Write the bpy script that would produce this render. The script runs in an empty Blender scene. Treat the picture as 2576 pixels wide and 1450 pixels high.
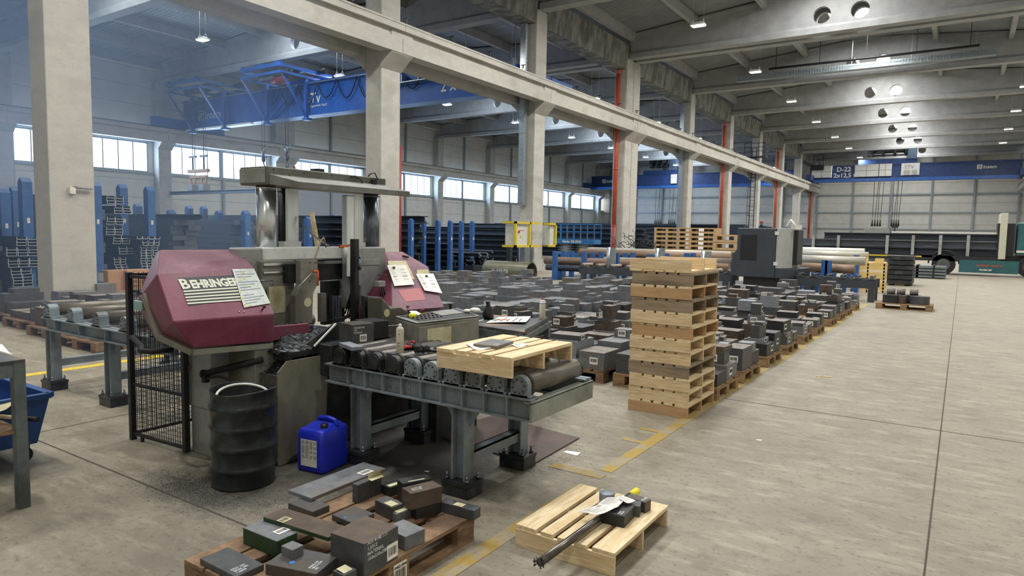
import bpy, bmesh, math, random
from mathutils import Vector, Matrix
random.seed(7)
S = bpy.context.scene
COL = S.collection
PI = math.pi
# ---------------- camera ----------------
FPX, YAW, PIT, ROL, HC = 1705.48, 0.58398778, 0.08135547, 0.01876866, 1.7
_F = Vector((-math.sin(YAW)*math.cos(PIT), math.cos(YAW)*math.cos(PIT), -math.sin(PIT)))
_r = Vector((math.cos(YAW), math.sin(YAW), 0)); _u = _r.cross(_F)
_R = _r*math.cos(ROL)+_u*math.sin(ROL); _U = _u*math.cos(ROL)-_r*math.sin(ROL)
cd = bpy.data.cameras.new('camera'); cam = bpy.data.objects.new('camera', cd); COL.objects.link(cam)
cd.sensor_width = 36; cd.lens = FPX/2576*36; cd.clip_start = .05; cd.clip_end = 400
cam.matrix_world = Matrix(((_R.x, _U.x, -_F.x, 0), (_R.y, _U.y, -_F.y, 0), (_R.z, _U.z, -_F.z, HC), (0, 0, 0, 1)))
S.camera = cam
# ---------------- world, exposure ----------------
S.view_settings.view_transform = 'Standard'; S.view_settings.look = 'None'
S.view_settings.exposure = 0.0; S.view_settings.gamma = 1.0; S.view_settings.use_curve_mapping = False
S.cycles.use_denoising = True
S.cycles.max_bounces = 6; S.cycles.diffuse_bounces = 4; S.cycles.glossy_bounces = 3; S.cycles.volume_bounces = 0
S.cycles.sample_clamp_indirect = 4; S.cycles.caustics_reflective = False; S.cycles.caustics_refractive = False
w = bpy.data.worlds.new('overcast_sky'); S.world = w; w.use_nodes = True
wb = w.node_tree.nodes['Background']; wb.inputs[0].default_value = (.88, .94, 1, 1); wb.inputs[1].default_value = 3.2
LIGHT = 1.0
def arealight(name, loc, rot, sx, sy, power, col=(1, 1, 1), parent=None):
    d = bpy.data.lights.new(name, 'AREA'); d.shape = 'RECTANGLE'; d.size = sx; d.size_y = sy; d.energy = power*LIGHT; d.color = col
    o = bpy.data.objects.new(name, d); COL.objects.link(o); o.location = loc; o.rotation_euler = rot
    if parent: o.parent = parent; o.location = Vector(loc)-parent.location
    return o
# daylight: roof skylights (diffusing domes over the ridge openings) and the window bands of the left outer wall
CY = [6.45, 16.0, 25.3, 34.7, 45.1, 54.5, 63.8, 73.1, 82.3, 91.6]
COLW = .87
RX, LX = -5.3, -31.0           # ridge lines of the two halls
for k in range(-1, 9):
    y0 = CY[k]+1.2 if k >= 0 else -1.6; yc = y0+3.75
    arealight('skylight_daylight', (RX, yc, 13.75), (0, 0, 0), 2.3, 7.0, 760, (1, .985, .96))
    arealight('skylight_daylight', (LX, yc, 13.75), (0, 0, 0), 2.3, 7.0, 650, (.70, .84, 1))
for k in range(0, 9):
    arealight('window_daylight', (-46.35, CY[k]+4.9, 6.3), (0, -PI/2, 0), 2.0, 8.0, 1000, (.55, .72, 1))
# ---------------- measuring helpers: from a point of the photograph to the hall ----------------
CP = Vector((0, 0, HC))
def ray(x, y): return _F*FPX+_R*(x-1288)-_U*(y-725)
def G(x, y, z=0.0): d = ray(x, y); return CP+d*((z-HC)/d.z)
def AX(x, y, X): d = ray(x, y); return CP+d*(X/d.x)
def AY(x, y, Y): d = ray(x, y); return CP+d*(Y/d.y)
def APL(x, y, p0, n): d = ray(x, y); return CP+d*((p0-CP).dot(n)/d.dot(n))
def ZAT(x, y, P):
    d = ray(x, y); t = (P.x*d.x+P.y*d.y)/(d.x*d.x+d.y*d.y); return HC+t*d.z
# ---------------- materials ----------------
def lin(h):
    c = [int(h[i:i+2], 16)/255 for i in (0, 2, 4)]
    return tuple(v/12.92 if v <= .04045 else ((v+.055)/1.055)**2.4 for v in c)+(1,)
MATS = {}
def mat(name, c1, c2=None, rough=.6, metal=0, scale=6, amt=1.0, bump=0, stretch=None, c3=None, emit=0, detail=6, rvar=0, alpha=None, lo=.35, hi=.68, grime=.4, gscale=22):
    if name in MATS: return MATS[name]
    m = bpy.data.materials.new(name); m.use_nodes = True; N = m.node_tree.nodes; L = m.node_tree.links
    b = N['Principled BSDF']; b.inputs['Roughness'].default_value = rough; b.inputs['Metallic'].default_value = metal
    b.inputs['Base Color'].default_value = lin(c1)
    if c2 or bump or rvar:
        tc = N.new('ShaderNodeTexCoord'); mp = N.new('ShaderNodeMapping'); L.new(tc.outputs['Object'], mp.inputs[0])
        oi = N.new('ShaderNodeObjectInfo'); mul = N.new('ShaderNodeMath'); mul.operation = 'MULTIPLY'; mul.inputs[1].default_value = 37.0
        L.new(oi.outputs['Random'], mul.inputs[0]); L.new(mul.outputs[0], mp.inputs['Location'])
        if stretch: mp.inputs['Scale'].default_value = stretch
        n = N.new('ShaderNodeTexNoise'); n.inputs['Scale'].default_value = scale; n.inputs['Detail'].default_value = detail; n.inputs['Roughness'].default_value = .62
        L.new(mp.outputs[0], n.inputs['Vector'])
    if c2:
        r = N.new('ShaderNodeValToRGB'); r.color_ramp.elements[0].position = lo; r.color_ramp.elements[1].position = hi
        r.color_ramp.elements[0].color = lin(c1); r.color_ramp.elements[1].color = lin(c2)
        L.new(n.outputs[0], r.inputs[0]); out = r.outputs[0]
        if c3:
            n2 = N.new('ShaderNodeTexNoise'); n2.inputs['Scale'].default_value = scale*.28; n2.inputs['Detail'].default_value = 5
            L.new(mp.outputs[0], n2.inputs['Vector'])
            r2 = N.new('ShaderNodeValToRGB'); r2.color_ramp.elements[0].position = .5; r2.color_ramp.elements[1].position = .66
            L.new(n2.outputs[0], r2.inputs[0])
            mx = N.new('ShaderNodeMix'); mx.data_type = 'RGBA'; L.new(r2.outputs[0], mx.inputs[0]); L.new(out, mx.inputs[6]); mx.inputs[7].default_value = lin(c3); out = mx.outputs[2]
        if grime:
            n3 = N.new('ShaderNodeTexNoise'); n3.inputs['Scale'].default_value = gscale; n3.inputs['Detail'].default_value = 8; n3.inputs['Roughness'].default_value = .75
            L.new(mp.outputs[0], n3.inputs['Vector']); r3 = N.new('ShaderNodeMapRange'); r3.inputs[1].default_value = .52; r3.inputs[2].default_value = .72; r3.inputs[4].default_value = grime
            L.new(n3.outputs[0], r3.inputs[0]); mg_ = N.new('ShaderNodeMix'); mg_.data_type = 'RGBA'; mg_.blend_type = 'MULTIPLY'
            L.new(r3.outputs[0], mg_.inputs[0]); L.new(out, mg_.inputs[6]); mg_.inputs[7].default_value = (.3, .28, .26, 1); out = mg_.outputs[2]
        L.new(out, b.inputs['Base Color'])
    if rvar:
        mr = N.new('ShaderNodeMapRange'); mr.inputs[3].default_value = rough-rvar; mr.inputs[4].default_value = rough+rvar
        L.new(n.outputs[0], mr.inputs[0]); L.new(mr.outputs[0], b.inputs['Roughness'])
    if bump:
        bp = N.new('ShaderNodeBump'); bp.inputs['Strength'].default_value = bump; bp.inputs['Distance'].default_value = .01
        L.new(n.outputs[0], bp.inputs['Height']); L.new(bp.outputs[0], b.inputs['Normal'])
    if emit:
        b.inputs['Emission Color'].default_value = lin(c1); b.inputs['Emission Strength'].default_value = emit
    if alpha is not None: b.inputs['Alpha'].default_value = alpha
    MATS[name] = m; return m
CONC = mat('cast_concrete', 'B2B0AA', 'BEBCB5', .85, scale=2.2, bump=.1, stretch=(1.5, 1.5, 2.5), c3='A9A7A0')
CONCD = mat('roof_concrete', '9B9C9B', 'ACACAA', .85, scale=2, bump=.1)
CONCW = mat('stained_gutter_concrete', '5C5E58', '8E8E88', .8, scale=1.6, stretch=(1, 1.6, .5), lo=.42, hi=.62)
DECK = mat('roof_sheet', '8C9092', '9EA1A2', .45, .2, scale=1, grime=.1)
PANEL = mat('sandwich_panel', 'CCCBC3', 'D8D6CE', .5, scale=1.2, grime=.1)
STEELG = mat('galvanised_post', '8C969C', '9DA6AA', .45, .5, scale=20)
GALV = mat('galvanised_duct', 'A7B3BA', 'C3CCD0', .3, .8, scale=9)
REDP = mat('red_drain_pipe', 'A8462F', 'C25A38', .45, scale=4, stretch=(1, 1, .3))
BLUEC = mat('crane_blue', '1F4F97', '285FAE', .42, scale=2, grime=.1)
BLUED = mat('dark_crane_blue', '1D3560', '26447A', .45, scale=3, grime=.1)
DARKM = mat('dark_machine_metal', '25282B', '3A3D3F', .5, .4, scale=14, c3='4A4A46')
BLACK = mat('black_paint', '141517', '24262A', .45, scale=20)
BLACKR = mat('black_rubber', '0F1011', '1B1C1D', .7, scale=25)
WHITE = mat('white_paint', 'E4E4DE', 'D2D2CB', .5, scale=8)
PAPER = mat('paper', 'EDEBE2', 'F6F5F0', .8, scale=9)
PAPERY = mat('yellowed_label', 'D8D3B4', 'C9C39C', .8, scale=14, c3='A9A27C')
INK = mat('black_ink', '1A1A1A'); INKG = mat('grey_ink', '6E7072'); BLUEI = mat('blue_paint_dot', '3F7BD0')
CHALK = mat('white_marker_paint', 'DDE3E6', 'A8ADB0', .8, scale=60)
WOODN = mat('new_pallet_wood', 'F0E0BC', 'CDB083', .75, scale=7, stretch=(9, .9, 9), c3='D9C092', bump=.2, detail=9, grime=.35, gscale=5)
WOODX = mat('new_pallet_wood_across', 'EBD8B4', 'C8A97E', .75, scale=7, stretch=(.9, 9, 9), c3='D6BC90', bump=.2, detail=9, grime=.4, gscale=5)
WOODG = mat('weathered_pallet_wood', '8E7E68', 'A4927A', .85, scale=5, stretch=(1.2, 8, 10), c3='77695A', bump=.15)
WOODO = mat('old_euro_pallet_wood', '705944', '987B5E', .85, scale=6, stretch=(2, 2, 8), c3='5A4636', bump=.15)
WOODF = mat('far_pallet_wood', 'B99D74', 'A58960', .8, scale=4)
ST = [mat('mill_scale_steel_%s' % n, a, b, .5, .35, scale=9, c3=c, bump=.06) for n, a, b, c in
      (('dark', '46494D', '5E6165', '565049'), ('grey', '686C72', '83878C', '766F67'), ('blueish', '7B828B', '989FA8', '7F7F7E'), ('brown', '4E443C', '6A5C50', '3E3A38'), ('black', '2A2C2E', '3C3F41', '35322F'))]
STTOP = mat('dusty_steel', '77706A', '8B857F', .7, .1, scale=10, c3='6A625A')
RUST = mat('rusty_steel', '6B4634', '875A40', .8, scale=12, c3='4A3A32')
GREENS = mat('green_painted_steel', '1F3A24', '29482D', .6, scale=10)
MGREY = mat('machine_grey_paint', '8F9394', 'A3A6A5', .5, scale=7, c3='85847C')
MOLIVE = mat('oily_machine_grey', '7D7C72', '929188', .45, scale=6, c3='5E5B51', rvar=.12)
MLIGHT = mat('light_machine_grey', 'DCE2E2', 'EAEDEC', .4, scale=8)
CONVG = mat('conveyor_grey_green', '76828A', '87939A', .45, scale=9, c3='63686A', bump=.05)
CONVD = mat('greasy_conveyor_steel', '3A3D3F', '55585A', .35, .6, scale=16, c3='2A2B2C')
ROLL = mat('worn_roller_steel', '5C5852', '7C776E', .42, .6, scale=8, stretch=(4, .7, 4), rvar=.1)
CHROME = mat('chrome_column', 'C9D0D6', 'E0E4E6', .3, 1, scale=3)
CHROMED = mat('oily_chrome_column', '6D757E', '8C949C', .3, .95, scale=3)
RED = mat('saw_red_paint', '6E2C42', '7E3D52', .45, scale=5, c3='774859')
REDD = mat('dusty_saw_red', '745261', '87636F', .7, scale=6, c3='6C4656')
ORANGE = mat('orange_plastic', 'D9642B', None, .45)
YEL = mat('yellow_paint', 'D3BC2C', 'C2A92A', .5, scale=14)
YELB = mat('bright_yellow_plastic', 'D8E02A', None, .5)
JERRY = mat('blue_canister_plastic', '1B2BB4', '2434C6', .4, scale=5, grime=.1)
BINB = mat('blue_bin_plastic', '1C4F93', '16396E', .5, scale=4)
DRUM = mat('black_green_drum_paint', '262C2D', '3C4342', .35, .3, scale=14, c3='1A1D1E', rvar=.12)
TABLEG = mat('worn_table_paint', '5B6567', '6F7A7C', .5, .1, scale=14, c3='45494A')
GLASS = mat('dark_window_glass', '23272A', None, .12)
RACKB = mat('rack_blue_paint', '2C5490', '3767A6', .5, scale=5)
BEAMS = mat('stored_steel_section', '4A5058', '626972', .45, .5, scale=3, stretch=(.4, 6, 6))
BEAMD = mat('dark_stored_steel_section', '2E333B', '444B55', .5, .5, scale=3, stretch=(.4, 6, 6))
PIPEB = mat('rusty_round_bar', '7B6656', '93796466'[:6], .6, .3, scale=3, stretch=(.5, 5, 5))
CREAM = mat('cream_painted_steel', 'C9C8B4', 'BDBCA8', .5, scale=4)
TEAL = mat('teal_truck_paint', '24545A', '2E666A', .4, scale=3)
CNCG = mat('graphite_machine_paint', '343A42', '3C434B', .5, scale=4)
CARD = mat('cardboard', 'B48C66', 'A67F5B', .85, scale=6)
LIFTB = mat('lift_blue_paint', '2A6CA5', '3478B2', .5, scale=4)
CHIP = mat('metal_chips', '2A2C30', '8A9094', .3, .8, scale=160, detail=2)
SWARF = mat('oily_swarf', '121314', '3C4042', .35, .5, scale=90, detail=2)
LAMPE = mat('lit_lamp_lens', 'FFF6D8', None, .5, emit=14)
SKYE = mat('daylit_skylight_dome', 'F4F6F2', None, .5, emit=1.3)
TAPEW = mat('frosted_diffuser', 'E8ECEC', None, .4)

# floor: worn concrete with oil dirt round the saw
def floor_mat():
    m = mat('worn_concrete_floor', '827B6C', '979080', .62, scale=1.1, rvar=.14, grime=0)
    N = m.node_tree.nodes; L = m.node_tree.links; b = N['Principled BSDF']
    base = b.inputs['Base Color'].links[0].from_socket
    tc = N.new('ShaderNodeTexCoord'); oc = tc.outputs['Object']
    def noise(sc, det, st=None):
        mp = N.new('ShaderNodeMapping'); L.new(oc, mp.inputs[0])
        if st: mp.inputs['Scale'].default_value = st
        n = N.new('ShaderNodeTexNoise'); n.inputs['Scale'].default_value = sc; n.inputs['Detail'].default_value = det; n.inputs['Roughness'].default_value = .7
        L.new(mp.outputs[0], n.inputs['Vector']); return n.outputs[0]
    def ramp(s, a, b_):
        r = N.new('ShaderNodeMapRange'); r.inputs[1].default_value = a; r.inputs[2].default_value = b_; L.new(s, r.inputs[0]); return r.outputs[0]
    def mixc(f, a, col):
        mx = N.new('ShaderNodeMix'); mx.data_type = 'RGBA'; L.new(f, mx.inputs[0]); L.new(a, mx.inputs[6]); mx.inputs[7].default_value = lin(col); return mx.outputs[2]
    def mul(a, k):
        q = N.new('ShaderNodeMath'); q.operation = 'MULTIPLY'; L.new(a, q.inputs[0])
        if isinstance(k, float): q.inputs[1].default_value = k
        else: L.new(k, q.inputs[1])
        return q.outputs[0]
    c = mixc(mul(ramp(noise(3.5, 12, (1, 1.6, 1)), .48, .68), .6), base, '655F50')          # tyre smears
    c = mixc(mul(ramp(noise(24, 10), .54, .64), .55), c, '524D42')
    c = mixc(mul(ramp(noise(70, 4), .66, .78), .6), c, 'B3AB98')
    c = mixc(mul(ramp(noise(2.6, 12, (1, 3, 1)), .52, .62), .35), c, 'B5AE9A')                      # speckles
    c = mixc(mul(ramp(noise(.5, 5), .55, .75), .35), c, '6F695C')
    def blob(cx, cy, rx, ry, f0, f1):
        mp = N.new('ShaderNodeMapping'); mp.vector_type = 'POINT'; L.new(oc, mp.inputs[0])
        mp.inputs['Location'].default_value = (-cx/rx, -cy/ry, 0); mp.inputs['Scale'].default_value = (1/rx, 1/ry, 0)
        ln = N.new('ShaderNodeVectorMath'); ln.operation = 'LENGTH'; L.new(mp.outputs[0], ln.inputs[0])
        ad = N.new('ShaderNodeMath'); ad.operation = 'MULTIPLY_ADD'; L.new(noise(7, 8), ad.inputs[0]); ad.inputs[1].default_value = 1.1; L.new(ln.outputs['Value'], ad.inputs[2])
        return ramp(ad.outputs[0], f1, f0)
    c = mixc(mul(blob(-3.6, 3.7, 1.25, 1.15, 1.0, 1.75), .88), c, '2B2A2A')
    c = mixc(mul(blob(-4.0, 2.45, .6, .28, .9, 1.7), .8), c, '2E2D2D')
    c = mixc(mul(blob(-5.5, 1.9, .55, .35, .9, 1.6), .7), c, '3A3839')
    c = mixc(mul(blob(-3.0, 2.2, 1.6, 1.0, .7, 1.9), .35), c, '4A4844')
    c = mixc(mul(blob(-.4, 3.6, .45, .35, .8, 1.5), .35), c, '6C675C')
    L.new(c, b.inputs['Base Color']); return m
FLOORM = floor_mat()

# ---------------- mesh helpers ----------------
class M:
    def __init__(s): s.v = []; s.f = []; s.mi = []; s.sm = []
    def add(s, vs, fs, mi=0, sm=False):
        b = len(s.v); s.v += [tuple(v) for v in vs]; s.f += [tuple(b+i for i in f) for f in fs]; s.mi += [mi]*len(fs); s.sm += [sm]*len(fs); return s
    def box(s, x0, x1, y0, y1, z0, z1, mi=0):
        v = [(x, y, z) for z in (z0, z1) for y in (y0, y1) for x in (x0, x1)]
        return s.add(v, [(0, 2, 3, 1), (4, 5, 7, 6), (0, 1, 5, 4), (2, 6, 7, 3), (0, 4, 6, 2), (1, 3, 7, 5)], mi)
    def obox(s, c, sz, mtx=None, mi=0):
        mtx = mtx or Matrix.Identity(3); c = Vector(c); h = Vector(sz)/2
        v = [c+mtx @ Vector((sx*h.x, sy*h.y, sz_*h.z)) for sz_ in (-1, 1) for sy in (-1, 1) for sx in (-1, 1)]
        return s.add(v, [(0, 2, 3, 1), (4, 5, 7, 6), (0, 1, 5, 4), (2, 6, 7, 3), (0, 4, 6, 2), (1, 3, 7, 5)], mi)
    def bar(s, p, q, w, h=None, mi=0):
        p = Vector(p); q = Vector(q); d = q-p; ln = d.length; z = d.normalized()
        up = Vector((0, 0, 1)) if abs(z.z) < .95 else Vector((0, 1, 0))
        x = up.cross(z).normalized(); y = z.cross(x)
        return s.obox((p+q)/2, (w, h or w, ln), Matrix((x, y, z)).transposed(), mi)
    def tube(s, pts, r, n=8, mi=0, cap=True):
        pts = [Vector(p) for p in pts]; rs = r if isinstance(r, (list, tuple)) else [r]*len(pts)
        vs = []; fs = []; px = None
        for i, p in enumerate(pts):
            d = (pts[min(i+1, len(pts)-1)]-pts[max(i-1, 0)]).normalized()
            if px is None: px = (Vector((0, 0, 1)) if abs(d.z) < .9 else Vector((1, 0, 0))).cross(d).normalized()
            px = (px-d*px.dot(d)).normalized(); py = d.cross(px)
            for k in range(n): a = 2*PI*k/n; vs.append(p+(px*math.cos(a)+py*math.sin(a))*rs[i])
        for i in range(len(pts)-1):
            for k in range(n): k2 = (k+1) % n; fs.append((i*n+k, i*n+k2, (i+1)*n+k2, (i+1)*n+k))
        s.add(vs, fs, mi, True)
        if cap:
            b = len(s.v)-len(vs); s.f += [tuple(b+k for k in range(n-1, -1, -1)), tuple(b+(len(pts)-1)*n+k for k in range(n))]; s.mi += [mi]*2; s.sm += [False]*2
        return s
    def lathe(s, c, prof, n=32, mi=0, sm=True):
        c = Vector(c); vs = [c+Vector((r*math.cos(2*PI*k/n), r*math.sin(2*PI*k/n), z)) for r, z in prof for k in range(n)]
        fs = [(i*n+k, i*n+(k+1) % n, (i+1)*n+(k+1) % n, (i+1)*n+k) for i in range(len(prof)-1) for k in range(n)]
        return s.add(vs, fs, mi, sm)
    def prism(s, pts, d, mi=0):
        pts = [Vector(p) for p in pts]; d = Vector(d); n = len(pts)
        return s.add(pts+[p+d for p in pts], [tuple(range(n-1, -1, -1)), tuple(range(n, 2*n))]+[(i, (i+1) % n, n+(i+1) % n, n+i) for i in range(n)], mi)
    def quad(s, a, b, c, d, mi=0): return s.add([a, b, c, d], [(0, 1, 2, 3)], mi)
    def sphere(s, c, r, n=12, mi=0, sc=(1, 1, 1)):
        prof = [(math.sin(PI*i/n)*r, -math.cos(PI*i/n)*r) for i in range(n+1)]
        b = len(s.v); s.lathe((0, 0, 0), prof, n*2, mi)
        for i in range(b, len(s.v)): v = s.v[i]; s.v[i] = (c[0]+v[0]*sc[0], c[1]+v[1]*sc[1], c[2]+v[2]*sc[2])
        return s
    def mesh(s, name, mats):
        me = bpy.data.meshes.new(name); me.from_pydata(s.v, [], s.f)
        for m in (mats if isinstance(mats, (list, tuple)) else [mats]): me.materials.append(m)
        me.polygons.foreach_set('material_index', s.mi); me.polygons.foreach_set('use_smooth', s.sm)
        bm = bmesh.new(); bm.from_mesh(me); bmesh.ops.recalc_face_normals(bm, faces=bm.faces); bm.to_mesh(me); bm.free()
        return me
    def build(s, name, mats, parent=None, bevel=0, world=True):
        o = bpy.data.objects.new(name, s.mesh(name, mats)); COL.objects.link(o)
        if parent:
            o.parent = parent
            if world: o.location = -wloc(parent)
        if bevel: bv(o, bevel)
        return o
def bv(o, w, seg=1):
    b = o.modifiers.new('bevel', 'BEVEL'); b.width = w; b.segments = seg; b.limit_method = 'ANGLE'; b.angle_limit = .7
def wloc(o):
    l = Vector(o.location)
    while o.parent: o = o.parent; l += Vector(o.location)
    return l
def tag(o, label=None, cat=None, group=None, kind=None):
    if label: o['label'] = label
    if cat: o['category'] = cat
    if group: o['group'] = group
    if kind: o['kind'] = kind
    return o
def thing(name, label, cat, loc=(0, 0, 0), group=None, kind=None):
    o = bpy.data.objects.new(name, None); COL.objects.link(o); o.location = loc; o.empty_display_size = .1
    return tag(o, label, cat, group, kind)
def struct(name, mb, mats, label=None): return tag(mb.build(name, mats), label, None, None, 'structure')
def one(name, mb, mats, label, cat, group=None, bevel=0): return tag(mb.build(name, mats, bevel=bevel), label, cat, group)
def text(body, size, mtx, mats, parent, name='lettering', ext=.001, bold=0, align='LEFT', sx=1.0):
    c = bpy.data.curves.new(name, 'FONT'); c.body = body; c.size = size; c.extrude = ext; c.offset = bold; c.align_x = align; c.resolution_u = 2
    t = bpy.data.objects.new(name, c); me = bpy.data.meshes.new_from_object(t); bpy.data.objects.remove(t)
    o = bpy.data.objects.new(name, me); COL.objects.link(o); me.materials.clear(); me.materials.append(mats)
    mw = mtx @ Matrix.Diagonal((sx, 1, 1, 1))
    if parent: o.parent = parent; mw = Matrix.Translation(-wloc(parent)) @ mw
    o.matrix_basis = mw; return o
def frame(o, x, y):
    "4x4 with origin o, x axis along x, y axis near y"
    x = Vector(x).normalized(); z = x.cross(Vector(y)).normalized(); y = z.cross(x); m = Matrix((x, y, z)).transposed().to_4x4(); m.translation = Vector(o); return m
def copy_tree(o, parent=None):
    c = o.copy(); COL.objects.link(c)
    if parent: c.parent = parent
    for ch in list(KIDS.get(o.name, [])): copy_tree(ch, c)
    return c
KIDS = {}
def reg(root):
    for ch in bpy.data.objects:
        if ch.parent is not None: KIDS.setdefault(ch.parent.name, [])
    KIDS[root.name] = [c for c in bpy.data.objects if c.parent == root]
    for c in KIDS[root.name]: KIDS[c.name] = [d for d in bpy.data.objects if d.parent == c]
    return root
ORD = ['nearest', 'second', 'third', 'fourth', 'fifth', 'sixth', 'seventh', 'eighth', 'ninth', 'tenth', 'eleventh', 'twelfth', 'thirteenth', 'fourteenth', 'fifteenth', 'sixteenth', 'seventeenth', 'eighteenth', 'nineteenth', 'twentieth']
# ================= the setting =================
def struct_groups():
    pass
struct('floor', M().box(-46.2, 6.2, -8, 95, -.3, 0), FLOORM, 'worn grey concrete floor of the hall')
mj = M()
mj.box(-.065, -.055, 0, 94, 0, .002); mj.box(-9, 5.6, 7.105, 7.115, 0, .002); mj.box(-9, -3.0, 2.30, 2.312, 0, .002); mj.box(-6.2, -6.19, 2.3, 6, 0, .002)
struct('trim_1', mj, mat('joint_filler', '4C473F', None, .9), 'dark joint lines sawn in the floor')
YL = mat('worn_yellow_floor_paint', 'A58C45', '9A917C', .75, scale=9, detail=8, lo=.45, hi=.6)
my = M().box(-2.09, -1.99, 4.35, 9.5, 0, .003).box(-2.09, -1.99, 2.1, 4.0, 0, .003).box(-2.42, -2.0, 4.19, 4.29, 0, .003).box(-2.26, -2.09, 5.12, 5.18, 0, .003).box(-2.26, -2.09, 5.5, 5.56, 0, .003).box(-2.05, -1.95, 9.5, 20, 0, .003)
struct('trim_2', my, YL, 'worn yellow lane line with short side marks along the pallet row')
YB = mat('bright_floor_paint', 'E0C53A', 'CDB238', .6, scale=20)
struct('trim_3', M().box(-8.75, -8.6, -2, 9.5, 0, .003), YB, 'bright yellow lane line behind the feed conveyor')

ROOF = {'R': (RX, 13.6, .095, 10.75), 'L': (LX, 13.6, .068, 15.0)}
def roofz(h, x): c, zr, s, w_ = ROOF[h]; return zr-s*abs(x-c)
for h, nm in (('R', 'ceiling'), ('L', 'ceiling')):
    c, zr, s, hw = ROOF[h]; m = M(); y = -8; pv = []
    while y < 95: pv += [(y, 0), (y+.09, 0), (y+.125, .06), (y+.215, .06)]; y += .25
    for sg in (-1, 1):
        xa, xb = c+sg*1.25, c+sg*hw
        vs = [(xx, yy, zr-s*abs(xx-c)+dz) for yy, dz in pv for xx in (xa, xb)]
        m.add(vs, [(2*i, 2*i+1, 2*i+3, 2*i+2) for i in range(len(pv)-1)])
    # flat sheets on the ridge between the skylights
    ys = [-8]
    for k in range(-1, 9):
        y0 = CY[k]+1.2 if k >= 0 else -1.6
        m.box(c-1.25, c+1.25, ys[-1], y0, 13.45, 13.55); ys.append(y0+7.5)
    m.box(c-1.25, c+1.25, ys[-1], 95, 13.45, 13.55)
    struct(nm, m, DECK, 'ribbed metal roof sheets of the %s hall' % ('right' if h == 'R' else 'left'))
FROST = bpy.data.materials.new('clear_rooflight_sheet'); FROST.use_nodes = True
def glassy(m, tint, f):
    N = m.node_tree.nodes; L = m.node_tree.links; N.remove(N['Principled BSDF'])
    t = N.new('ShaderNodeBsdfTransparent'); t.inputs[0].default_value = tint; g_ = N.new('ShaderNodeBsdfGlossy'); g_.inputs['Roughness'].default_value = .15
    mx = N.new('ShaderNodeMixShader'); mx.inputs[0].default_value = f; L.new(t.outputs[0], mx.inputs[1]); L.new(g_.outputs[0], mx.inputs[2]); L.new(mx.outputs[0], N['Material Output'].inputs[0])
glassy(FROST, (.95, .97, 1, 1), .06)
WGL = bpy.data.materials.new('window_glass'); WGL.use_nodes = True; glassy(WGL, (.9, .95, 1, 1), .08)
n = 0
for h in 'RL':
    c = ROOF[h][0]
    for k in range(-1, 9):
        y0 = CY[k]+1.2 if k >= 0 else -1.6; y1 = y0+7.5; n += 1
        m = M(); m.box(c-1.25, c-1.2, y0, y1, 13.3, 14.1).box(c+1.2, c+1.25, y0, y1, 13.3, 14.1).box(c-1.2, c+1.2, y0, y0+.05, 13.3, 14.1).box(c-1.2, c+1.2, y1-.05, y1, 13.3, 14.1)
        for q in (1, 2, 3, 4): m.box(c-1.2, c+1.2, y0+q*1.5-.03, y0+q*1.5+.03, 13.75, 13.85)
        o = struct('window_%d' % (100+n), m, WHITE, 'rooflight opening on the ridge of the %s hall, bay %d from the front' % ('right' if h == 'R' else 'left', k+2))
        p = M().box(c-1.2, c+1.2, y0+.05, y1-.05, 13.9, 13.92).build('pane', FROST, o); p.visible_shadow = True
# beams of the roof
def cell(m, cx, cz, r, x0, x1, z0, z1, y0, y1, n=28):
    def rim(a):
        dx, dz = math.cos(a), math.sin(a); t = 1e9
        if dx > 1e-6: t = min(t, (x1-cx)/dx)
        if dx < -1e-6: t = min(t, (x0-cx)/dx)
        if dz > 1e-6: t = min(t, (z1-cz)/dz)
        if dz < -1e-6: t = min(t, (z0-cz)/dz)
        return cx+dx*t, cz+dz*t
    A = [2*PI*k/n for k in range(n)]
    for cr in ((x0, z0), (x0, z1), (x1, z0), (x1, z1)): A.append(math.atan2(cr[1]-cz, cr[0]-cx) % (2*PI))
    A = sorted(set(A)); n = len(A); vs = []
    for yy in (y0, y1):
        vs += [(cx+r*math.cos(a), yy, cz+r*math.sin(a)) for a in A]+[(rim(a)[0], yy, rim(a)[1]) for a in A]
    fs = []
    for k in range(n):
        q = (k+1) % n; fs += [(k, q, n+q, n+k), (2*n+k, 3*n+k, 3*n+q, 2*n+q), (k, 2*n+k, 2*n+q, q)]
    m.add(vs, fs)
BY = [c+.43 for c in CY[:3]]+[CY[3]+.43, CY[3]+1.35]+[c+.43 for c in CY[4:]]
CYALL = CY[:4]+[CY[3]+.93]+CY[4:]
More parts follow.
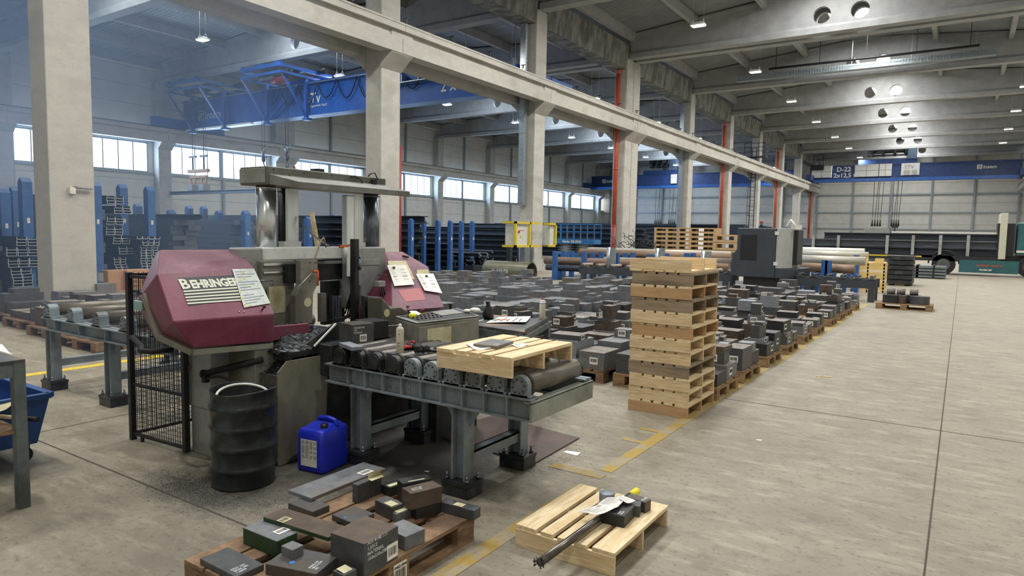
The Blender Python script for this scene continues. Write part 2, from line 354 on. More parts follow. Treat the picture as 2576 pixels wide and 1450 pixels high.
def roofbeam(h, yc, i):
    c, zr, s, hw = ROOF[h]; m = M(); a, b = (c-10.4, c+10.75) if h == 'R' else (c-14.9, c+14.9)
    m.box(a, b, yc-.27, yc+.27, 11.25, 11.5); m.prism([(a, yc-.27, 11.5), (b, yc-.27, 11.5), (b, yc-.12, 11.62), (a, yc-.12, 11.62)], (0, 0, 0.001))
    m.add([(a, yc-.27, 11.5), (b, yc-.27, 11.5), (b, yc-.12, 11.65), (a, yc-.12, 11.65), (a, yc+.27, 11.5), (b, yc+.27, 11.5), (b, yc+.12, 11.65), (a, yc+.12, 11.65)], [(0, 1, 2, 3), (4, 7, 6, 5)])
    zt = zr-s*1.6-.05
    for sx in (-1, 1):
        cx = c+sx*.8; x0, x1 = (c-1.6, c) if sx < 0 else (c, c+1.6)
        cell(m, cx, 12.1, .385, x0, x1, 11.5, zt, yc-.12, yc+.12)
        e = a if sx < 0 else b
        pts = [(c+sx*1.6, yc-.12, 11.5), (e, yc-.12, 11.5), (e, yc-.12, roofz(h, e)-.04), (c+sx*1.6, yc-.12, zt)]
        m.prism(pts, (0, .24, 0)); m.prism([(c, yc-.12, zt), (c+sx*1.6, yc-.12, zt), (c, yc-.12, zr-.06)], (0, .24, 0))
    m.prism([(a, yc-.22, roofz(h, a)-.2), (c, yc-.22, zr-.24), (b, yc-.22, roofz(h, b)-.2), (b, yc-.22, roofz(h, b)-.06), (c, yc-.22, zr-.1), (a, yc-.22, roofz(h, a)-.06)], (0, .44, 0))
    struct('roof_beam', m, CONCD, 'concrete roof beam with two round holes across the %s hall, number %d from the front' % ('right' if h == 'R' else 'left', i+1))
for h in 'RL':
    for i, yc in enumerate(BY): roofbeam(h, yc, i)
ends = [-8]+BY+[95]
for h in 'RL':
    c = ROOF[h][0]
    for dx in ((-10.2, -6.8, -3.4, 3.4, 6.8, 10.2) if h == 'R' else (-14.4, -11.1, -7.4, -3.7, 3.7, 7.4, 11.1)):
        m = M(); z = roofz(h, c+dx)
        for a, b in zip(ends[:-1], ends[1:]): m.box(c+dx-.11, c+dx+.11, a+.13, b-.13, z-.5, z-.02)
        struct('purlin', m, CONCD, 'concrete purlin under the roof of the %s hall, %.0f m from its ridge' % ('right' if h == 'R' else 'left', dx))
mg = M()
for a, b in zip(CYALL[:-1], CYALL[1:]):
    if b-a > 2: mg.add([(-16.75, a+.87, 11.9), (-15.6, a+.87, 11.9), (-15.75, a+.87, 10.65), (-16.6, a+.87, 10.65), (-16.75, b, 11.9), (-15.6, b, 11.9), (-15.75, b, 10.65), (-16.6, b, 10.65)], [(0, 1, 2, 3), (4, 7, 6, 5), (0, 4, 5, 1), (1, 5, 6, 2), (2, 6, 7, 3), (3, 7, 4, 0)])
mg.box(-16.75, -15.6, -8, CY[0], 10.65, 11.9)
struct('gutter_beam', mg, CONCW, 'water stained concrete gutter beam over the middle column row')
mg = M().box(-16.8, -15.4, -8, 95, 12.3, 12.75); struct('trim_5', mg, CONCD, 'roof valley between the two halls')

# middle column row, corbels and crane rails
def column(x0, x1, y, side, nm, lab, ztop=11.25):
    m = M().box(x0, x1, y, y+COLW, 0, ztop)
    if 'r' in side: m.prism([(x1, y-.06, 6.85), (x1+.5, y-.06, 7.3), (x1+.5, y-.06, 8.05), (x1, y-.06, 8.05)], (0, COLW+.12, 0))
    if 'l' in side: m.prism([(x0, y-.06, 6.85), (x0, y-.06, 8.05), (x0-.5, y-.06, 8.05), (x0-.5, y-.06, 7.3)], (0, COLW+.12, 0))
    o = m.build(nm, CONC, None, bevel=.012); return tag(o, lab, None, None, 'structure')
for i, y in enumerate(CYALL): column(-16.4, -15.7, y, 'rl', 'column', 'concrete column of the middle row, %s from the camera' % ORD[i])
for i, y in enumerate(CYALL[:1]+CYALL[1:]): column(-46.1, -45.4, y, 'r', 'column', 'concrete column on the left outer wall, %s from the front' % ORD[i])
for i, y in enumerate(CYALL): column(5.3, 6.0, y, 'l', 'column', 'concrete column on the right wall, %s from the front' % ORD[i])
def runway(xc, sgn, lab):
    m = M(); A = [-8]+[y+.43 for y in CYALL]
    ysr = sorted(set([-8.0]+[y+.43 for y in CYALL if y != CY[3]+.93]+[92.6]))
    for a, b in zip(ysr[:-1], ysr[1:]):
        a2, b2 = a+.5, b-.5
        m.box(xc-.24, xc+.24, a+.02, b-.02, 7.32, 7.78); m.box(xc-.17, xc+.17, a+.02, b-.02, 7.78, 7.98); m.box(xc-.34, xc+.34, a+.01, b-.01, 7.98, 8.16)
    m.box(xc-.36, xc+.36, -8, 92.6, 8.16, 8.22); o = struct('crane_runway', m, CONC, lab)
    r = M().box(xc-.05, xc+.05, -8, 92.6, 8.22, 8.32).build('rail', DARKM, o)
    r['kind'] = 'structure'
    return o
ro = runway(-15.42, 1, 'concrete crane runway of the right hall on the middle columns')
m = M()
for k in range(22): m.bar((-15.2, 12+k*2.3, 8.32), (-15.2, 12+k*2.3+.02, 8.46), .04).box(-15.3, -15.1, 12+k*2.3-.01, 12+k*2.3+.02, 8.44, 8.47)
m.build('conductor_bracket', BLACK, ro)
runway(-16.72, -1, 'concrete crane runway of the left hall on the middle columns')
runway(-45.1, 1, 'concrete crane runway along the left outer wall')
runway(5.0, -1, 'concrete crane runway along the right wall')

# drain pipes and ducts on the columns
for k, i in enumerate((4, 6, 8, 10)):
    y = CYALL[i]-.21 if i != 4 else CYALL[3]-.21
    m = M().tube([(-16.12, y, 2.2), (-16.12, y, 10.62)], .12, 14).tube([(-16.12, y, 0), (-16.12, y, 2.2)], .14, 14, 1)
    for z in (2.2, 5.3, 9): m.tube([(-16.12, y, z-.03), (-16.12, y, z+.03)], .15, 14)
    m.lathe((-16.12, y, 10.4), [(.12, 0), (.145, .1), (.145, .22)], 14)
    one('drain_pipe', m, [REDP, mat('dark_red_pipe', '8E3A34', '7B302C', .45)], 'red rain pipe running down the middle row column, %s from the camera' % ORD[k], 'pipe')
one('drain_pipe', M().tube([(-15.78, 16.95, 0), (-15.78, 16.95, 4.5)], .07, 10), MATS['dark_red_pipe'], 'thin dark red pipe behind the second concrete column', 'pipe')
for k, i in enumerate((2, 5)):
    y = CYALL[i]; m = M().box(-16.28, -16.02, y-.36, y-.07, 2.9 if k == 0 else 0, 10.6)
    for z in range(3, 11): m.box(-16.3, -16.0, y-.37, y-.065, z, z+.03)
    one('air_duct', m, GALV, 'flat galvanised duct on the %s column of the middle row' % ('third' if k == 0 else 'fifth'), 'duct')
m = M()
for k in range(90): m.box(-12.6+k*.15, -12.52+k*.15, 44.25, 44.75, 11.52, 11.82)
m.box(-12.6, .9, 44.28, 44.72, 11.5, 11.8)
for q in range(5): m.bar((-12+q*3, 44.5, 11.8), (-12+q*3, 44.5, roofz('R', -12+q*3)), .03)
o = one('air_duct', m, GALV, 'ribbed galvanised duct hanging across the right hall below a roof beam', 'duct')
m = M().box(-27, -17.6, 26.6, 27.1, 9.3, 9.33)
for k in range(9): m.box(-27+k*1.15, -26.96+k*1.15, 26.6, 27.1, 9.3, 9.75)
m.box(-27, -17.6, 27.05, 27.1, 9.3, 9.75).box(-27, -17.6, 26.6, 26.63, 9.3, 9.38)
for q in range(4): m.bar((-26.5+q*2.9, 26.85, 9.75), (-26.5+q*2.9, 26.85, roofz('L', -26.5+q*2.9)), .03)
one('cable_tray', m, GALV, 'bright metal cable tray hanging in the left hall right of the blue crane', 'cable tray')

# walls
def joints(m, axis, c, a, b, zs, t=.012):
    for z in zs:
        if axis == 'x': m.box(c, c+t, a, b, z-.012, z+.012, 1)
        else: m.box(a, b, c-t, c, z-.012, z+.012, 1)
JM = mat('panel_joint', '8E8C83', None, .7)
m = M().box(-46.5, -46.1, -8, 95, 0, 5.3).box(-46.5, -46.1, -8, 95, 7.32, 13.5)
A = [-8.]+[y for y in CYALL]
for i, y in enumerate(CYALL): m.box(-46.5, -46.1, y-.35, y+COLW+.25, 5.3, 7.32)
m.box(-46.5, -46.1, -8, -1, 5.3, 7.32)
joints(m, 'x', -46.1, -8, 95, [1.2, 2.4, 3.6, 4.8, 8.5, 9.7, 10.9, 12.1])
struct('wall_left', m, [PANEL, JM], 'light sandwich panel wall behind the stored steel')
m = M().box(-46.1, -45.95, -8, 95, 0, 1.1); struct('baseboard_left', m, CONC, 'low concrete plinth along the left outer wall')
m = M()
for i, y in enumerate(CYALL):
    ym = y+COLW+4.3
    if i == 3: continue
    m.box(-46.1, -45.92, ym-.09, ym+.09, 0, 5.3).box(-46.1, -45.92, ym-.09, ym+.09, 8.2, 12.6)
    m.box(-46.08, -45.95, y+COLW+.1, y+COLW+.25, 0, 12.4)
m.box(-46.1, -45.95, -8, 95, 5.18, 5.3).box(-46.1, -45.95, -8, 95, 7.32, 7.42)
struct('trim_6', m, STEELG, 'galvanised wall posts and rails of the left outer wall')
bays = [(CY[k]+COLW+.25+(.93 if k == 3 else 0), CY[k+1]-.35) for k in range(9)]
for i, (a, b) in enumerate([(-1, CY[0]-.35)]+bays):
    m = M(); mid = (a+b)/2
    for s0, s1 in ((a, mid-.1), (mid+.1, b)):
        m.box(-46.3, -46.12, s0, s0+.07, 5.3, 7.32).box(-46.3, -46.12, s1-.07, s1, 5.3, 7.32).box(-46.3, -46.12, s0, s1, 5.3, 5.38).box(-46.3, -46.12, s0, s1, 7.22, 7.32)
        for q in (1, 2, 3):
            yy = s0+(s1-s0)*q/4; m.box(-46.28, -46.16, yy-.035, yy+.035, 5.38, 7.22)
    m.box(-46.4, -46.08, mid-.1, mid+.1, 5.3, 7.32)
    o = struct('window_%d' % (i+1), m, STEELG, 'high strip window in the left outer wall, bay %d from the front' % (i+1))
    M().box(-46.24, -46.22, a, b, 5.3, 7.32).build('pane', WGL, o)
# back wall
m = M().box(-46.5, 6.5, 94.4, 94.8, 0, 13.7); joints(m, 'y', 94.4, -46, 6.2, [1.2, 2.4, 3.6, 6.1, 7.3, 8.5, 9.7, 10.9])
struct('wall_back', m, [PANEL, JM], 'light sandwich panel end wall far behind the truck')
m = M()
for x in [-15.8+4.15*k for k in range(-7, 6)]: m.box(x-.1, x+.1, 94.2, 94.4, 0, 13.2)
for z in (3.0, 5.0, 7.15, 9.3): m.box(-46, 6.2, 94.22, 94.4, z-.06, z+.06)
struct('trim_7', m, STEELG, 'galvanised posts and rails of the end wall')
struct('wall_right', M().box(6.0, 6.4, -8, 95, 0, 13.2), PANEL, 'light panel wall on the right of the hall')
struct('wall_front', M().box(-46.5, 6.4, -8.4, -8, 0, 13.7), PANEL, 'panel wall closing the hall at the near end')

a, b = AX(700, 520, -46.05).y, AX(871, 520, -46.05).y
m = M()
for k in range(46): m.box(-46.08, -46.02, a, b, .05+k*.11, .13+k*.11)
m.box(-46.09, -46.05, a, b, 0, 5.1); struct('door_1', m, mat('shutter_grey', 'B4B8BC', None, .5), 'light ribbed roller shutter in the left outer wall behind the saw')
a, b = AY(1935, 158, 43.6), AY(2465, 107, 43.6)
m = M().tube([(a.x, 43.6, 11.9), (b.x, 43.6, 11.9)], .07, 8)
for q in range(5): x = a.x+.4+(b.x-a.x-.8)*q/4; m.bar((x, 43.6, 11.9), (x, 43.6, roofz('R', x)-.01), .03)
one('heating_tube', m, BLACK, 'long black heating tube hung below the rooflight of the right hall', 'heater')
# ================= lamps =================
def make_lamp(hang):
    r = thing('ceiling_lamp', 'x', 'lamp')
    M().box(-.3, .3, -.2, .2, 0, .07).box(-.22, .22, -.12, .12, .07, .13).build('lamp_housing', WHITE, r, world=False)
    M().box(-.27, .27, -.17, .17, -.02, 0).build('lamp_lens', LAMPE, r, world=False)
    m = M()
    for sx in (-.24, .24): m.tube([(sx, -.12, .07), (sx, 0, .28), (sx, .12, .07)], .008, 5).tube([(sx, 0, .28), (sx, 0, hang)], .008 if hang > 2.45 else .0035, 5)
    m.build('hanging_wire', WHITE, r, world=False); return r
LZ = 10.9
lampR, lampL = make_lamp(roofz('R', -10.2)-LZ), make_lamp(roofz('L', -31)-LZ-.02)
reg(lampR); reg(lampL)
LP = [('R', -10.2, [1.7, 11, 20.4, 29.8, 39.6, 49.2, 58.6, 68, 77, 86]), ('R', 2.5, [-7, 1.7, 11, 20.4, 30, 39.6, 49.2, 58, 67, 76]), ('L', -19.6, [11, 20.4, 29.6, 38.6, 48.8, 58.4, 68, 77, 86]), ('L', -31.7, [20, 28.8, 39, 48, 57.8, 66.5, 76, 86])]
for h, x, ys in LP:
    where = {-10.2: 'over the left side of the right hall', 2.5: 'over the right side of the right hall', -19.6: 'just behind the middle column row', -31.7: 'along the ridge of the left hall'}[x]
    for k, y in enumerate(ys):
        t0 = lampR if h == 'R' else lampL
        zz = roofz(h, x)-(roofz('R', -10.2)-LZ) if h == 'R' else roofz(h, x)-(roofz('L', -31)-LZ-.02)
        zz -= .02
        if y > 12 or h == 'L' or (x > 0 and y > 12):
            c = copy_tree(t0); c.location = (x, y, zz); tag(c, 'lit rectangular ceiling lamp %s, %s from the camera' % (where, ORD[k-(3 if x > 0 else 2 if x == -10.2 else 0)]), 'lamp', 'rectangular ceiling lamps'); 
        arealight('lamp_light', (x, y, zz-.06), (0, 0, 0), .5, .32, (420 if x < 0 or y > 15 else 230) if h == 'R' else 220, (1, .95, .86) if h == 'R' else (1, .97, .93))
for q in (lampR, lampL):
    for ch in list(q.children): bpy.data.objects.remove(ch)
    bpy.data.objects.remove(q)

# ================= overhead cranes =================
def logo(parent, x, y, z, s, mt, mirror=False):
    "round square emblem with the word insenti as on the girder"
    m = M(); m.box(x, x+.9*s, y-.012, y-.002, z, z+.9*s); m.build('emblem', mt, parent)
    m = M(); m.tube([(x+.7*s, y-.016, z+.7*s), (x+.3*s, y-.016, z+.7*s), (x+.3*s, y-.016, z+.48*s), (x+.65*s, y-.016, z+.42*s), (x+.65*s, y-.016, z+.2*s), (x+.22*s, y-.016, z+.2*s)], .06*s, 6); m.build('emblem_mark', BLUED, parent)
    text('insem', 1.0*s, frame((x+1.05*s, y-.004, z+.1*s), (1, 0, 0), (0, 0, 1)), mt, parent, 'girder_lettering', .002, .01)
def girder(x0, x1, y, z0, z1, name, label, mat_, d=.7, taper=False):
    t = thing(name, label, 'crane', ((x0+x1)/2, y+d/2, z0))
    if taper:
        xt, ze = x1-5.2, z0+.62; q = lambda e, lo, hi_: [(x0+e, y, lo), (x1-e, y, lo), (x1-e, y, ze+hi_), (x1-1.5, y, ze+hi_), (xt, y, z1+hi_), (x0+e, y, z1+hi_)]
        m = M().prism(q(.1, z0+.08, -.08), (0, d, 0)).box(x0, x1, y-.08, y+d+.08, z0, z0+.08)
        m.prism([(x0, y-.08, z1-.08), (xt, y-.08, z1-.08), (x1-1.5, y-.08, ze-.08), (x1, y-.08, ze-.08), (x1, y-.08, ze), (x1-1.5, y-.08, ze), (xt, y-.08, z1), (x0, y-.08, z1)], (0, d+.16, 0))
    else: m = M().box(x0+.1, x1-.1, y, y+d, z0+.08, z1-.08).box(x0, x1, y-.08, y+d+.08, z0, z0+.08).box(x0, x1, y-.08, y+d+.08, z1-.08, z1)
    m.build('bridge_girder', mat_, t)
    for x in (x0-.12, x1+.12-.5): M().box(x, x+.5, y-2.2, y+d+2.2, 8.33, 8.95).tube([(x, y-1.7, 8.33+.18), (x+.4, y-1.7, 8.51)], .2, 12).build('end_carriage', mat_, t)
    return t
C1 = girder(-45.3, -16.55, 27.0, 8.3, 10.25, 'overhead_crane', 'blue single girder overhead crane spanning the left hall behind the near columns', BLUEC, taper=True)
m = M().box(-44.6, -37.5, 26.75, 26.98, 8.18, 8.29); m.build('light_strip', TAPEW, C1)
m = M()
for k in range(8):
    xa = -36.3+k*1.62; pts = [(xa+1.62*u/8, 26.86, 10.1-1.25*(1-((u-4)/4.)**2)*(.72+.28*((k*7) % 3)/2)) for u in range(9)]; m.tube(pts, .03, 5)
m.build('festoon_cable', BLACKR, C1)
M().box(-44.5, -22.0, 26.84, 26.9, 10.1, 10.16).build('festoon_rail', GALV, C1)
text('2 x 4,5', .78, frame(AY(1108, 231, 26.98), (1, 0, 0), (0, 0, 1)), WHITE, C1, 'capacity_lettering', .002, .012)
p = AY(771, 262, 26.97); text('sTv', .85, frame(p, (1, 0, 0), (0, 0, 1)), WHITE, C1, 'girder_lettering', .002, .006)
text('steuerungstechnik Vajdič', .2, frame(p+Vector((-.25, 0, -.22)), (1, 0, 0), (0, 0, 1)), WHITE, C1, 'girder_lettering', .002, 0)
logo(C1, AY(499, 305, 26.97).x, 26.97, AY(499, 305, 26.97).z, .75, mat('faded_lettering', 'A9B2BE', None, .6))
def trolley(x0, x1, label, cables):
    t = thing('hoist_trolley', label, 'hoist', ((x0+x1)/2, 27.3, 10.3), 'hoist trolleys on the blue crane')
    m = M()
    for y in (25.0, 26.7, 28.6): m.box(x0, x1, y-.07, y+.07, 10.75, 10.95)
    for x in (x0, x1): m.box(x-.08, x+.08, 25, 28.6, 10.72, 10.9).box(x-.08, x+.08, 25, 28.6, 10.38, 10.5)
    m.box(x0, x1, 24.95, 25.05, 10.38, 10.52)
    for x in (x0, x0+1.3, x0+1.7, x1-.6): m.box(x-.12, x+.12, 25.1, 25.5, 10.95, 11.12)
    m.build('top_frame', BLUEC, t)
    for x in (x0+.05, x1-.05):
        M().bar((x, 25.05, 10.4), (x, 26.75, 8.15), .1).build('brace', BLUEC, t)
        M().bar((x, 26.75, 10.4), (x, 26.75, 8.1), .2).box(x-.12, x+.3, 26.55, 26.95, 7.98, 8.12).build('leg', BLUEC, t)
    M().bar((x1-.1, 26.7, 10.4), (x0+.1, 26.7, 8.15), .07).build('brace', BLUEC, t)
    M().tube([(x0+.5, 26.1, 10.62), (x1-.7, 26.1, 10.62)], .26, 14).build('rope_drum', DARKM, t)
    M().tube([(x1-.6, 26.1, 10.62), (x1-.1, 26.1, 10.62)], .22, 12).tube([(x1-.1, 27.6, 10.9), (x1+.7, 27.6, 10.9)], .16, 12).build('hoist_motor', MATS['dark_machine_metal'], t)
    if cables == 1: M().tube([(x0+2.2, 25.6, 10.15), (x0+3.0, 25.6, 10.15)], .2, 12).build('brake_motor', mat('dull_red_paint', '8B2F2C', None, .5), t)
    m = M()
    for x, zb in ((x0+1.4, 6.0), (x0+1.65, 6.0), (x0+2.6, 6.0), (x0+2.85, 6.0)): m.tube([(x, 25.9, 10.5), (x, 25.9, zb)], .014, 5)
    if cables == 2: m.build('hoist_rope', BLACK, t)
    return t
trolley(-35.9, -32.2, 'blue braced hoist trolley on the crane nearest the middle columns', 1)
trolley(-43.8, -40.1, 'blue braced hoist trolley at the left end of the crane in the haze', 2)
def hookset(x, y, z, label, col):
    t = thing('crane_hook', label, 'crane hook', (x, y, z)); m = M()
    m.sphere((x, y, z+.25), .16, 8, 0, (1, .6, 1.2)); m.build('hook_block', col, t)
    m = M().tube([(x, y, z+.1), (x, y, z-.05), (x+.12, y, z-.14), (x+.1, y, z-.28), (x-.05, y, z-.3), (x-.13, y, z-.18)], .035, 8); m.build('hook', DARKM, t)
    m = M()
    for d in (-.28, 0, .28): m.tube([(x, y, z+.4), (x+d, y, z+.95)], .03, 6, 0)
    m.build('rope_socket', CHROMED, t); M().tube([(x-.12, y, z+.9), (x-.12, y, 10.4)], .014, 5).tube([(x+.12, y, z+.9), (x+.12, y, 10.4)], .014, 5).build('hoist_rope', BLACK, t); return t
for x in (AY(663, 405, 25.9).x, AY(722, 405, 25.9).x): hookset(x, 25.9, AY(700, 409, 25.9).z, 'dark crane hook above the saw bridge, %s of the pair' % ('left' if x < -33.5 else 'right'), DARKM)
# magnet lifting gear with a beam
ZM = AY(500, 485, 25.9).z; xm = AY(500, 470, 25.9).x
ORG = mat('faded_orange_paint', 'A8794A', 'B98A58', .6, scale=9)
t = thing('lifting_magnet_beam', 'orange lifting beam with two magnets hanging from the far left hoist', 'lifting beam', (xm, 25.9, ZM))
M().box(xm-1.1, xm+1.1, 25.8, 26.0, ZM+1.3, ZM+1.5).box(xm-.9, xm+.9, 25.82, 25.98, ZM+.95, ZM+1.1).build('spreader', ORG, t)
for dx in (-.62, .62):
    o = M().box(xm+dx-.26, xm+dx+.26, 25.65, 26.15, ZM+.12, ZM+.5).build('magnet', mat('grey_magnet', '8A8C8C', None, .5), t)
    M().bar((xm+dx-.15, 25.9, ZM+.5), (xm+dx-.3, 25.9, ZM+.98), .09).bar((xm+dx+.15, 25.9, ZM+.5), (xm+dx+.3, 25.9, ZM+.98), .09).build('magnet_link', ORG, o)
    M().tube([(xm+dx, 25.9, ZM+1.5), (xm+dx, 25.9, ZM+2.3)], .05, 8).box(xm+dx-.4, xm+dx+.4, 25.85, 25.95, ZM+2.28, ZM+2.4).tube([(xm+dx, 25.9, ZM+2.4), (xm+dx, 25.9, 10.5)], .02, 5).build('hanger', DARKM, t)
a, b = AY(428, 488, 25.9), AY(648, 490, 25.9)
one('steel_beam', M().box(a.x, b.x, 25.75, 26.05, ZM+.09, ZM+.12).box(a.x, b.x, 25.75, 26.05, ZM-.1, ZM-.07).box(a.x, b.x, 25.88, 25.92, ZM-.07, ZM+.09), BEAMS, 'long steel beam hanging under the two orange lifting magnets', 'steel beam')

def bigcrane(x0, x1, y, zb, zt, label, tx0, tx1, name='overhead_crane'):
    t = girder(x0, x1, y, zb, zt, name, label, BLUED, 1.0)
    M().box(x0+.4, x1-.3, y-.75, y-.08, zb-.32, zb-.22).box(x0+.4, x1-.3, y-.78, y-.73, zb-.32, zb+.02).build('walkway', BLUEC, t)
    m = M().box(tx0-.9, tx1+.3, y+.1, y+.5, zt, zt+.55); m.build('trolley_frame', BLUED, t)
    m = M()
    m.tube([(tx0, y+.3, zt+1.55), (tx1-.6, y+.3, zt+1.55)], .35, 12)
    for k in range(4): m.tube([(tx0+.3+k*(tx1-tx0-1.2)/3, y+.3, zt+1.45), (tx0+.55+k*(tx1-tx0-1.2)/3, y+.3, zt+1.45)], .62, 12)
    m.box(tx0, tx1, y+.05, y+.6, zt+.9, zt+1.05); m.build('rope_drum', DARKM, t)
    M().box(tx1-.75, tx1+.2, y, y+.7, zt+.5, zt+2.2).build('drive_box', mat('blue_grey_box', '4B5D70', None, .5), t)
    return t
zb = AY(2100, 452, 86).z; zt = AY(2100, 416, 86).z
zb = 8.45; zt = 10.05
C2 = bigcrane(-15.2, 4.7, 86, zb, zt, 'dark blue overhead crane marked for 2x12,5 t across the right hall', AY(2182, 400, 86).x, AY(2300, 400, 86).x)
for x0, x1, cols in ((2043, 2093, 2), (2151, 2210, 2), (2212, 2243, 2)):
    a, b = AY(x0, 440, 86).x, AY(x1, 440, 86).x; o = M().box(a, b, 85.6, 85.9, zb+.25, zt).build('control_cabinet', WHITE, C2)
    mm = M(); 
    for q in range(1, cols): mm.box(a+(b-a)*q/cols-.02, a+(b-a)*q/cols+.02, 85.59, 85.6, zb+.25, zt)
    mm.box(a, b, 85.59, 85.6, zb+.9, zb+.94).build('door_gap', INKG, o)
p = AY(2098, 441, 85.9); text('D-22', .72, frame((AY(2104, 441, 85.9).x, 85.9, zb+.92), (1, 0, 0), (0, 0, 1)), WHITE, C2, 'crane_lettering', .002, .02)
text('2x12,5 t', .68, frame((AY(2097, 441, 85.9).x, 85.9, zb+.25), (1, 0, 0), (0, 0, 1)), WHITE, C2, 'crane_lettering', .002, .02)
a, b = AY(2267, 430, 85.9).x, AY(2313, 430, 85.9).x
o = M().box(a, b, 85.8, 85.85, zb+.3, zt).build('sign_board', WHITE, C2)
text('STV', .55, frame((a+.3, 85.79, zt-.6), (1, 0, 0), (0, 0, 1)), INKG, o, 'sign_lettering', .002, 0)
mm = M()
for k in range(5): mm.box(a+.25, a+.85, 85.785, 85.795, zt-.8-k*.12, zt-.76-k*.12).box(a+1.0, b-.2, 85.785, 85.795, zt-.8-k*.12, zt-.76-k*.12)
mm.build('sign_text_lines', INKG, o)
logo(C2, AY(2458, 420, 85.9).x, 85.9, zt-.85, .5, WHITE)
m = M()
for x in (-15.0, -13.9): m.bar((x, 85.5, zt+.1), (x, 85.5, zt+1.3), .05)
for z in (.7, 1.3): m.bar((-15.0, 85.5, zt+z), (-13.9, 85.5, zt+z), .05)
m.box(-15.2, -13.8, 85.2, 86, zt-.5, zt+.1); m.build('access_platform', BLACK, C2)
for grp, (xa, xb) in enumerate(((2194, 2214), (2243, 2260))):
    a, b = AY(xa, 560, 85.5).x, AY(xb, 560, 85.5).x; zz = AY(xa, 572, 85.5).z
    t = thing('crane_hook', 'rope hanger of the far crane, %s' % ('carrying the sheet packs' if grp == 0 else 'with an empty hook'), 'crane hook', ((a+b)/2, 85.5, zz))
    m = M()
    for k in range(4): x = a+(b-a)*k/3; m.tube([(x, 85.5, zz+1.0), (x+.15*(k % 2), 85.5, 8.2)], .025, 5)
    m.build('hoist_rope', BLACK, t); m = M()
    for k in range(4): x = a+(b-a)*k/3; m.tube([(x, 85.5, zz+.1), (x, 85.5, zz+.9)], [.12, .04], 6)
    m.build('rope_socket', BLACK, t)
    if grp: M().tube([((a+b)/2, 85.5, zz+.1), ((a+b)/2, 85.5, zz-.6)], .08, 6).box(a, b, 85.4, 85.6, zz-.1, zz+.15).build('hook', DARKM, t)
    else:
        for k in range(5):
            o = one('sheet_pack', M().box(AY(2175, 590, 85.5).x+.1*(k % 2), AY(2238, 590, 85.5).x+.08*(k % 3), 84.6, 86.6, zz-.1-.3-k*.3, zz-.1-.005-k*.3), mat('grey_sheet_steel', '7E8283', '92968F', .45, .4), 'grey pack of steel sheets hanging from the far crane, %s from the top' % ['first', 'second', 'third', 'fourth', 'fifth'][k], 'steel sheets', 'sheet packs hanging from the far crane')
C3 = bigcrane(-45.2, -16.9, 88.5, 8.4, 10.0, 'second blue crane far back in the left hall', AY(1633, 430, 88.5).x, AY(1695, 430, 88.5).x)
logo(C3, AY(1515, 460, 88.4).x, 88.4, 9.0, .6, WHITE)
a, b = AY(1688, 440, 88.3).x, AY(1703, 440, 88.3).x
o = M().box(a, b, 88.3, 88.35, 8.7, 9.9).build('sign_board', WHITE, C3); text('STV', .4, frame((a+.1, 88.29, 9.4), (1, 0, 0), (0, 0, 1)), INKG, o, 'sign_lettering', .002, 0)
for j, xx in enumerate((1655, 1690)):
    a = AY(xx, 560, 88).x; t = thing('crane_hook', 'rope hanger of the second blue crane, %s of the pair' % ('left' if j == 0 else 'right'), 'crane hook', (a, 88, 3.4)); m = M()
    for k in range(4): m.tube([(a-.4+k*.27, 88, AY(xx, 566, 88).z+.8), (a-.4+k*.27+.3*(k % 2), 88, 8.2)], .025, 5)
    m.build('hoist_rope', BLACK, t); m = M()
    for k in range(4): m.tube([(a-.4+k*.27, 88, AY(xx, 566, 88).z), (a-.4+k*.27, 88, AY(xx, 566, 88).z+.8)], [.12, .04], 6)
    m.build('rope_socket', BLACK, t)
# caged ladder on the seventh column
xl = AX(1892, 560, -15.55).y
t = thing('access_ladder', 'dark caged ladder climbing a middle column up to the crane rail', 'ladder', (-15.5, 66, 0))
yc = CYALL[7]-.45
m = M()
for x in (-16.25, -15.85): m.bar((x, yc, 2.0), (x, yc, 9.6), .05)
for k in range(26): m.bar((-16.25, yc, 2.1+k*.29), (-15.85, yc, 2.1+k*.29), .03)
m.build('rungs', BLACK, t); m = M()
for k in range(9):
    z = 2.8+k*.85; m.tube([(-16.35, yc, z), (-16.35, yc-.5, z), (-16.05, yc-.68, z), (-15.75, yc-.5, z), (-15.75, yc, z)], .02, 4)
for x in (-16.35, -15.75): m.bar((x, yc-.5, 2.8), (x, yc-.5, 9.6), .03)
m.bar((-16.05, yc-.68, 2.8), (-16.05, yc-.68, 9.6), .03); m.build('cage', BLACK, t)
m = M().box(-16.7, -14.9, yc-.9, yc+.2, 8.8, 8.86)
for x in (-16.7, -16.1, -15.5, -14.9): m.bar((x, yc-.9, 8.86), (x, yc-.9, 10.0), .04)
for z in (9.3, 9.65, 10.0): m.bar((-16.7, yc-.9, z), (-14.9, yc-.9, z), .04).bar((-14.9, yc-.9, z), (-14.9, yc+.2, z), .04)
m.build('platform', BLACK, t)

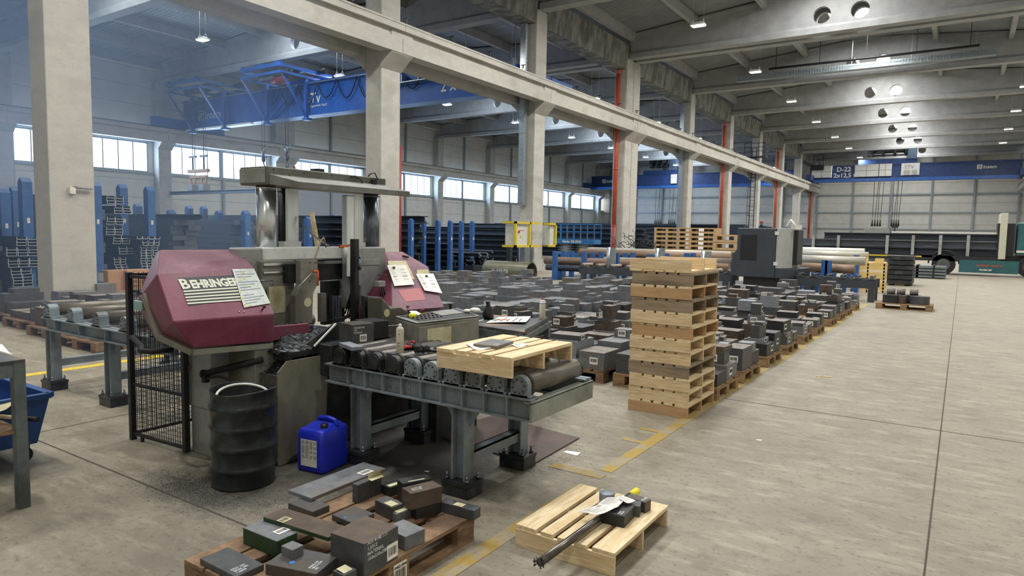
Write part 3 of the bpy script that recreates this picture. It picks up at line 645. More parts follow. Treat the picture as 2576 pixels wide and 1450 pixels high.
# ================= stored steel in the left hall =================
def post(x, y, z, w_, label, mt=RACKB, group='blue pointed rack posts', base=0):
    m = M().box(x-w_/2, x+w_/2, y-w_*.45, y+w_*.45, base, z-w_*.45)
    m.add([(x-w_/2, y-w_*.45, z-w_*.45), (x+w_/2, y-w_*.45, z-w_*.45), (x+w_/2, y+w_*.45, z-w_*.45), (x-w_/2, y+w_*.45, z-w_*.45), (x, y-w_*.45, z), (x, y+w_*.45, z)], [(0, 1, 4), (1, 2, 5, 4), (2, 3, 5), (3, 0, 4, 5)])
    if mt is RACKB and z > 2: m.box(x+w_/2, x+w_/2+.004, y-.03, y+.03, z*.62, z*.62+.12, 1)
    return one('rack_post', m, [mt, WHITE], label, 'rack post', group)
def postpx(px, pt, X, label, w_=.235):
    p = AX(px, pt, X); return post(X, p.y, p.z, w_, label)
P = [(62, 447, -18.2, 'tallest blue rack post left of the near concrete column'), (38, 470, -19.6, 'blue rack post half hidden left of the near column'), (8, 474, -19.4, 'dark blue rack post at the left edge of the picture'),
     (238, 458, -18.3, 'blue rack post just peeking out behind the near column'), (306, 464, -19.9, 'blue rack post behind the stacked channel ends'), (375, 470, -19.2, 'blue rack post right of the channel stacks')]
PP = [postpx(a, b, c, l) for a, b, c, l in P]
# shorter ones further back
for k, (px, pt, X) in enumerate([(430, 528, -23.5), (618, 530, -21.5), (346, 512, -26), (475, 518, -28), (512, 519, -28.5), (550, 530, -27), (835, 541, -24), (775, 545, -22)]):
    p = AX(px, pt, X); post(X, p.y, p.z, .26, 'shorter blue rack post among the long bundles behind the saw, %s from the left' % ['second', 'sixth', 'first', 'third', 'fourth', 'fifth', 'eighth', 'seventh'][k])
CHS = .0
def channel_mesh(w_, h, L):
    t = .011; m = M().box(-L, 0, -w_/2, w_/2, 0, t).box(-L, 0, -w_/2, -w_/2+t, t, h).box(-L, 0, w_/2-t, w_/2, t, h)
    m.box(-.004, .003, -w_/2, w_/2, 0, t, 1).box(-.004, .003, -w_/2, -w_/2+t, t, h, 1).box(-.004, .003, w_/2-t, w_/2, t, h, 1)
    return m.mesh('steel_channel', [BEAMD, mat('cut_steel_edge', 'C2CACE', None, .5, .2)])
CHM = {(.2, 10.5): channel_mesh(.2, .066, 10.5), (.14, 6): channel_mesh(.14, .066, 6)}
def chstack(px, ytop, ybot, X, cols, key, lab, grp):
    p = AX(px, ybot, X); zt = ZAT(px, ytop, p); h = .069; n = max(1, int((zt-max(p.z, 0.02))/h)); z = zt-n*h; jit = 0
    for r in range(n):
        if r % 4 == 0: jit = random.uniform(-.06, .06)
        for c in range(cols):
            o = bpy.data.objects.new('steel_channel', CHM[key]); COL.objects.link(o)
            o.location = (X+random.uniform(-.03, .03)+jit, p.y+(c-(cols-1)/2)*(key[0]+.01), z+r*h)
            tag(o, lab, 'steel channel', grp); o.location.z += .0
    return p, z, zt
def support(p, z, X, w_, L, lab):
    if z > .06: one('rack_support', M().box(X-1.2, X-1.0, p.y-w_, p.y+w_, 0, z), RACKB, lab, 'rack support')
seq = [(70, 596, 622, -17.95, 2, (.2, 10.5), 'left of the near column, at its top'), (58, 622, 650, -17.95, 3, (.2, 10.5), 'left of the near column, second from top'), (56, 676, 728, -17.95, 2, (.2, 10.5), 'left of the near column, at its bottom'), (62, 650, 676, -17.95, 3, (.2, 10.5), 'left of the near column, third from top'),
       (291, 493, 516, -18.3, 2, (.2, 10.5), 'right of the near column, top bundle'), (308, 518, 544, -18.3, 2, (.2, 10.5), 'right of the near column, second bundle'), (290, 545, 570, -18.3, 2, (.2, 10.5), 'right of the near column, third bundle'), (287, 571, 594, -18.3, 2, (.2, 10.5), 'right of the near column, fourth bundle'),
       (305, 594, 619, -18.3, 2, (.2, 10.5), 'right of the near column, fifth bundle'), (321, 620, 646, -18.3, 2, (.2, 10.5), 'right of the near column, sixth bundle'), (306, 647, 722, -18.3, 2, (.14, 6), 'right of the near column, bottom bundle'),
       (381, 605, 738, -17.9, 3, (.14, 6), 'behind the red saw hood'), (372, 595, 603, -17.9, 4, (.14, 6), 'on top of the stack behind the red hood')]
for px, yt, yb, X, c, key, wl in seq:
    p, z, zt = chstack(px, yt, yb, X, c, key, 'dark steel channel lying in the stack %s' % wl, 'steel channels %s' % wl)
    if z < .9: support(p, z, X, .3, key[1], 'low blue rack support under the channel stack %s' % wl)
def longbar(x0, x1, y, z, h, d, mt, label, cat='steel section', group=None, prof='I', name='steel_section'):
    m = M()
    if prof == 'I': m.box(x0, x1, y-d/2, y+d/2, z, z+h*.12).box(x0, x1, y-d/2, y+d/2, z+h*.88, z+h).box(x0, x1, y-d*.06, y+d*.06, z+h*.12, z+h*.88)
    elif prof == 'T': m.tube([(x0, y, z+h/2), (x1, y, z+h/2)], h/2, 16)
    else: m.box(x0, x1, y-d/2, y+d/2, z, z+h)
    return one(name, m, mt, label, cat, group)
def barstack(x0, x1, y, d, zs, h, mt, label, group, n=1, prof='B', sup=True, jit=.25):
    for r, z in enumerate(zs):
        for c in range(n): longbar(x0+random.uniform(-jit, jit), x1+random.uniform(-jit, jit), y+(c-(n-1)/2)*(d+.02), z, h, d, mt, label, 'steel section', group, prof)
    if sup and zs[0] > .06:
        for xx, e in ((x0+1, 'left end'), (x1-1.3, 'right end')): one('rack_support', M().box(xx, xx+.2, y-d*n/2, y+d*n/2, 0, zs[0]), RACKB, '%s support under %s' % (e, group), 'rack support')
# left of near column: flat layers
y = AX(20, 600, -19).y
barstack(-30, -18.35, PP[0].data.vertices[0].co.y-.6, .35, [.15+.13*k for k in range(17)], .12, BEAMS, 'long steel bar in the tall stack at the left edge', 'long bars in the stack at the left edge', 1)
barstack(-30, -18.55, 8.65, .3, [.15+.14*k for k in range(17)], .13, BEAMS, 'long steel bar in the tall stack right behind the near column', 'long bars in the stack behind the near column', 1)
barstack(-31, -19.2, 11.4, .4, [.1+.15*k for k in range(12)], .14, BEAMS, 'long steel section in the stack behind the red saw hood', 'long sections behind the red saw hood', 2)
barstack(-34, -21.8, 15.2, .5, [.1+.17*k for k in range(11)], .16, BEAMS, 'long steel section in the wide stack left of the chrome saw column', 'long sections left of the chrome saw column', 2)
barstack(-38, -24, 19, .6, [.1+.24*k for k in range(9)], .23, BEAMS, 'heavy long section in the back stack below the windows', 'heavy sections in the back stack below the windows', 2)
barstack(-23, -18.6, 19.3, .5, [.1+.2*k for k in range(5)], .19, BEAMD, 'dark section seen between the saw columns', 'dark sections between the saw columns', 1)
# tilted wide flange beams on top
m = M()
for k in range(2): longbar(-27, -17.9-k*.5, 11.2+k*.3, 1.895, .16, .2, BEAMS, 'loose wide beam lying on top behind the red saw hood, %s' % ('front' if k == 0 else 'rear'), 'steel section')
# racks right of the second column
ps = [(1034, 550, -17.5), (1066, 551, -18.8), (1102, 553, -17.7), (1133, 554, -17.7), (1161, 555, -17.9), (1188, 556, -17.9)]
for k, (px, pt, X) in enumerate(ps): p = AX(px, pt, X); post(X, p.y, p.z, .17, 'blue rack post right of the second column, %s from the left' % ['first', 'second', 'third', 'fourth', 'fifth', 'sixth'][k])
barstack(-30, -17.9, 20.4, .45, [.2+.3*k for k in range(7)], .29, BEAMD, 'dark I beam in the rack right of the second column', 'dark beams in the rack right of the second column', 1, 'I')
barstack(-29, -18.0, 22.6, .5, [.2+.25*k for k in range(4)], .24, BEAMD, 'dark channel bundle in the middle rack bay', 'dark sections in the middle rack bay', 1, 'I')
for k in range(26):
    y = 24.2+random.uniform(-.9, .9); z = .25+.11*(k//5)+random.uniform(0, .03)
    o = bpy.data.objects.new('steel_channel', CHM[(.14, 6)]); COL.objects.link(o); o.location = (-17.6+random.uniform(-.5, .3), y, z); o.rotation_euler = (random.uniform(-.9, .9), 0, random.uniform(-.05, .05)); tag(o, 'short dark offcut in the jumbled pile in front of the blue posts', 'steel channel', 'jumbled offcuts in front of the blue posts')
one('rack_support', M().box(-19.5, -17.4, 23.3, 25.2, 0, .24), BEAMD, 'low base under the jumbled offcut pile', 'rack support')
for k in range(2):
    x = -17.3; y = 25.9+k*.9; m = M().box(x-.1, x+.1, y-.1, y+.1, 0, 1.9-.35*k); m.bar((x, y, .9), (x, y+.55, 1.35), .1)
    one('rack_post', m, BEAMD, 'dark rack post with a brace beside the steel ring, %s' % ('taller' if k == 0 else 'shorter'), 'rack post')
m = M(); m.tube([(-17.1, 27.2+.62*math.cos(a*PI/12), .8+.62*math.sin(a*PI/12)) for a in range(25)], .025, 6); m.bar((-17.1, 27.2, 0), (-17.1, 27.2, .2), .04); one('steel_ring', m, mat('dull_ring', '5A6068', None, .5), 'thin steel ring standing against the dark beams', 'ring')
for r, (yy, x0, x1, hh, nn) in enumerate([(31, -33, -20.1, .3, 5), (34.5, -36, -22.3, .3, 6), (42, -40, -17.2, .33, 6), (50, -40, -17.2, .3, 8), (57, -40, -17, .32, 8)]):
    barstack(x0, x1, yy, .8, [.1+hh*k for k in range(nn)], hh-.01, [BEAMD, BEAMS, BEAMD, BEAMS, BEAMD][r], 'long dark section in the %s storage row behind the third column' % ORD[r], 'long sections in the %s storage row behind the third column' % ORD[r], 1, 'I')
for r, (yy, x0, x1) in enumerate([(66, -40, -17), (74, -40, -17), (80, -40, -17)]):
    barstack(x0, x1, yy, .9, [.1+.35*k for k in range(8)], .34, BEAMD, 'far dark section in the %s storage row before the end wall' % ORD[r], 'far sections in the %s storage row before the end wall' % ORD[r], 1, 'B')
# ================= the band saw and what stands round it =================
def hull(name, pts, mt, parent, bevel=.004):
    bm = bmesh.new()
    for p in pts: bm.verts.new(p)
    r = bmesh.ops.convex_hull(bm, input=bm.verts)
    bmesh.ops.delete(bm, geom=[g for g in r['geom_interior'] if isinstance(g, bmesh.types.BMVert)], context='VERTS')
    bmesh.ops.dissolve_limit(bm, angle_limit=.12, verts=bm.verts, edges=bm.edges)
    me = bpy.data.meshes.new(name); bm.to_mesh(me); bm.free()
    for m in (mt if isinstance(mt, list) else [mt]): me.materials.append(m)
    o = bpy.data.objects.new(name, me); COL.objects.link(o)
    if parent: o.parent = parent; o.location = -wloc(parent)
    if bevel: bv(o, bevel)
    return o
def rx(x0, y0, x1, y1, X, d, m=None, mi=0):
    "box whose +X face fills the measured rectangle, going d metres back"
    a, b = AX(x0, (y0+y1)/2, X), AX(x1, (y0+y1)/2, X); c_, e = AX((x0+x1)/2, y0, X), AX((x0+x1)/2, y1, X)
    m = m or M(); return m.box(X-d, X, min(a.y, b.y), max(a.y, b.y), e.z, c_.z, mi)
def polyx(pts, X, d, m=None, mi=0):
    m = m or M(); return m.prism([AX(x, y, X) for x, y in pts], (-d, 0, 0), mi)
SAW = thing('band_saw', 'large grey and red twin column band saw in a cloud of haze', 'band saw', (-4.6, 3.8, 0))
# base
M().box(-4.86, -4.5, 2.85, 3.5, .36, .86).build('base_cabinet', MGREY, SAW, .008)
M().box(-4.78, -4.5, 2.87, 3.5, 0, .36).build('base_foot', MGREY, SAW, .004)
M().box(-4.5, -4.18, 3.0, 3.5, .02, .84).build('base_side', MOLIVE, SAW, .004)
M().box(-5.3, -4.35, 3.3, 5.5, 0, .62).box(-4.35, -4.05, 3.5, 4.9, 0, .6).build('machine_bed', DARKM, SAW, .01)
M().box(-4.5, -3.86, 3.42, 4.05, .6, .84).build('cutting_table', DARKM, SAW, .006)
# prohibition sign
o = SAW; c_ = AY(472, 923, 2.845); m = M(); m.lathe((0, 0, 0), [(0, 0), (.034, 0), (.034, .001), (0, .001)], 28)
m.v = [(c_.x+v[0], c_.y-v[2], c_.z+v[1]) for v in m.v]; sg = m.build('round_sign', WHITE, SAW)
m = M(); m.tube([(c_.x+.031*math.cos(a*PI/14), c_.y-.002, c_.z+.031*math.sin(a*PI/14)) for a in range(29)], .003, 5); m.bar((c_.x-.02, c_.y-.002, c_.z+.024), (c_.x+.02, c_.y-.002, c_.z-.024), .004)
m.build('red_ring', mat('sign_red', 'B5232E', None, .5), sg)
m = M(); m.tube([(c_.x-.014, c_.y-.001, c_.z-.004), (c_.x, c_.y-.001, c_.z+.008), (c_.x+.016, c_.y-.001, c_.z+.008)], [.003, .008, .006], 6); m.tube([(c_.x-.002, c_.y-.001, c_.z+.002), (c_.x-.01, c_.y-.001, c_.z-.014)], .002, 5); m.build('hand_symbol', INK, sg)
# columns
def colm(px, X, r, z0, z1, mt, nm):
    p = AX(px, 550, X); M().tube([(X, p.y, z0), (X, p.y, z1)], r, 28).tube([(X, p.y, z1-.06), (X, p.y, z1-.05)], r+.004, 28).build(nm, mt, SAW); return p.y
yA = colm(670, -4.75, .078, 1.45, 2.08, CHROME, 'guide_column'); yB = colm(934, -4.75, .075, 1.45, 2.08, CHROMED, 'guide_column')
colm(708, -5.0, .03, 1.45, 2.08, DARKM, 'lift_cylinder'); colm(716, -4.95, .035, 1.45, 2.08, DARKM, 'lift_cylinder')
BRU = mat('brushed_aluminium', 'EDF2F3', 'DDE4E6', .42, .85, scale=5, stretch=(3, 3, .4), grime=.1)
rx(724, 476, 751, 622, -4.82, .03).build('column_cover', BRU, SAW); rx(716, 608, 758, 624, -4.8, .08).build('cover_foot', MLIGHT, SAW)
rx(893, 490, 914, 626, -4.75, .03).build('column_cover', BRU, SAW); rx(888, 610, 920, 626, -4.74, .08).build('cover_foot', MLIGHT, SAW)
rx(873, 492, 892, 697, -4.55, .07).build('scale_rail', BRU, SAW, .006)
# top bridge
BRG = mat('bridge_grey_paint', '5E5F5A', '73746D', .5, scale=6, c3='4E4E49')
a = AX(672, 445, -4.6); b = AX(971, 470, -4.6); zt_ = 2.19
M().box(-4.95, -4.6, a.y-.0, b.y, 2.045, zt_).build('top_bridge', BRG, SAW, .006)
M().box(-4.95, -4.62, a.y-.006, a.y-.001, 2.06, 2.175).build('bridge_end_plate', MGREY, SAW, .003)
t1, t2 = a.y+.07, b.y+.10
m = M().add([(-4.6, t1-.05, 2.13), (-4.6, t2-.1, 2.13), (-4.38, t2, 2.07), (-4.38, t1+.06, 2.07), (-4.38, t1+.06, 2.02), (-4.38, t2-.01, 2.02), (-4.6, t2-.1, 2.045), (-4.6, t1-.05, 2.045)], [(0, 3, 2, 1), (3, 4, 5, 2), (4, 7, 6, 5), (0, 7, 4, 3), (1, 2, 5, 6), (0, 1, 6, 7)])
m.build('sloping_canopy', mat('canopy_grey_paint', '6E6F6C', '82837E', .5, scale=6, c3='5C5B56'), SAW, .003)
m = M()
for k in range(8): m.tube([(-4.6, a.y+.06+k*.15, 2.165-.03*(k % 2)), (-4.597, a.y+.06+k*.15, 2.165-.03*(k % 2))], .006, 8)
m.build('bolt_row', BLACK, SAW)
q = AX(795, 424, -4.75); M().box(-4.8, -4.7, q.y-.02, q.y+.05, zt_, zt_+.035).tube([(-4.75, q.y+.07, zt_), (-4.75, q.y+.07, zt_+.03)], .018, 10).build('valve_block', MATS['black_paint'], SAW)
q = AX(740, 425, -4.75); M().lathe((-4.75, q.y, zt_), [(.035, 0), (.033, .012), (.012, .02), (.01, .035)], 14).build('lifting_eye', RUST, SAW)
m = M(); q = AX(880, 440, -4.6); m.tube([(-4.6, q.y, 2.17), (-4.58, q.y+.05, 2.18), (-4.57, q.y+.11, 2.15), (-4.57, q.y+.14, 2.09)], .006, 6); q = AX(935, 440, -4.6); m.tube([(-4.65, q.y-.02, 2.17), (-4.62, q.y, 2.22), (-4.6, q.y+.04, 2.23), (-4.58, q.y+.06, 2.17)], .006, 6); m.box(-4.6, -4.575, q.y-.01, q.y+.04, 2.09, 2.17); m.build('bridge_cable', BLACKR, SAW)
# saw frame
rx(664, 622, 872, 654, -4.62, .13).build('frame_beam', MLIGHT, SAW, .01)
m = rx(603, 624, 665, 700, -4.64, .15); m.build('frame_casting', MGREY, SAW, .012)
m = rx(887, 622, 971, 775, -4.58, .2); m.build('frame_casting', MGREY, SAW, .012)
rx(905, 652, 955, 668, -4.572, .012).build('casting_rib', MGREY, SAW, .003)
rx(660, 655, 742, 880, -4.58, .12).build('guide_housing', MOLIVE, SAW, .008)
rx(664, 662, 737, 668, -4.56, .03).build('slide_rail', CHROME, SAW); rx(664, 683, 737, 687, -4.56, .03).build('slide_rail', CHROME, SAW)
rx(677, 721, 718, 788, -4.576, .003).build('yellowed_plate', PAPERY, SAW)
rx(727, 664, 758, 713, -4.5, .1).build('carriage', DARKM, SAW, .004)
rx(770, 654, 862, 706, -4.66, .06).build('rear_slide', BLACK, SAW, .004); rx(800, 656, 870, 664, -4.62, .04).build('slide_rail', CHROMED, SAW)
polyx([(757, 654), (800, 654), (800, 716), (789, 738), (786, 815), (744, 816), (743, 745), (757, 716)], -4.42, .07).build('guide_arm', MOLIVE, SAW, .006)
def disc(px, py, X, r, mt, nm, par=SAW, th=.002):
    c_ = AX(px, py, X); m = M(); m.tube([(c_.x, c_.y, c_.z), (c_.x+th, c_.y, c_.z)], r, 24); return m.build(nm, mt, par)
disc(774, 761, -4.42, .037, PAPERY, 'round_sticker'); disc(780, 661, -4.42, .006, BLACK, 'bolt', th=.004); disc(794, 662, -4.42, .006, BLACK, 'bolt', th=.004); disc(779, 708, -4.42, .006, BLACK, 'bolt', th=.004)
a, b, c_ = AX(745, 728, -4.38), AX(787, 684, -4.38), AX(799, 682, -4.38); M().tube([a, b], .004, 6).build('lever_rod', CHROME, SAW)
M().tube([b, c_], .011, 10).tube([c_, AX(800, 719, -4.38)], [.009, .007], 10).build('lever_grip', ORANGE, SAW)
M().tube([AX(790, 655, -4.44), AX(800, 630, -4.44), AX(807, 605, -4.44), AX(814, 598, -4.44), AX(820, 622, -4.5)], .007, 8).build('pale_hose', mat('pale_hose', 'B9B194', None, .6), SAW)
M().tube([AX(752, 545, -4.8), AX(765, 572, -4.75), AX(795, 597, -4.7), AX(830, 622, -4.7)], .008, 8).build('grey_hose', MGREY, SAW)
M().tube([AX(868, 647, -4.4), AX(868, 622, -4.4)], .022, 12).build('sensor_body', MLIGHT, SAW); M().tube([AX(854, 621, -4.4), AX(872, 620, -4.4)], .012, 10).tube([AX(868, 622, -4.4), AX(879, 617, -4.4)], .008, 8).build('sensor_cap', ORANGE, SAW)
M().box(-4.42, -4.36, AX(893, 700, -4.36).y, AX(903, 700, -4.36).y, .86, 1.62).build('black_upright', BLACK, SAW)
M().tube([AX(905, 680, -4.33), AX(905, 652, -4.33)], .014, 10).tube([AX(905, 652, -4.33), AX(905, 642, -4.33)], .008, 8).build('lubricator', CHROMED, SAW)
rx(816, 706, 868, 815, -4.75, .06).build('rear_plate', DARKM, SAW, .004); rx(808, 738, 822, 810, -4.6, .05).build('vise_jaw', MATS['oily_machine_grey'], SAW, .003)
for k, px in enumerate((838, 852)): rx(px, 745, px+8, 806, -4.55, .05).build('clamp_bar', CHROMED, SAW, .003)
m = M()
for k in range(3): m.tube([AX(868+k*5, 790+k*6, -4.6), AX(885, 730+k*7, -4.55), AX(893, 712+k*8, -4.5)], .007, 7)
m.tube([AX(858, 805, -4.45), AX(885, 790, -4.45), AX(900, 765, -4.45), AX(905, 720, -4.5)], .016, 8)
m.build('hose_bundle', BLACKR, SAW)
polyx([(917, 745), (962, 748), (962, 830), (958, 842), (917, 812)], -4.2, .05).build('vise_plate', MATS['greasy_conveyor_steel'], SAW, .003)
polyx([(962, 750), (983, 775), (1008, 772), (1028, 785), (1028, 800), (1010, 800), (1010, 880), (962, 880)], -4.0, .18).build('vise_body', MOLIVE, SAW, .008)
disc(973, 788, -3.999, .033, PAPERY, 'round_sticker'); disc(1024, 771, -4.05, .01, CHROMED, 'bolt', th=.02)
rx(846, 812, 866, 800, -4.15, .02).build('small_guard', DARKM, SAW)
M().box(-4.6, -4.1, AX(865, 860, -4.2).y-.28, AX(850, 860, -4.2).y, .62, .9).build('vise_base', DARKM, SAW, .01)
# chute side with bright edge
polyx([(768, 868), (842, 814), (868, 812), (868, 872), (800, 876)], -4.02, .02).build('chute_side', MATS['dark_machine_metal'], SAW)
M().bar(AX(790, 872, -4.0), AX(845, 815, -4.0), .012).build('bright_edge', MLIGHT, SAW)
# near red hood
Xa = -4.15
U1, U2, L1 = AX(395, 690, -4.42), AX(640, 675, -4.42), AX(435, 810, Xa)
nrm = (U2-U1).cross(L1-U1).normalized()
L2 = APL(690, 791, U1, nrm)
U2 = APL(640, 676, U1, nrm)
T1, T2 = AX(402, 629, -4.8), AX(600, 628, -4.8)
B1, B2 = AX(490, 876, Xa-.01), AX(690, 860, Xa-.01)
S1, S2 = AX(368, 730, -4.62), AX(408, 838, -4.45)
bk = [Vector((-4.9, p.y+.03, p.z-.02)) for p in (T1, T2)]+[Vector((-4.85, S1.y+.05, S1.z-.1)), Vector((-4.8, B1.y+.1, B1.z-.04)), Vector((-4.8, B2.y, B2.z-.04)), Vector((-4.8, L2.y, L2.z))]
HOOD = hull('wheel_hood', [U1, U2, L1, L2, T1, T2, B1, B2, S1, S2]+bk, [RED, REDD], SAW, .006)
for p in HOOD.data.polygons:
    if p.normal.z > .69: p.material_index = 1
off = nrm if nrm.x > 0 else -nrm
rim = [S1, S2, B1, B2]
m = M()
for p, q in zip(rim[:-1], rim[1:]): m.bar(p+Vector((-.03, 0, -.03)), q+Vector((-.03, 0, -.03)), .035, .04)
m.build('grey_hood_rim', MOLIVE, HOOD)
def onface(pts, th=.002, P0=U1, N=nrm, lift=.001):
    ps = [APL(x, y, P0, N)+off*lift for x, y in pts]; m = M(); return m.prism(ps, off*th)
onface([(447, 700), (588, 693), (607, 752), (475, 770)], .0015).build('name_plate', mat('plate_black', '24262A', '2E3136', .5, scale=20), HOOD)
o0 = APL(457, 728, U1, nrm)+off*.004; ux = (APL(590, 720, U1, nrm)-APL(457, 729, U1, nrm)); vy = APL(450, 704, U1, nrm)-APL(457, 729, U1, nrm)
LW = mat('plate_white', 'D9DCCB', None, .6)
tt = text('B', vy.length*1.36, frame(o0, ux, vy), LW, HOOD, 'name_lettering', .0006, .003, sx=1.0)
text('EHRINGER', vy.length*1.1, frame(o0+ux.normalized()*vy.length*.86, ux, vy), LW, HOOD, 'name_lettering', .0006, .0045, sx=.8)
m = M()
for k in range(5):
    yy = 733+k*7.6; xx = 460+k*2.6
    ps = [APL(x, y, U1, nrm)+off*.0035 for x, y in ((xx, yy), (xx+136, yy-9.5), (xx+137, yy-6.2), (xx+1, yy+3.3))]; m.prism(ps, off*.001)
m.build('plate_stripes', LW, HOOD)
sh = onface([(583, 679), (638, 678), (679, 765), (613, 776)], .002, lift=.006).build('taped_instruction_sheet', mat('sheet_in_plastic', 'CFD6CF', 'B9C2C0', .3, scale=9), HOOD)
m = M()
for k in range(13):
    t0 = (k+1)/14.5; a = Vector((583, 679, 0)).lerp(Vector((613, 776, 0)), t0); b = Vector((638, 678, 0)).lerp(Vector((679, 765, 0)), t0)
    if k in (3, 8): continue
    p0, p1 = a.lerp(b, .08), a.lerp(b, .55+.35*((k*5) % 3)/2)
    m.prism([APL(x, y, U1, nrm)+off*.009 for x, y in ((p0.x, p0.y), (p1.x, p1.y), (p1.x, p1.y+1.6), (p0.x, p0.y+1.6))], off*.0004)
m.build('printed_lines', mat('faded_print', '7E90A0', None, .8), sh)
m = M()
for x, y in ((609, 688), (612, 702), (602, 706), (622, 722), (601, 737), (606, 752), (614, 768), (628, 770)): m.prism([APL(x+dx, y+dy, U1, nrm)+off*.0098 for dx, dy in ((-3, 3), (1, -4), (5, 3), (2, 1))], off*.0004)
m.build('yellow_tape_scraps', mat('old_tape', 'D9CE7A', None, .6), sh)
kb = APL(658, 782, U1, nrm); M().tube([kb, kb+off*.035], .005, 8).sphere(kb+off*.045, .012, 8).build('black_knob', BLACK, HOOD)
m = M()
for x, y in ((601, 785), (614, 785)): p = APL(x, y, U1, nrm); m.sphere(p+off*.002, .005, 6)
m.build('hood_screws', CHROME, HOOD)
polyx([(688, 822), (778, 814), (780, 840), (690, 858)], -4.2, .04).build('blade_guard_arm', RED, SAW, .003)
rx(778, 818, 788, 838, -4.2, .05).build('blade_guide', CHROMED, SAW, .002)
p = AX(361, 768, -4.75); M().box(-4.83, -4.72, p.y-.03, p.y+.03, p.z-.035, p.z+.03).build('switch_box', mat('pale_green_plastic', '8FB3B3', None, .5), SAW, .004)
M().tube([p+Vector((.0, .02, 0)), p+Vector((.05, .07, -.01))], .03, 10).tube([p+Vector((.02, 0, .03)), p+Vector((.0, -.02, .08)), p+Vector((.03, .05, .11))], .008, 6).build('switch_knob', BLACK, SAW)
M().tube([AX(655, 707, -4.4), AX(686, 706, -4.4)], .006, 8).tube([AX(670, 750, -4.4), AX(670, 722, -4.4), AX(676, 716, -4.4), AX(688, 716, -4.4)], .006, 8).build('coolant_pipe', CHROMED, SAW)
# far red hood
Y0 = AX(975, 650, -4.85).y
F = [AX(968, 634, -4.85), AX(1012, 633, -4.85), AX(985, 671, -4.5), AX(1077, 671, -4.5), AX(988, 783, -4.02), AX(1118, 772, -4.02), AX(955, 700, -4.4)]
n2 = (F[3]-F[2]).cross(F[4]-F[2]).normalized(); F[5] = APL(1118, 773, F[2], n2)
H2 = hull('wheel_hood', F[:6]+[Vector((-4.95, F[0].y, 1.3)), Vector((-4.95, F[5].y, 1.1)), Vector((-4.6, F[5].y+.05, .9)), Vector((-4.5, F[4].y, .88)), Vector((-4.1, F[5].y, .95))], [RED, REDD], SAW, .006)
for p in H2.data.polygons:
    if p.normal.z > .72: p.material_index = 1
of2 = n2 if n2.x > 0 else -n2
def face2(pts, lift, th): return M().prism([APL(x, y, F[2], n2)+of2*lift for x, y in pts], of2*th)
face2([(975, 657), (1020, 657), (1035, 685), (1042, 703), (985, 700)], .001, .001).build('glue_patch', PAPERY, H2); face2([(1049, 679), (1076, 679), (1084, 705), (1050, 700)], .001, .001).build('glue_patch', PAPERY, H2)
face2([(1000, 730), (1060, 725), (1070, 755), (1020, 760)], .001, .001).build('clean_red_patch', mat('clean_red', '9A2B33', None, .4), H2)
for sgn, cr, lab in ((0, [(973, 669), (1020, 669), (1040, 720), (990, 724)], 'left'), (1, [(1045, 691), (1089, 690), (1110, 742), (1066, 735)], 'right')):
    sh = one('delivery_note', M().prism([APL(x, y, F[2], n2)+of2*(.004+.012*(i in (2, 3))) for i, (x, y) in enumerate(cr)], of2*.004), PAPER, 'white printed delivery notes held by a magnet on the far red hood, %s sheet' % lab, 'paper', None)
    m = M()
    for k in range(9):
        a = Vector(cr[0]+(0,)).lerp(Vector(cr[3]+(0,)), (k+1.5)/12); b = Vector(cr[1]+(0,)).lerp(Vector(cr[2]+(0,)), (k+1.5)/12)
        for s0, s1 in ((.1, .3), (.6, .85)) if k % 2 else ((.1, .24),): p0, p1 = a.lerp(b, s0), a.lerp(b, s1); m.prism([APL(x, y, F[2], n2)+of2*(.0095+.011*(k+1.5)/12) for x, y in ((p0.x, p0.y), (p1.x, p1.y), (p1.x, p1.y+(1.8 if k == 5 else .5)), (p0.x, p0.y+(1.8 if k == 5 else .5)))], of2*.0006)
    m.build('printed_lines', INKG, sh)
    cc = (cr[0][0]+(16 if sgn == 0 else 26), cr[0][1]+(8 if sgn == 0 else 7)); p = APL(cc[0], cc[1], F[2], n2); one('magnet', M().tube([p+of2*.012, p+of2*.024], .013, 12), BLACK, 'round black magnet holding the %s delivery note' % lab, 'magnet')
p = AX(1013, 648, -4.7); one('magnet', M().tube([p+Vector((.02, -.02, .014)), p+Vector((.03, .05, .004))], .012, 8), BLACK, 'spare black magnet lying on top of the far red hood', 'magnet')
rx(953, 708, 970, 722, -4.3, .06).build('valve_body', MGREY, SAW, .003); m = M()
for k in range(3): m.tube([AX(955+k*5, 722, -4.3), AX(957+k*6, 748, -4.3)], .006, 6)
m.tube([AX(950, 692, -4.3), AX(975, 692, -4.3)], .004, 6); m.build('valve_hoses', BLACKR, SAW)
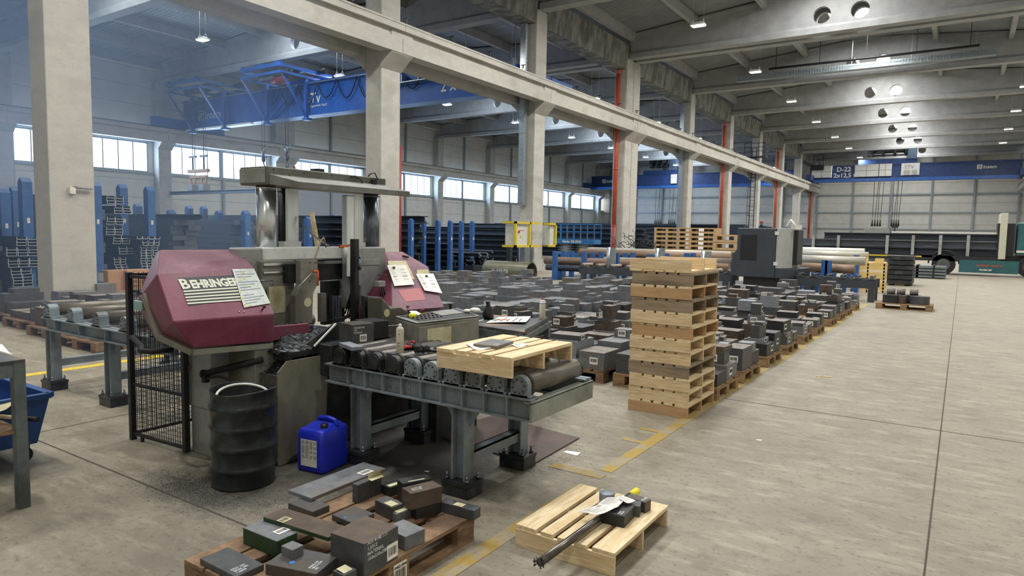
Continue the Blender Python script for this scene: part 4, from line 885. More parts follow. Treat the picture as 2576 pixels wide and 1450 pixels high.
# swarf tray
TR = thing('swarf_container', 'olive grey chip container full of curly oily swarf beside the drum', 'chip container', (-4.17, 3.25, 0))
pl = [AX(x, y, -3.98) for x, y in ((699, 940), (722, 910), (826, 892), (818, 1130), (700, 1178))]; pl[3].z = .005; pl[4].z = .005
M().prism(pl, (-.012, 0, 0)).build('side_plate', mat('olive_plate', '7A7768', '8B8878', .5, scale=7, stretch=(1, 1, .4), c3='6B685B'), TR)
y0, y1 = pl[4].y, pl[3].y
M().box(-4.38, -3.992, y0, y0+.02, .0, pl[0].z-.02).box(-4.38, -4.36, y0, y1, 0, .66).box(-4.36, -3.992, y1-.02, y1, 0, .74).box(-4.36, -3.992, y0, y1, 0, .03).build('container_body', MATS['worn_roller_steel'], TR)
def heap(x0, x1, y0, y1, z0, zf, n, amp, seed=1):
    rnd = random.Random(seed); m = M(); vs = []
    for j in range(n+1):
        for i in range(n+1):
            u, v = i/n, j/n; e = min(u, 1-u, v, 1-v)*4; vs.append((x0+(x1-x0)*u, y0+(y1-y0)*v, z0+zf(u, v)*min(1, e)+rnd.uniform(-amp, amp)))
    m.add(vs, [(j*(n+1)+i, j*(n+1)+i+1, (j+1)*(n+1)+i+1, (j+1)*(n+1)+i) for j in range(n) for i in range(n)])
    for _ in range(n*n//2):
        x, y = rnd.uniform(x0, x1), rnd.uniform(y0, y1); u, v = (x-x0)/(x1-x0), (y-y0)/(y1-y0); z = z0+zf(u, v)*min(1, min(u, 1-u, v, 1-v)*4)
        a = rnd.uniform(0, 6.3); r = rnd.uniform(.006, .016); m.tube([(x+r*math.cos(a+t)+t*.003*math.cos(a*3), y+r*math.sin(a+t)+t*.003*math.sin(a*3), z+.008+.004*t) for t in (0, 1.1, 2.2, 3.3, 4.4)], .0016, 3, 1, cap=False)
    return m
SWM = [SWARF, mat('bright_swarf', '7C858B', '3C4246', .25, .8, scale=60)]
heap(-4.36, -4.0, y0+.02, y1-.02, pl[0].z-.05, lambda u, v: .07+.06*v, 22, .008).build('swarf', SWM, TR)['kind'] = 'stuff'
tag(heap(-4.7, -4.03, 3.1, 3.75, .8, lambda u, v: .1*math.sin(PI*u)+.03, 26, .01, 3).build('swarf_heap', SWM), 'dark oily swarf heap under the red hood on the saw bed', 'swarf', None, 'stuff')
M().box(-4.1, -4.02, 3.2, 3.6, .76, .8).box(-4.35, -4.0, 3.15, 3.18, .74, .8).build('tray_rim', DARKM, SAW)
a, b = AY(515, 941, 2.8), AX(660, 905, -4.15); M().tube([a, b], .024, 12).tube([a+Vector((0, -.0, .0)), a+Vector((-.02, -.01, 0))], .03, 12).box(a.x-.01, a.x+.03, a.y-.02, a.y+.02, a.z-.06, a.z).build('greasy_cylinder', BLACKR, SAW)
M().tube([AY(520, 952, 2.8), AY(550, 948, 2.8), AX(580, 955, -4.2), AX(600, 975, -4.2)], .01, 8).build('black_cable', BLACKR, SAW)

# mesh guard
FN = thing('wire_mesh_guard', 'black wire mesh safety guard left of the saw', 'safety fence', (-5.1, 2.8, 0))
zf0, zf1 = .05, 1.335
m = M().box(-5.44, -5.4, 2.74, 2.78, 0, zf1).build('frame_post', BLACK, FN); M().box(-4.76, -4.72, 2.78, 2.82, .02, zf1).build('frame_post', BLACK, FN)
m = M()
for z in (zf0, .45, zf1-.03): m.bar((-5.42, 2.76, z), (-4.74, 2.8, z), .022)
m.bar((-5.42, 2.76, zf0), (-5.42, 3.5, zf0), .022).bar((-5.42, 2.76, zf1-.02), (-5.42, 3.5, zf1-.02), .022).bar((-5.42, 3.5, 0), (-5.42, 3.5, zf1), .025); M().bar((-5.3, 2.77, 0), (-5.3, 2.77, zf0), .02).build('foot', BLACK, FN); m.build('frame_rail', BLACK, FN)
m = M()
for k in range(1, 24): x = -5.42+k*.0285; m.bar((x, 2.765+k*.0017, zf0), (x, 2.765+k*.0017, zf1-.03), .0035)
for k in range(1, 36): z = zf0+k*.0357; m.bar((-5.42, 2.76, z), (-4.74, 2.8, z), .003)
for k in range(1, 20): m.bar((-5.42, 2.76+k*.038, zf0), (-5.42, 2.76+k*.038, zf1), .0035)
for k in range(1, 36): z = zf0+k*.0357; m.bar((-5.42, 2.76, z), (-5.42, 3.5, z), .003)
m.build('wire_mesh', BLACK, FN)
M().tube([(-5.38, 2.75, .83), (-5.15, 2.7, .79), (-5.0, 2.62, .78), (-4.85, 2.62, .79), (-4.8, 2.75, .8)], .02, 8).build('black_handle', BLACKR, FN)

# drum
DR = thing('steel_drum', 'dented black open steel drum in front of the saw base', 'drum', (-3.93, 2.72, 0))
R = .2; prof = [(0, .012), (R-.004, .012), (R, 0), (R+.003, .006), (R, .014)]
for zc in (.125, .265, .395, .53):
    prof += [(R, zc-.028), (R+.007, zc-.014), (R+.014, zc), (R+.007, zc+.014), (R, zc+.028)]
prof += [(R, .625), (R+.004, .63), (R+.004, .638), (R-.002, .64), (R-.005, .632), (R-.005, .02), (0, .02)]
m = M().lathe((0, 0, 0), prof, 48)
vv = []
for x, y, z in m.v:
    a = math.atan2(y, x); k = 1+.035*math.cos(2*(a-.4))*(z/.64)+.012*math.sin(3*a+2)*(z/.64)**3; vv.append((x*k-3.93+.012*z, y*k+2.72, z+.012*math.sin(2*a+1.2)*(z/.64)**4))
m.v = vv; m.build('drum_shell', DRUM, DR)
M().tube([(-3.93+.168*math.cos(t)+.01, 2.72+.168*math.sin(t), .585+.045*math.sin(t-1.2)) for t in [k*PI/14 for k in range(-6, 20)]], .009, 8).build('white_hose_in_drum', WHITE, DR)
tag(heap(-4.04, -3.82, 2.61, 2.83, .4, lambda u, v: .05, 12, .006, 9).build('swarf_in_drum', SWM, DR), kind='stuff')
# canister
def canister():
    c0 = G(812, 1197, 0); a_ = G(745, 1183, 0); b_ = G(878, 1165, 0)
    ux = (c0-a_).normalized(); L1_ = (c0-a_).length; uy = Vector((-ux.y, ux.x, 0)); L2_ = .29
    t = thing('plastic_canister', 'blue plastic canister with a large white text label beside the conveyor foot', 'canister', tuple(a_+ux*L1_/2+uy*L2_/2))
    def P(u, v, z): q = a_+ux*u+uy*v; return Vector((q.x, q.y, z))
    m = M(); H = .315; prof = [(0, .012), (.015, 0), (1, 0), (1, .30)]
    def ring(ins, z): 
        r = .03; pts = []
        for cu, cv, a0 in ((L1_-r-ins, r+ins, -PI/2), (L1_-r-ins, L2_-r-ins, 0), (r+ins, L2_-r-ins, PI/2), (r+ins, r+ins, PI)):
            for k in range(5): an = a0+k*PI/8; pts.append(P(cu+r*math.cos(an), cv+r*math.sin(an), z))
        return pts
    rings = [ring(.012, 0), ring(0, .012), ring(0, .10), ring(.002, .2), ring(0, .27), ring(.012, .298), ring(.03, .305)]
    n_ = len(rings[0]); vs = [p for r_ in rings for p in r_]; fs = [(i*n_+k, i*n_+(k+1) % n_, (i+1)*n_+(k+1) % n_, (i+1)*n_+k) for i in range(len(rings)-1) for k in range(n_)]
    m.add(vs, fs+[tuple(range(n_))[::-1], tuple((len(rings)-1)*n_+k for k in range(n_))], 0, True); m.build('canister_body', JERRY, t, .002)
    def bx(u0, u1, v0, v1, z0, z1): return [P(u, v, z) for z in (z0, z1) for v in (v0, v1) for u in (u0, u1)]
    F6 = [(0, 2, 3, 1), (4, 5, 7, 6), (0, 1, 5, 4), (2, 6, 7, 3), (0, 4, 6, 2), (1, 3, 7, 5)]
    m = M().tube([P(.05, L2_*.62, .30), P(.06, L2_*.62, .345), P(.14, L2_*.62, .352), P(.2, L2_*.62, .34), P(.215, L2_*.62, .30)], .017, 10)
    m.add([P(.02, .06, .3), P(L1_-.02, .06, .3), P(L1_-.02, L2_-.03, .3), P(.02, L2_-.03, .3), P(.04, L2_*.5, .325), P(L1_-.04, L2_*.5, .325), P(L1_-.04, L2_-.05, .325), P(.04, L2_-.05, .325)], [(0, 1, 5, 4), (1, 2, 6, 5), (2, 3, 7, 6), (3, 0, 4, 7), (4, 5, 6, 7)])
    m.build('carry_handle', JERRY, t, .004)
    m = M().lathe(P(L1_-.06, .09, .30), [(.027, 0), (.027, .02), (.024, .035), (0, .036)], 20); m.build('screw_cap', BLACK, t); m = M().lathe(P(.05, L2_-.04, .31), [(.016, 0), (.016, .03), (0, .031)], 14); m.build('screw_cap', BLACK, t)
    q = [P(.045, -.002, .045), P(L1_-.05, -.002, .045), P(L1_-.05, -.002, .235), P(.045, -.002, .235)]; lb = M().prism(q, -uy*.001).build('white_label', WHITE, t)
    m = M(); rnd = random.Random(4); w_ = L1_-.095
    for c in range(4):
        for r_ in range(15):
            if r_ % 4 == 3 and rnd.random() < .5: continue
            u0 = .05+c*w_/4+.003; u1 = u0+w_/4*rnd.uniform(.55, .88); z = .222-r_*.0085; m.prism([P(u0, -.0032, z), P(u1, -.0032, z), P(u1, -.0032, z+.004), P(u0, -.0032, z+.004)], -uy*.0003)
    m.box(0, 0, 0, 0, 0, 0) if False else None
    m.build('fine_print', INKG, lb)
canister()

# exit conveyor
CV = thing('roller_conveyor', 'grey green roller conveyor in the foreground carrying a new pallet', 'roller conveyor', (-2.95, 3.7, 0))
def ibeam_x(m, x0, x1, yf, z0, z1, d, ribs):
    m.box(x0, x1, yf, yf+d, z0, z0+.012).box(x0, x1, yf, yf+d, z1-.012, z1).box(x0, x1, yf+d*.45, yf+d*.45+.01, z0, z1)
    for x in ribs: m.box(x-.005, x+.005, yf+.002, yf+d*.45, z0, z1)
XR = [-3.68+.171*k for k in range(10)]
m = M(); ibeam_x(m, -3.83, -2.06, 3.33, .585, .725, .1, [x+.085 for x in XR]); m.build('side_beam', CONVG, CV)
m = M(); ibeam_x(m, -3.83, -2.06, 4.02, .585, .725, .1, []); m.build('side_beam', CONVG, CV)
M().box(-2.06, -2.045, 3.33, 4.12, .585, .70).box(-2.1, -2.045, 3.33, 4.12, .695, .707).build('end_plate', mat('yellowish_conveyor_grey', '848B82', '959B90', .45, scale=9, c3='6E716A'), CV)
RXm = thing; 
for k, x in enumerate(XR):
    r_ = M().tube([(x, 3.39, .795), (x, 4.04, .795)], .064, 24).build('roller', ROLL, CV)
    for yr in (3.395, 4.02): M().tube([(x, yr, .795), (x, yr+.01, .795)], .066, 24).build('roller_rim', DARKM, r_)
    m = M(); pts = [(x-.062, 3.335, .726), (x+.062, 3.335, .726), (x+.062, 3.335, .795)]+[(x+.062*math.cos(a*PI/12), 3.335, .795+.062*math.sin(a*PI/12)) for a in range(1, 12)]+[(x-.062, 3.335, .795)]
    m.prism(pts, (0, .045, 0)); m.box(x-.078, x+.078, 3.335, 3.39, .726, .742)
    bh = m.build('bearing_housing', CONVD if k < 4 else CONVG, CV, .003)
    m = M().tube([(x, 3.329, .79), (x, 3.335, .79)], .052, 24)
    for q in range(8): a = q*PI/4+.2; m.tube([(x+.042*math.cos(a), 3.324, .79+.042*math.sin(a)), (x+.042*math.cos(a), 3.33, .79+.042*math.sin(a))], .0055, 6, 1)
    m.build('bolted_cap', [CONVD if k < 4 else CONVG, BLACK], bh)
    if k < 4:
        m = M().box(x-.03+.085, x+.05+.085, 3.372, 3.378, .615, .695)
        for q in range(4): m.tube([(x+.085-.01+.04*(q % 2), 3.365, .635+.04*(q//2)), (x+.085-.01+.04*(q % 2), 3.372, .635+.04*(q//2))], .008, 8)
        m.build('bolted_plate', CONVG, CV)
for k in range(6): M().box(XR[k]+.05, XR[k]+.125, 3.40, 4.03, .845, .853).build('cover_plate', mat('worn_cover_plate', '46474A', '606164', .4, .5, scale=12, stretch=(6, 1, 1)), CV)
def leg(x, y, par, zt=.585, mt=CONVG, foot=True, g=1):
    m = M().box(x-.055, x-.043, y-.05, y+.05, .1, zt).box(x+.043, x+.055, y-.05, y+.05, .1, zt).box(x-.045, x+.045, y-.005, y+.005, .1, zt)
    if g: m.prism([(x+.055, y-.006, zt), (x+.055, y-.006, zt-.13), (x+.15, y-.006, zt)], (0, .012, 0)).prism([(x-.055, y-.006, zt), (x-.055, y-.006, zt-.13), (x-.15, y-.006, zt)], (0, .012, 0))
    l = m.build('leg', mt, par)
    M().box(x-.11, x+.11, y-.085, y+.085, .075, .1).box(x-.105, x+.105, y-.08, y+.08, 0, .07).build('foot_plate', MATS['greasy_conveyor_steel'], l)
    for sx in (-.08, .08):
        for sy in (-.06, .06): M().tube([(x+sx, y+sy, .1), (x+sx, y+sy, .15)], .008, 8).tube([(x+sx, y+sy, .1), (x+sx, y+sy, .12)], .015, 6).build('anchor_bolt', CHROMED, l)
for x, y in ((-2.62, 3.42), (-3.59, 3.46), (-2.62, 4.08), (-3.59, 4.12)): leg(x, y, CV)
for x in (-2.62, -3.59): M().box(x-.04, x+.04, 3.47, 4.06, .26, .27).box(x+.03, x+.04, 3.47, 4.06, .2, .27).box(x-.04, x-.03, 3.47, 4.06, .2, .27).build('cross_bar', CONVG, CV)
one('steel_floor_plate', M().prism([G(1340, 1172), G(1457, 1105), G(1240, 1048), G(1090, 1098)], (0, 0, .012)), mat('brown_steel_plate', '564842', '6A5A52', .5, .3, scale=5, c3='423A37'), 'rusty brown steel plate lying on the floor under the conveyor', 'steel plate')
M2 = M().tube([G(1070, 1078, .02), G(1120, 1062, .02), G(1142, 1046, .03), G(1140, 1036, .05)], .008, 6).tube([G(1066, 1070, .03), G(1110, 1050, .03), G(1130, 1030, .04)], .01, 6)
one('cable', M2, mat('dirty_cable', '6F6B55', None, .7), 'dirty yellowish cable curled on the floor behind the conveyor', 'cable')
bag = M().sphere(G(1100, 1060, .08), .12, 10, 0, (1.6, 1, .75)); one('black_bag', bag, BLACKR, 'black bag lying on the floor under the conveyor', 'bag')

# pallets
def pallet_half(name, label, x0, y0, z0, wx=.58, wy=.78, mt=(WOODN, WOODX), group=None, flip=False, rz=0, seed=0, boards=5, gx=None):
    rnd = random.Random(seed); t = thing(name, label, 'pallet', (x0+wx/2, y0+wy/2, z0), group); zz = lambda a: a if not flip else .122-a
    for k in range(3):
        yy = (0, wy/2-.011, wy-.022)[k]; m = M().box(-wx/2, wx/2, -wy/2+yy, -wy/2+yy+.022, *sorted((zz(0), zz(.1)))); m.build('stringer', mt[1], t, .0015, world=False)
    ws = [.125, .075, .07, .07, .125] if seed < 10 else [.125, .085, .08, .085, .13] if boards == 5 else [.12]*boards; gap = (wx-sum(ws))/(len(ws)-1); x = -wx/2
    for w_ in ws:
        d = rnd.uniform(-.004, .004); m = M().box(x, x+w_, -wy/2+d, wy/2+d, *sorted((zz(.1), zz(.122)))); m.build('deck_board', mt[0], t, .0015, world=False); x += w_+gap
    t.rotation_euler.z = rz; return t
pallet_half('wooden_pallet', 'new light wooden pallet lying on the conveyor rollers', -2.68, 3.22, .859, .56, .73, rz=.0, seed=1)
FP = pallet_half('wooden_pallet', 'new light wooden pallet on the open floor carrying a round bar', -1.93, 3.0, 0, .585, .74, seed=2)
# stack of twelve
mw = mat('pale_wood_end', 'D9C795', 'CBB684', .8, scale=8)
zs = 0
for k in range(12):
    old = k in (3, 8, 10); dx = random.Random(k+40).uniform(-.012, .012); dy = random.Random(k+80).uniform(-.01, .01)
    pallet_half('wooden_pallet', 'empty pallet of the tall stack by the lane, %s' % ('resting at the very bottom' if k == 0 else 'upside down on top' if k == 11 else '%s from the bottom%s' % (ORD[k], ', greyed' if old else '')), -2.63+dx-(.02 if k == 11 else 0), 6.08+dy, zs, .6, .79, (WOODG, WOODG) if old else (WOODN, WOODX if k % 3 else mat('ruddy_pallet_wood', 'C4A077', 'B08C66', .8, scale=5, stretch=(1.2, 8, 8), bump=.1)), 'pallets in the tall stack', flip=(k == 11), seed=k+10); zs += .1235

# block placing from measured top corners
def zcol(bx_, zb, tx): return ZAT(tx[0], tx[1], G(bx_[0], bx_[1], zb))
BARS = None
def blockpx(name, label, cat, A, B, C, zt, zb, mt, group=None, bevel=.002, sec=None):
    a, b, c = (G(p[0], p[1], zt) for p in (A, B, C)); u = (a-b); v = (c-b); u.z = v.z = 0; lu, lv = u.length, v.length; u.normalize(); w_ = Vector((-u.y, u.x, 0)); 
    if w_.dot(v) < 0: w_ = -w_
    ctr = Vector((b.x, b.y, 0))+u*lu/2+w_*lv/2; t = M()
    P = [Vector((b.x, b.y, 0))+u*(lu*i)+w_*(lv*j) for i, j in ((0, 0), (1, 0), (1, 1), (0, 1))]
    t.prism([Vector((p.x, p.y, zb)) for p in P], (0, 0, zt-zb)); o = t.build(name, mt, None, bevel); tag(o, label, cat, group)
    o['_'] = 0; del o['_']; INFO[o.name] = (Vector((b.x, b.y, zt)), u, w_, lu, lv, zb); return o
INFO = {}
def sticker(o, face, u0, v0, w_, h, mt=None, bars=True, txt=None, curl=0):
    "white bar code label on a block: face 'u' (side B-A), 'w' (side B-C) or 't' (top)"
    b, u, w, lu, lv, zb = INFO[o.name]
    if face == 't': O, X_, Y_ = b, w, u
    elif face == 'w': O, X_, Y_ = b-Vector((0, 0, b.z-zb)), w, Vector((0, 0, 1))
    else: O, X_, Y_ = b-Vector((0, 0, b.z-zb))+u*lu, -u, Vector((0, 0, 1))
    Z = X_.cross(Y_)
    ctr = b+u*lu/2+w*lv/2; ctr.z = (b.z+zb)/2
    if Z.dot(O+X_*.01+Y_*.01-ctr) < 0: Z = -Z
    O = O+Z*.0015; p = lambda x, y, k=0: O+X_*x+Y_*y+Z*k
    m = M().prism([p(u0, v0), p(u0+w_, v0), p(u0+w_, v0+h, curl), p(u0, v0+h, curl)], Z*.0008)
    if bars:
        x = u0+w_*.12; rnd = random.Random(hash(o.name) % 97 if False else len(o.name)*7+int(u0*1000)); 
        while x < u0+w_*.86:
            bw = rnd.choice((.0016, .0028, .004))*(w_/.06); m.prism([p(x, v0+h*.25, .0012), p(x+bw, v0+h*.25, .0012), p(x+bw, v0+h*.78, .0012), p(x, v0+h*.78, .0012)], Z*.0002, 1); x += bw+rnd.choice((.0018, .003))*(w_/.06)
    o2 = m.build('bar_code_label' if bars else 'paper_label', [mt or PAPER, INK], o); return o2
def marks(o, face, u0, v0, w_, h, rows, mt=CHALK, seed=0):
    b, u, w, lu, lv, zb = INFO[o.name]
    if face == 't': O, X_, Y_ = b, w, u
    elif face == 'w': O, X_, Y_ = b-Vector((0, 0, b.z-zb)), w, Vector((0, 0, 1))
    else: O, X_, Y_ = b-Vector((0, 0, b.z-zb))+u*lu, -u, Vector((0, 0, 1))
    Z = X_.cross(Y_); ctr = b+u*lu/2+w*lv/2; ctr.z = (b.z+zb)/2
    if Z.dot(O+X_*.01+Y_*.01-ctr) < 0: Z = -Z
    for i, t_ in enumerate(rows):
        text(t_, h/len(rows)*.95, frame(O+Z*.0012+X_*u0+Y_*(v0+h-(i+1)*h/len(rows)), X_, Y_) if X_.cross(Y_).dot(Z) > 0 else frame(O+Z*.0012+X_*(u0+w_)+Y_*(v0+h-(i+1)*h/len(rows)), -X_, Y_), mt, o, 'hand_written_marks', .0002, .0006)
def mk(s): return ST[{'d': 0, 'g': 1, 'b': 2, 'r': 3, 'k': 4}[s]]
# old euro pallet of the pile in front
def euro(label, x0, y0, rz=0, group=None, mt=WOODO, wx=.8, wy=1.2, blocks3='y'):
    t = thing('euro_pallet', label, 'pallet', (x0+wx/2, y0+wy/2, 0), group); X0, Y0 = -wx/2, -wy/2
    for y in (0, .3275, .6725-.0, 1.055) if False else (0,): pass
    for i, w_ in enumerate((.145, .1, .145, .1, .145)):
        x = X0+(wx-.145)*i/4+(0 if i != 4 else 0); x = min(x, X0+wx-w_); M().box(x, x+w_, Y0, -Y0, .122, .144).build('deck_board', mt, t, .002, world=False)
    for y in (Y0, -.07, -Y0-.145): M().box(X0, -X0, y, y+.145, .1, .122).build('cross_board', mt, t, 0, world=False)
    for y in (Y0, -.0725, -Y0-.145):
        for x in (X0, -.05, -X0-.1): M().box(x, x+.1, y, y+.145, .022, .1).build('spacer_block', mt, t, .002, world=False)
    for x in (X0, -.05, -X0-.1): M().box(x, x+.1, Y0, -Y0, 0, .022).build('bottom_board', mt, t, 0, world=False)
    t.rotation_euler.z = rz; return t
EP = euro('old brown pallet in the foreground loaded with cut steel blocks', -2.95, 1.72)
p = G(1022, 1415, .075); m = M().box(-2.148, -2.1465, 2.28, 2.37, .012, .118); pl_ = m.build('pallet_number_label', PAPER, EP)
text('04021004', .021, frame((-2.1455, 2.284, .095), (0, 1, 0), (0, 0, 1)), INK, pl_, 'label_number', .0002, .0004)
m = M(); y = 2.287
rnd = random.Random(5)
while y < 2.362: bw = rnd.choice((.0015, .003)); m.box(-2.1463, -2.1458, y, y+bw, .02, .088); y += bw+rnd.choice((.0015, .003))
m.build('label_bars', INK, pl_)
ZP = .1445
H = {}
def hb(key, label, A, B, C, Dc, D, mt, zb=ZP, zt=None, cat='steel block', name='steel_block', dz=0):
    if zt is None: zt = zcol(D, zb, {'A': A, 'B': B, 'C': C}[Dc])
    o = blockpx(name, label, cat, A, B, C, zt+dz, zb, mt, 'steel blocks on the foreground pallet'); H[key] = (o, zt+dz); return o
o = hb(1, 'largest block of the foreground pallet, brown top, handwriting and bar code on its side', (831, 1341), (916, 1370), (1007, 1325), 'C', (1007, 1406), [ST[0]]); sticker(o, 'w', .15, .015, .075, .075); marks(o, 'w', .02, .07, .16, .1, ['AISI 4140 171', '1,2312', 'MATERIAL', '100x250x200'], seed=1); o.data.materials.append(ST[3])
o.data.polygons[1].material_index = 1
o = hb(2, 'grey block right of the largest block on the foreground pallet', (965, 1327), (1019.7, 1351.7), (1073.5, 1332), 'B', (1019.7, 1388), ST[1])
o = hb(3, 'small grey block with a peeling label in the middle of the foreground pallet', (975, 1284.5), (998, 1295), (1045.5, 1281.5), 'B', (998, 1316), ST[1]); sticker(o, 't', .01, .005, .09, .03, PAPERY, False, curl=.003)
o = hb(4, 'dark cube with a torn label left of the rust brown block', (943, 1257.6), (985.5, 1278), (1018.6, 1268), 'A', (943, 1290), ST[0]); sticker(o, 't', .005, .01, .05, .07, PAPERY, False)
o = hb('5b', 'dark lower block carrying the rust brown block', (1022.8, 1267), (1046.6, 1282), (1105.5, 1262.8), 'C', (1105.5, 1289), ST[4])
z5 = H['5b'][1]
o = hb('5a', 'rust brown block on top of another at the right of the foreground pallet', (1010.4, 1227.6), (1034, 1243), (1108.6, 1221.4), 'C', (1108.6, 1262), [ST[3]], zb=z5+.001); marks(o, 't', .03, .03, .1, .04, ['4140 QT', '80x120'])
o = hb(6, 'upright dark slab with a torn label behind the rust brown block', (999, 1206), (1013.5, 1218), (1072.4, 1196.6), 'A', (999, 1257.6), ST[4]); sticker(o, 't', .04, .006, .1, .03, PAPERY, False, curl=-.004)
o = hb(7, 'dark block with a worn label at the back of the foreground pallet', (957.6, 1219), (980.4, 1228.6), (1010, 1212), 'B', (980.4, 1251), ST[4]); sticker(o, 't', .01, .01, .08, .035, PAPERY, False)
o = hb(8, 'tall narrow dark block standing with a yellow note on it', (886, 1217), (900.7, 1221.4), (967, 1199), 'B', (897.6, 1268), ST[0])
nt = M().prism([G(925, 1206, H[8][1]+.002), G(958, 1195, H[8][1]+.002), G(967, 1199, H[8][1]+.002), G(935, 1211, H[8][1]+.002)], (0, 0, .0006)).prism([G(926, 1205, H[8][1]+.003), G(957, 1194, H[8][1]+.003), G(965, 1180, H[8][1]+.003)*.0+G(957, 1194, H[8][1]+.003)+Vector((.01, .0, .035)), G(926, 1205, H[8][1]+.003)+Vector((0, 0, .03))], (.0, .0006, 0)).build('yellow_note', PAPERY, H[8][0])
o = hb(9, 'dark block with a blue dot under the long flat bar', (724.5, 1266), (786, 1288.6), (832.5, 1272), 'B', (786, 1305), ST[0])
zt9 = max(H[9][1], .2)
zpl = max(H[8][1], H[9][1])+.002
o = hb(10, 'long flat bar with an orange rust end lying across the back of the pallet', (724.5, 1233.8), (782.8, 1253.5), (992.8, 1186), 'A', (0, 0), [ST[1]], zb=H[9][1]+.001, zt=H[9][1]+.022, cat='steel bar', name='flat_bar'); sticker(o, 't', .42, .02, .09, .06)
o = hb(11, 'dark block with a blue dot in the middle left of the pallet', (834.5, 1295), (885, 1316), (935, 1290), 'A', (834.5, 1309), ST[0]); 
b_ = INFO[o.name]; M().lathe(b_[0]+b_[1]*.08+b_[2]*.02, [(0, .0005), (.009, .0005), (.009, .001), (0, .001)], 18).build('blue_paint_dot', BLUEI, o)
o = hb(13, 'green sided block with a curled white label at the left of the pallet', (611, 1328), (697, 1363), (752.8, 1342.5), 'A', (610, 1369), [GREENS, ST[1]]); o.data.polygons[1].material_index = 1; sticker(o, 't', .05, .05, .07, .05)
o = hb(12, 'long green edged bar lying across the foreground pallet', (661.8, 1301), (826, 1353), (844.9, 1322), 'A', (0, 0), [GREENS, ST[3]], zb=H[13][1]+.001, zt=H[13][1]+.022, cat='steel bar', name='flat_bar'); o.data.polygons[1].material_index = 1
sticker(o, 't', .0, .3, .06, .05, PAPERY)
o = hb(14, 'wide flat dark block at the front left corner of the pallet', (502.4, 1405.6), (592, 1452), (667, 1421), 'A', (502.4, 1421), ST[0]); marks(o, 't', .02, .02, .1, .06, ['HO1 201', '3K24 181', '1,2343'])
o = hb(15, 'dark block with a bright blue dot at the front of the pallet', (667, 1419), (795, 1445), (851, 1398.3), 'A', (667, 1446), ST[0]); b_ = INFO[o.name]; M().lathe(b_[0]+b_[1]*.16+b_[2]*.05, [(0, .0005), (.014, .0005), (.014, .001), (0, .001)], 20).build('blue_paint_dot', BLUEI, o); marks(o, 't', .03, .02, .09, .05, ['60x55x140', '18HG 0,185', '255'])
o = hb(16, 'small light grey block between the green block and the blue dot block', (707, 1373.5), (735, 1385), (767, 1373), 'A', (0, 0), ST[1], zt=.24)
o = hb(17, 'small block with a crumpled paper label at the front edge of the pallet', (836.5, 1436.5), (865, 1449), (892, 1430), 'A', (0, 0), ST[0], zt=.2); sticker(o, 't', .01, .01, .05, .05, PAPERY, False, curl=.006)
o = hb(18, 'long dark bar sticking out over the right corner of the pallet', (1105.5, 1262.8), (1192.5, 1285.5), (1210, 1275), 'B', (1192.5, 1311.5), [ST[0], ST[3]], cat='steel bar', name='flat_bar'); sticker(o, 't', .0, .08, .045, .06, PAPERY, False)

# on the clean pallet
ZC = .1225
cyl = G(1545-22, 1283, ZC)
p = G(1522, 1280, ZC); h_ = zcol((1522, 1280), ZC, (1522, 1246)) - 0
one('round_steel_billet', M().lathe((p.x, p.y+.02, ZC), [(0, 0), (.043, 0), (.0445, .002), (.0445, .088), (.043, .09), (0, .09)], 32), ST[2], 'short upright steel cylinder with white writing on its top', 'steel cylinder')
GP = 'steel blocks on the open floor pallet'
def cb(label, A, B, C, D, Dc, mt): 
    zt = zcol(D, ZC, {'A': A, 'B': B, 'C': C}[Dc]); o = blockpx('steel_block', label, 'steel block', A, B, C, zt, ZC, mt, GP); return o
o = cb('near black steel block lying in the middle of the open floor pallet', (1510, 1286), (1571, 1300), (1605, 1276), (1571, 1330), 'B', ST[4]); marks(o, 't', .01, .02, .08, .03, ['100x80', 'C45 255'])
o = cb('thin dark block squeezed between the two larger blocks on the pallet', (1560, 1268), (1610, 1275), (1624, 1264), (1611, 1303), 'B', ST[0])
o = cb('rear dark steel block at the right side of the open floor pallet', (1575, 1250), (1624, 1265), (1639, 1257), (1625, 1293), 'B', ST[0]); marks(o, 't', .01, .02, .05, .03, ['4140'])
a, b = G(1357, 1416, .20), G(1600, 1235, .16)
one('round_bar', M().tube([G(1358, 1416, .155), G(1602, 1236, .155)], .0205, 20), mat('turned_bar', '55524C', '77746C', .25, .8, scale=6, stretch=(1, 1, 1)), 'long round steel bar lying diagonally across the open floor pallet', 'round bar')
e0 = G(1358, 1416, .155); e1 = G(1602, 1236, .155); dr = (e1-e0).normalized()
m = M(); rnd = random.Random(2)
for k in range(26): a = rnd.uniform(0, 6.3); r = rnd.uniform(.012, .024); c_ = e0-dr*rnd.uniform(0, .012); m.tube([c_+Vector((0, 0, 1))*math.sin(a)*r+Vector((-dr.y, dr.x, 0))*math.cos(a)*r, c_+(Vector((0, 0, 1))*math.sin(a)+Vector((-dr.y, dr.x, 0))*math.cos(a))*(r+.012)], .0025, 4)
bb = bpy.data.objects['round_bar']; m.build('ragged_burr', BLACK, bb)
M().tube([e1-dr*.1, e1+dr*.002], .022, 20).build('yellow_label_sleeve', mat('label_yellow', 'E5D822', None, .5), bb)
def sheetm(pts, th=.0008): return M().prism(pts, (0, 0, th))
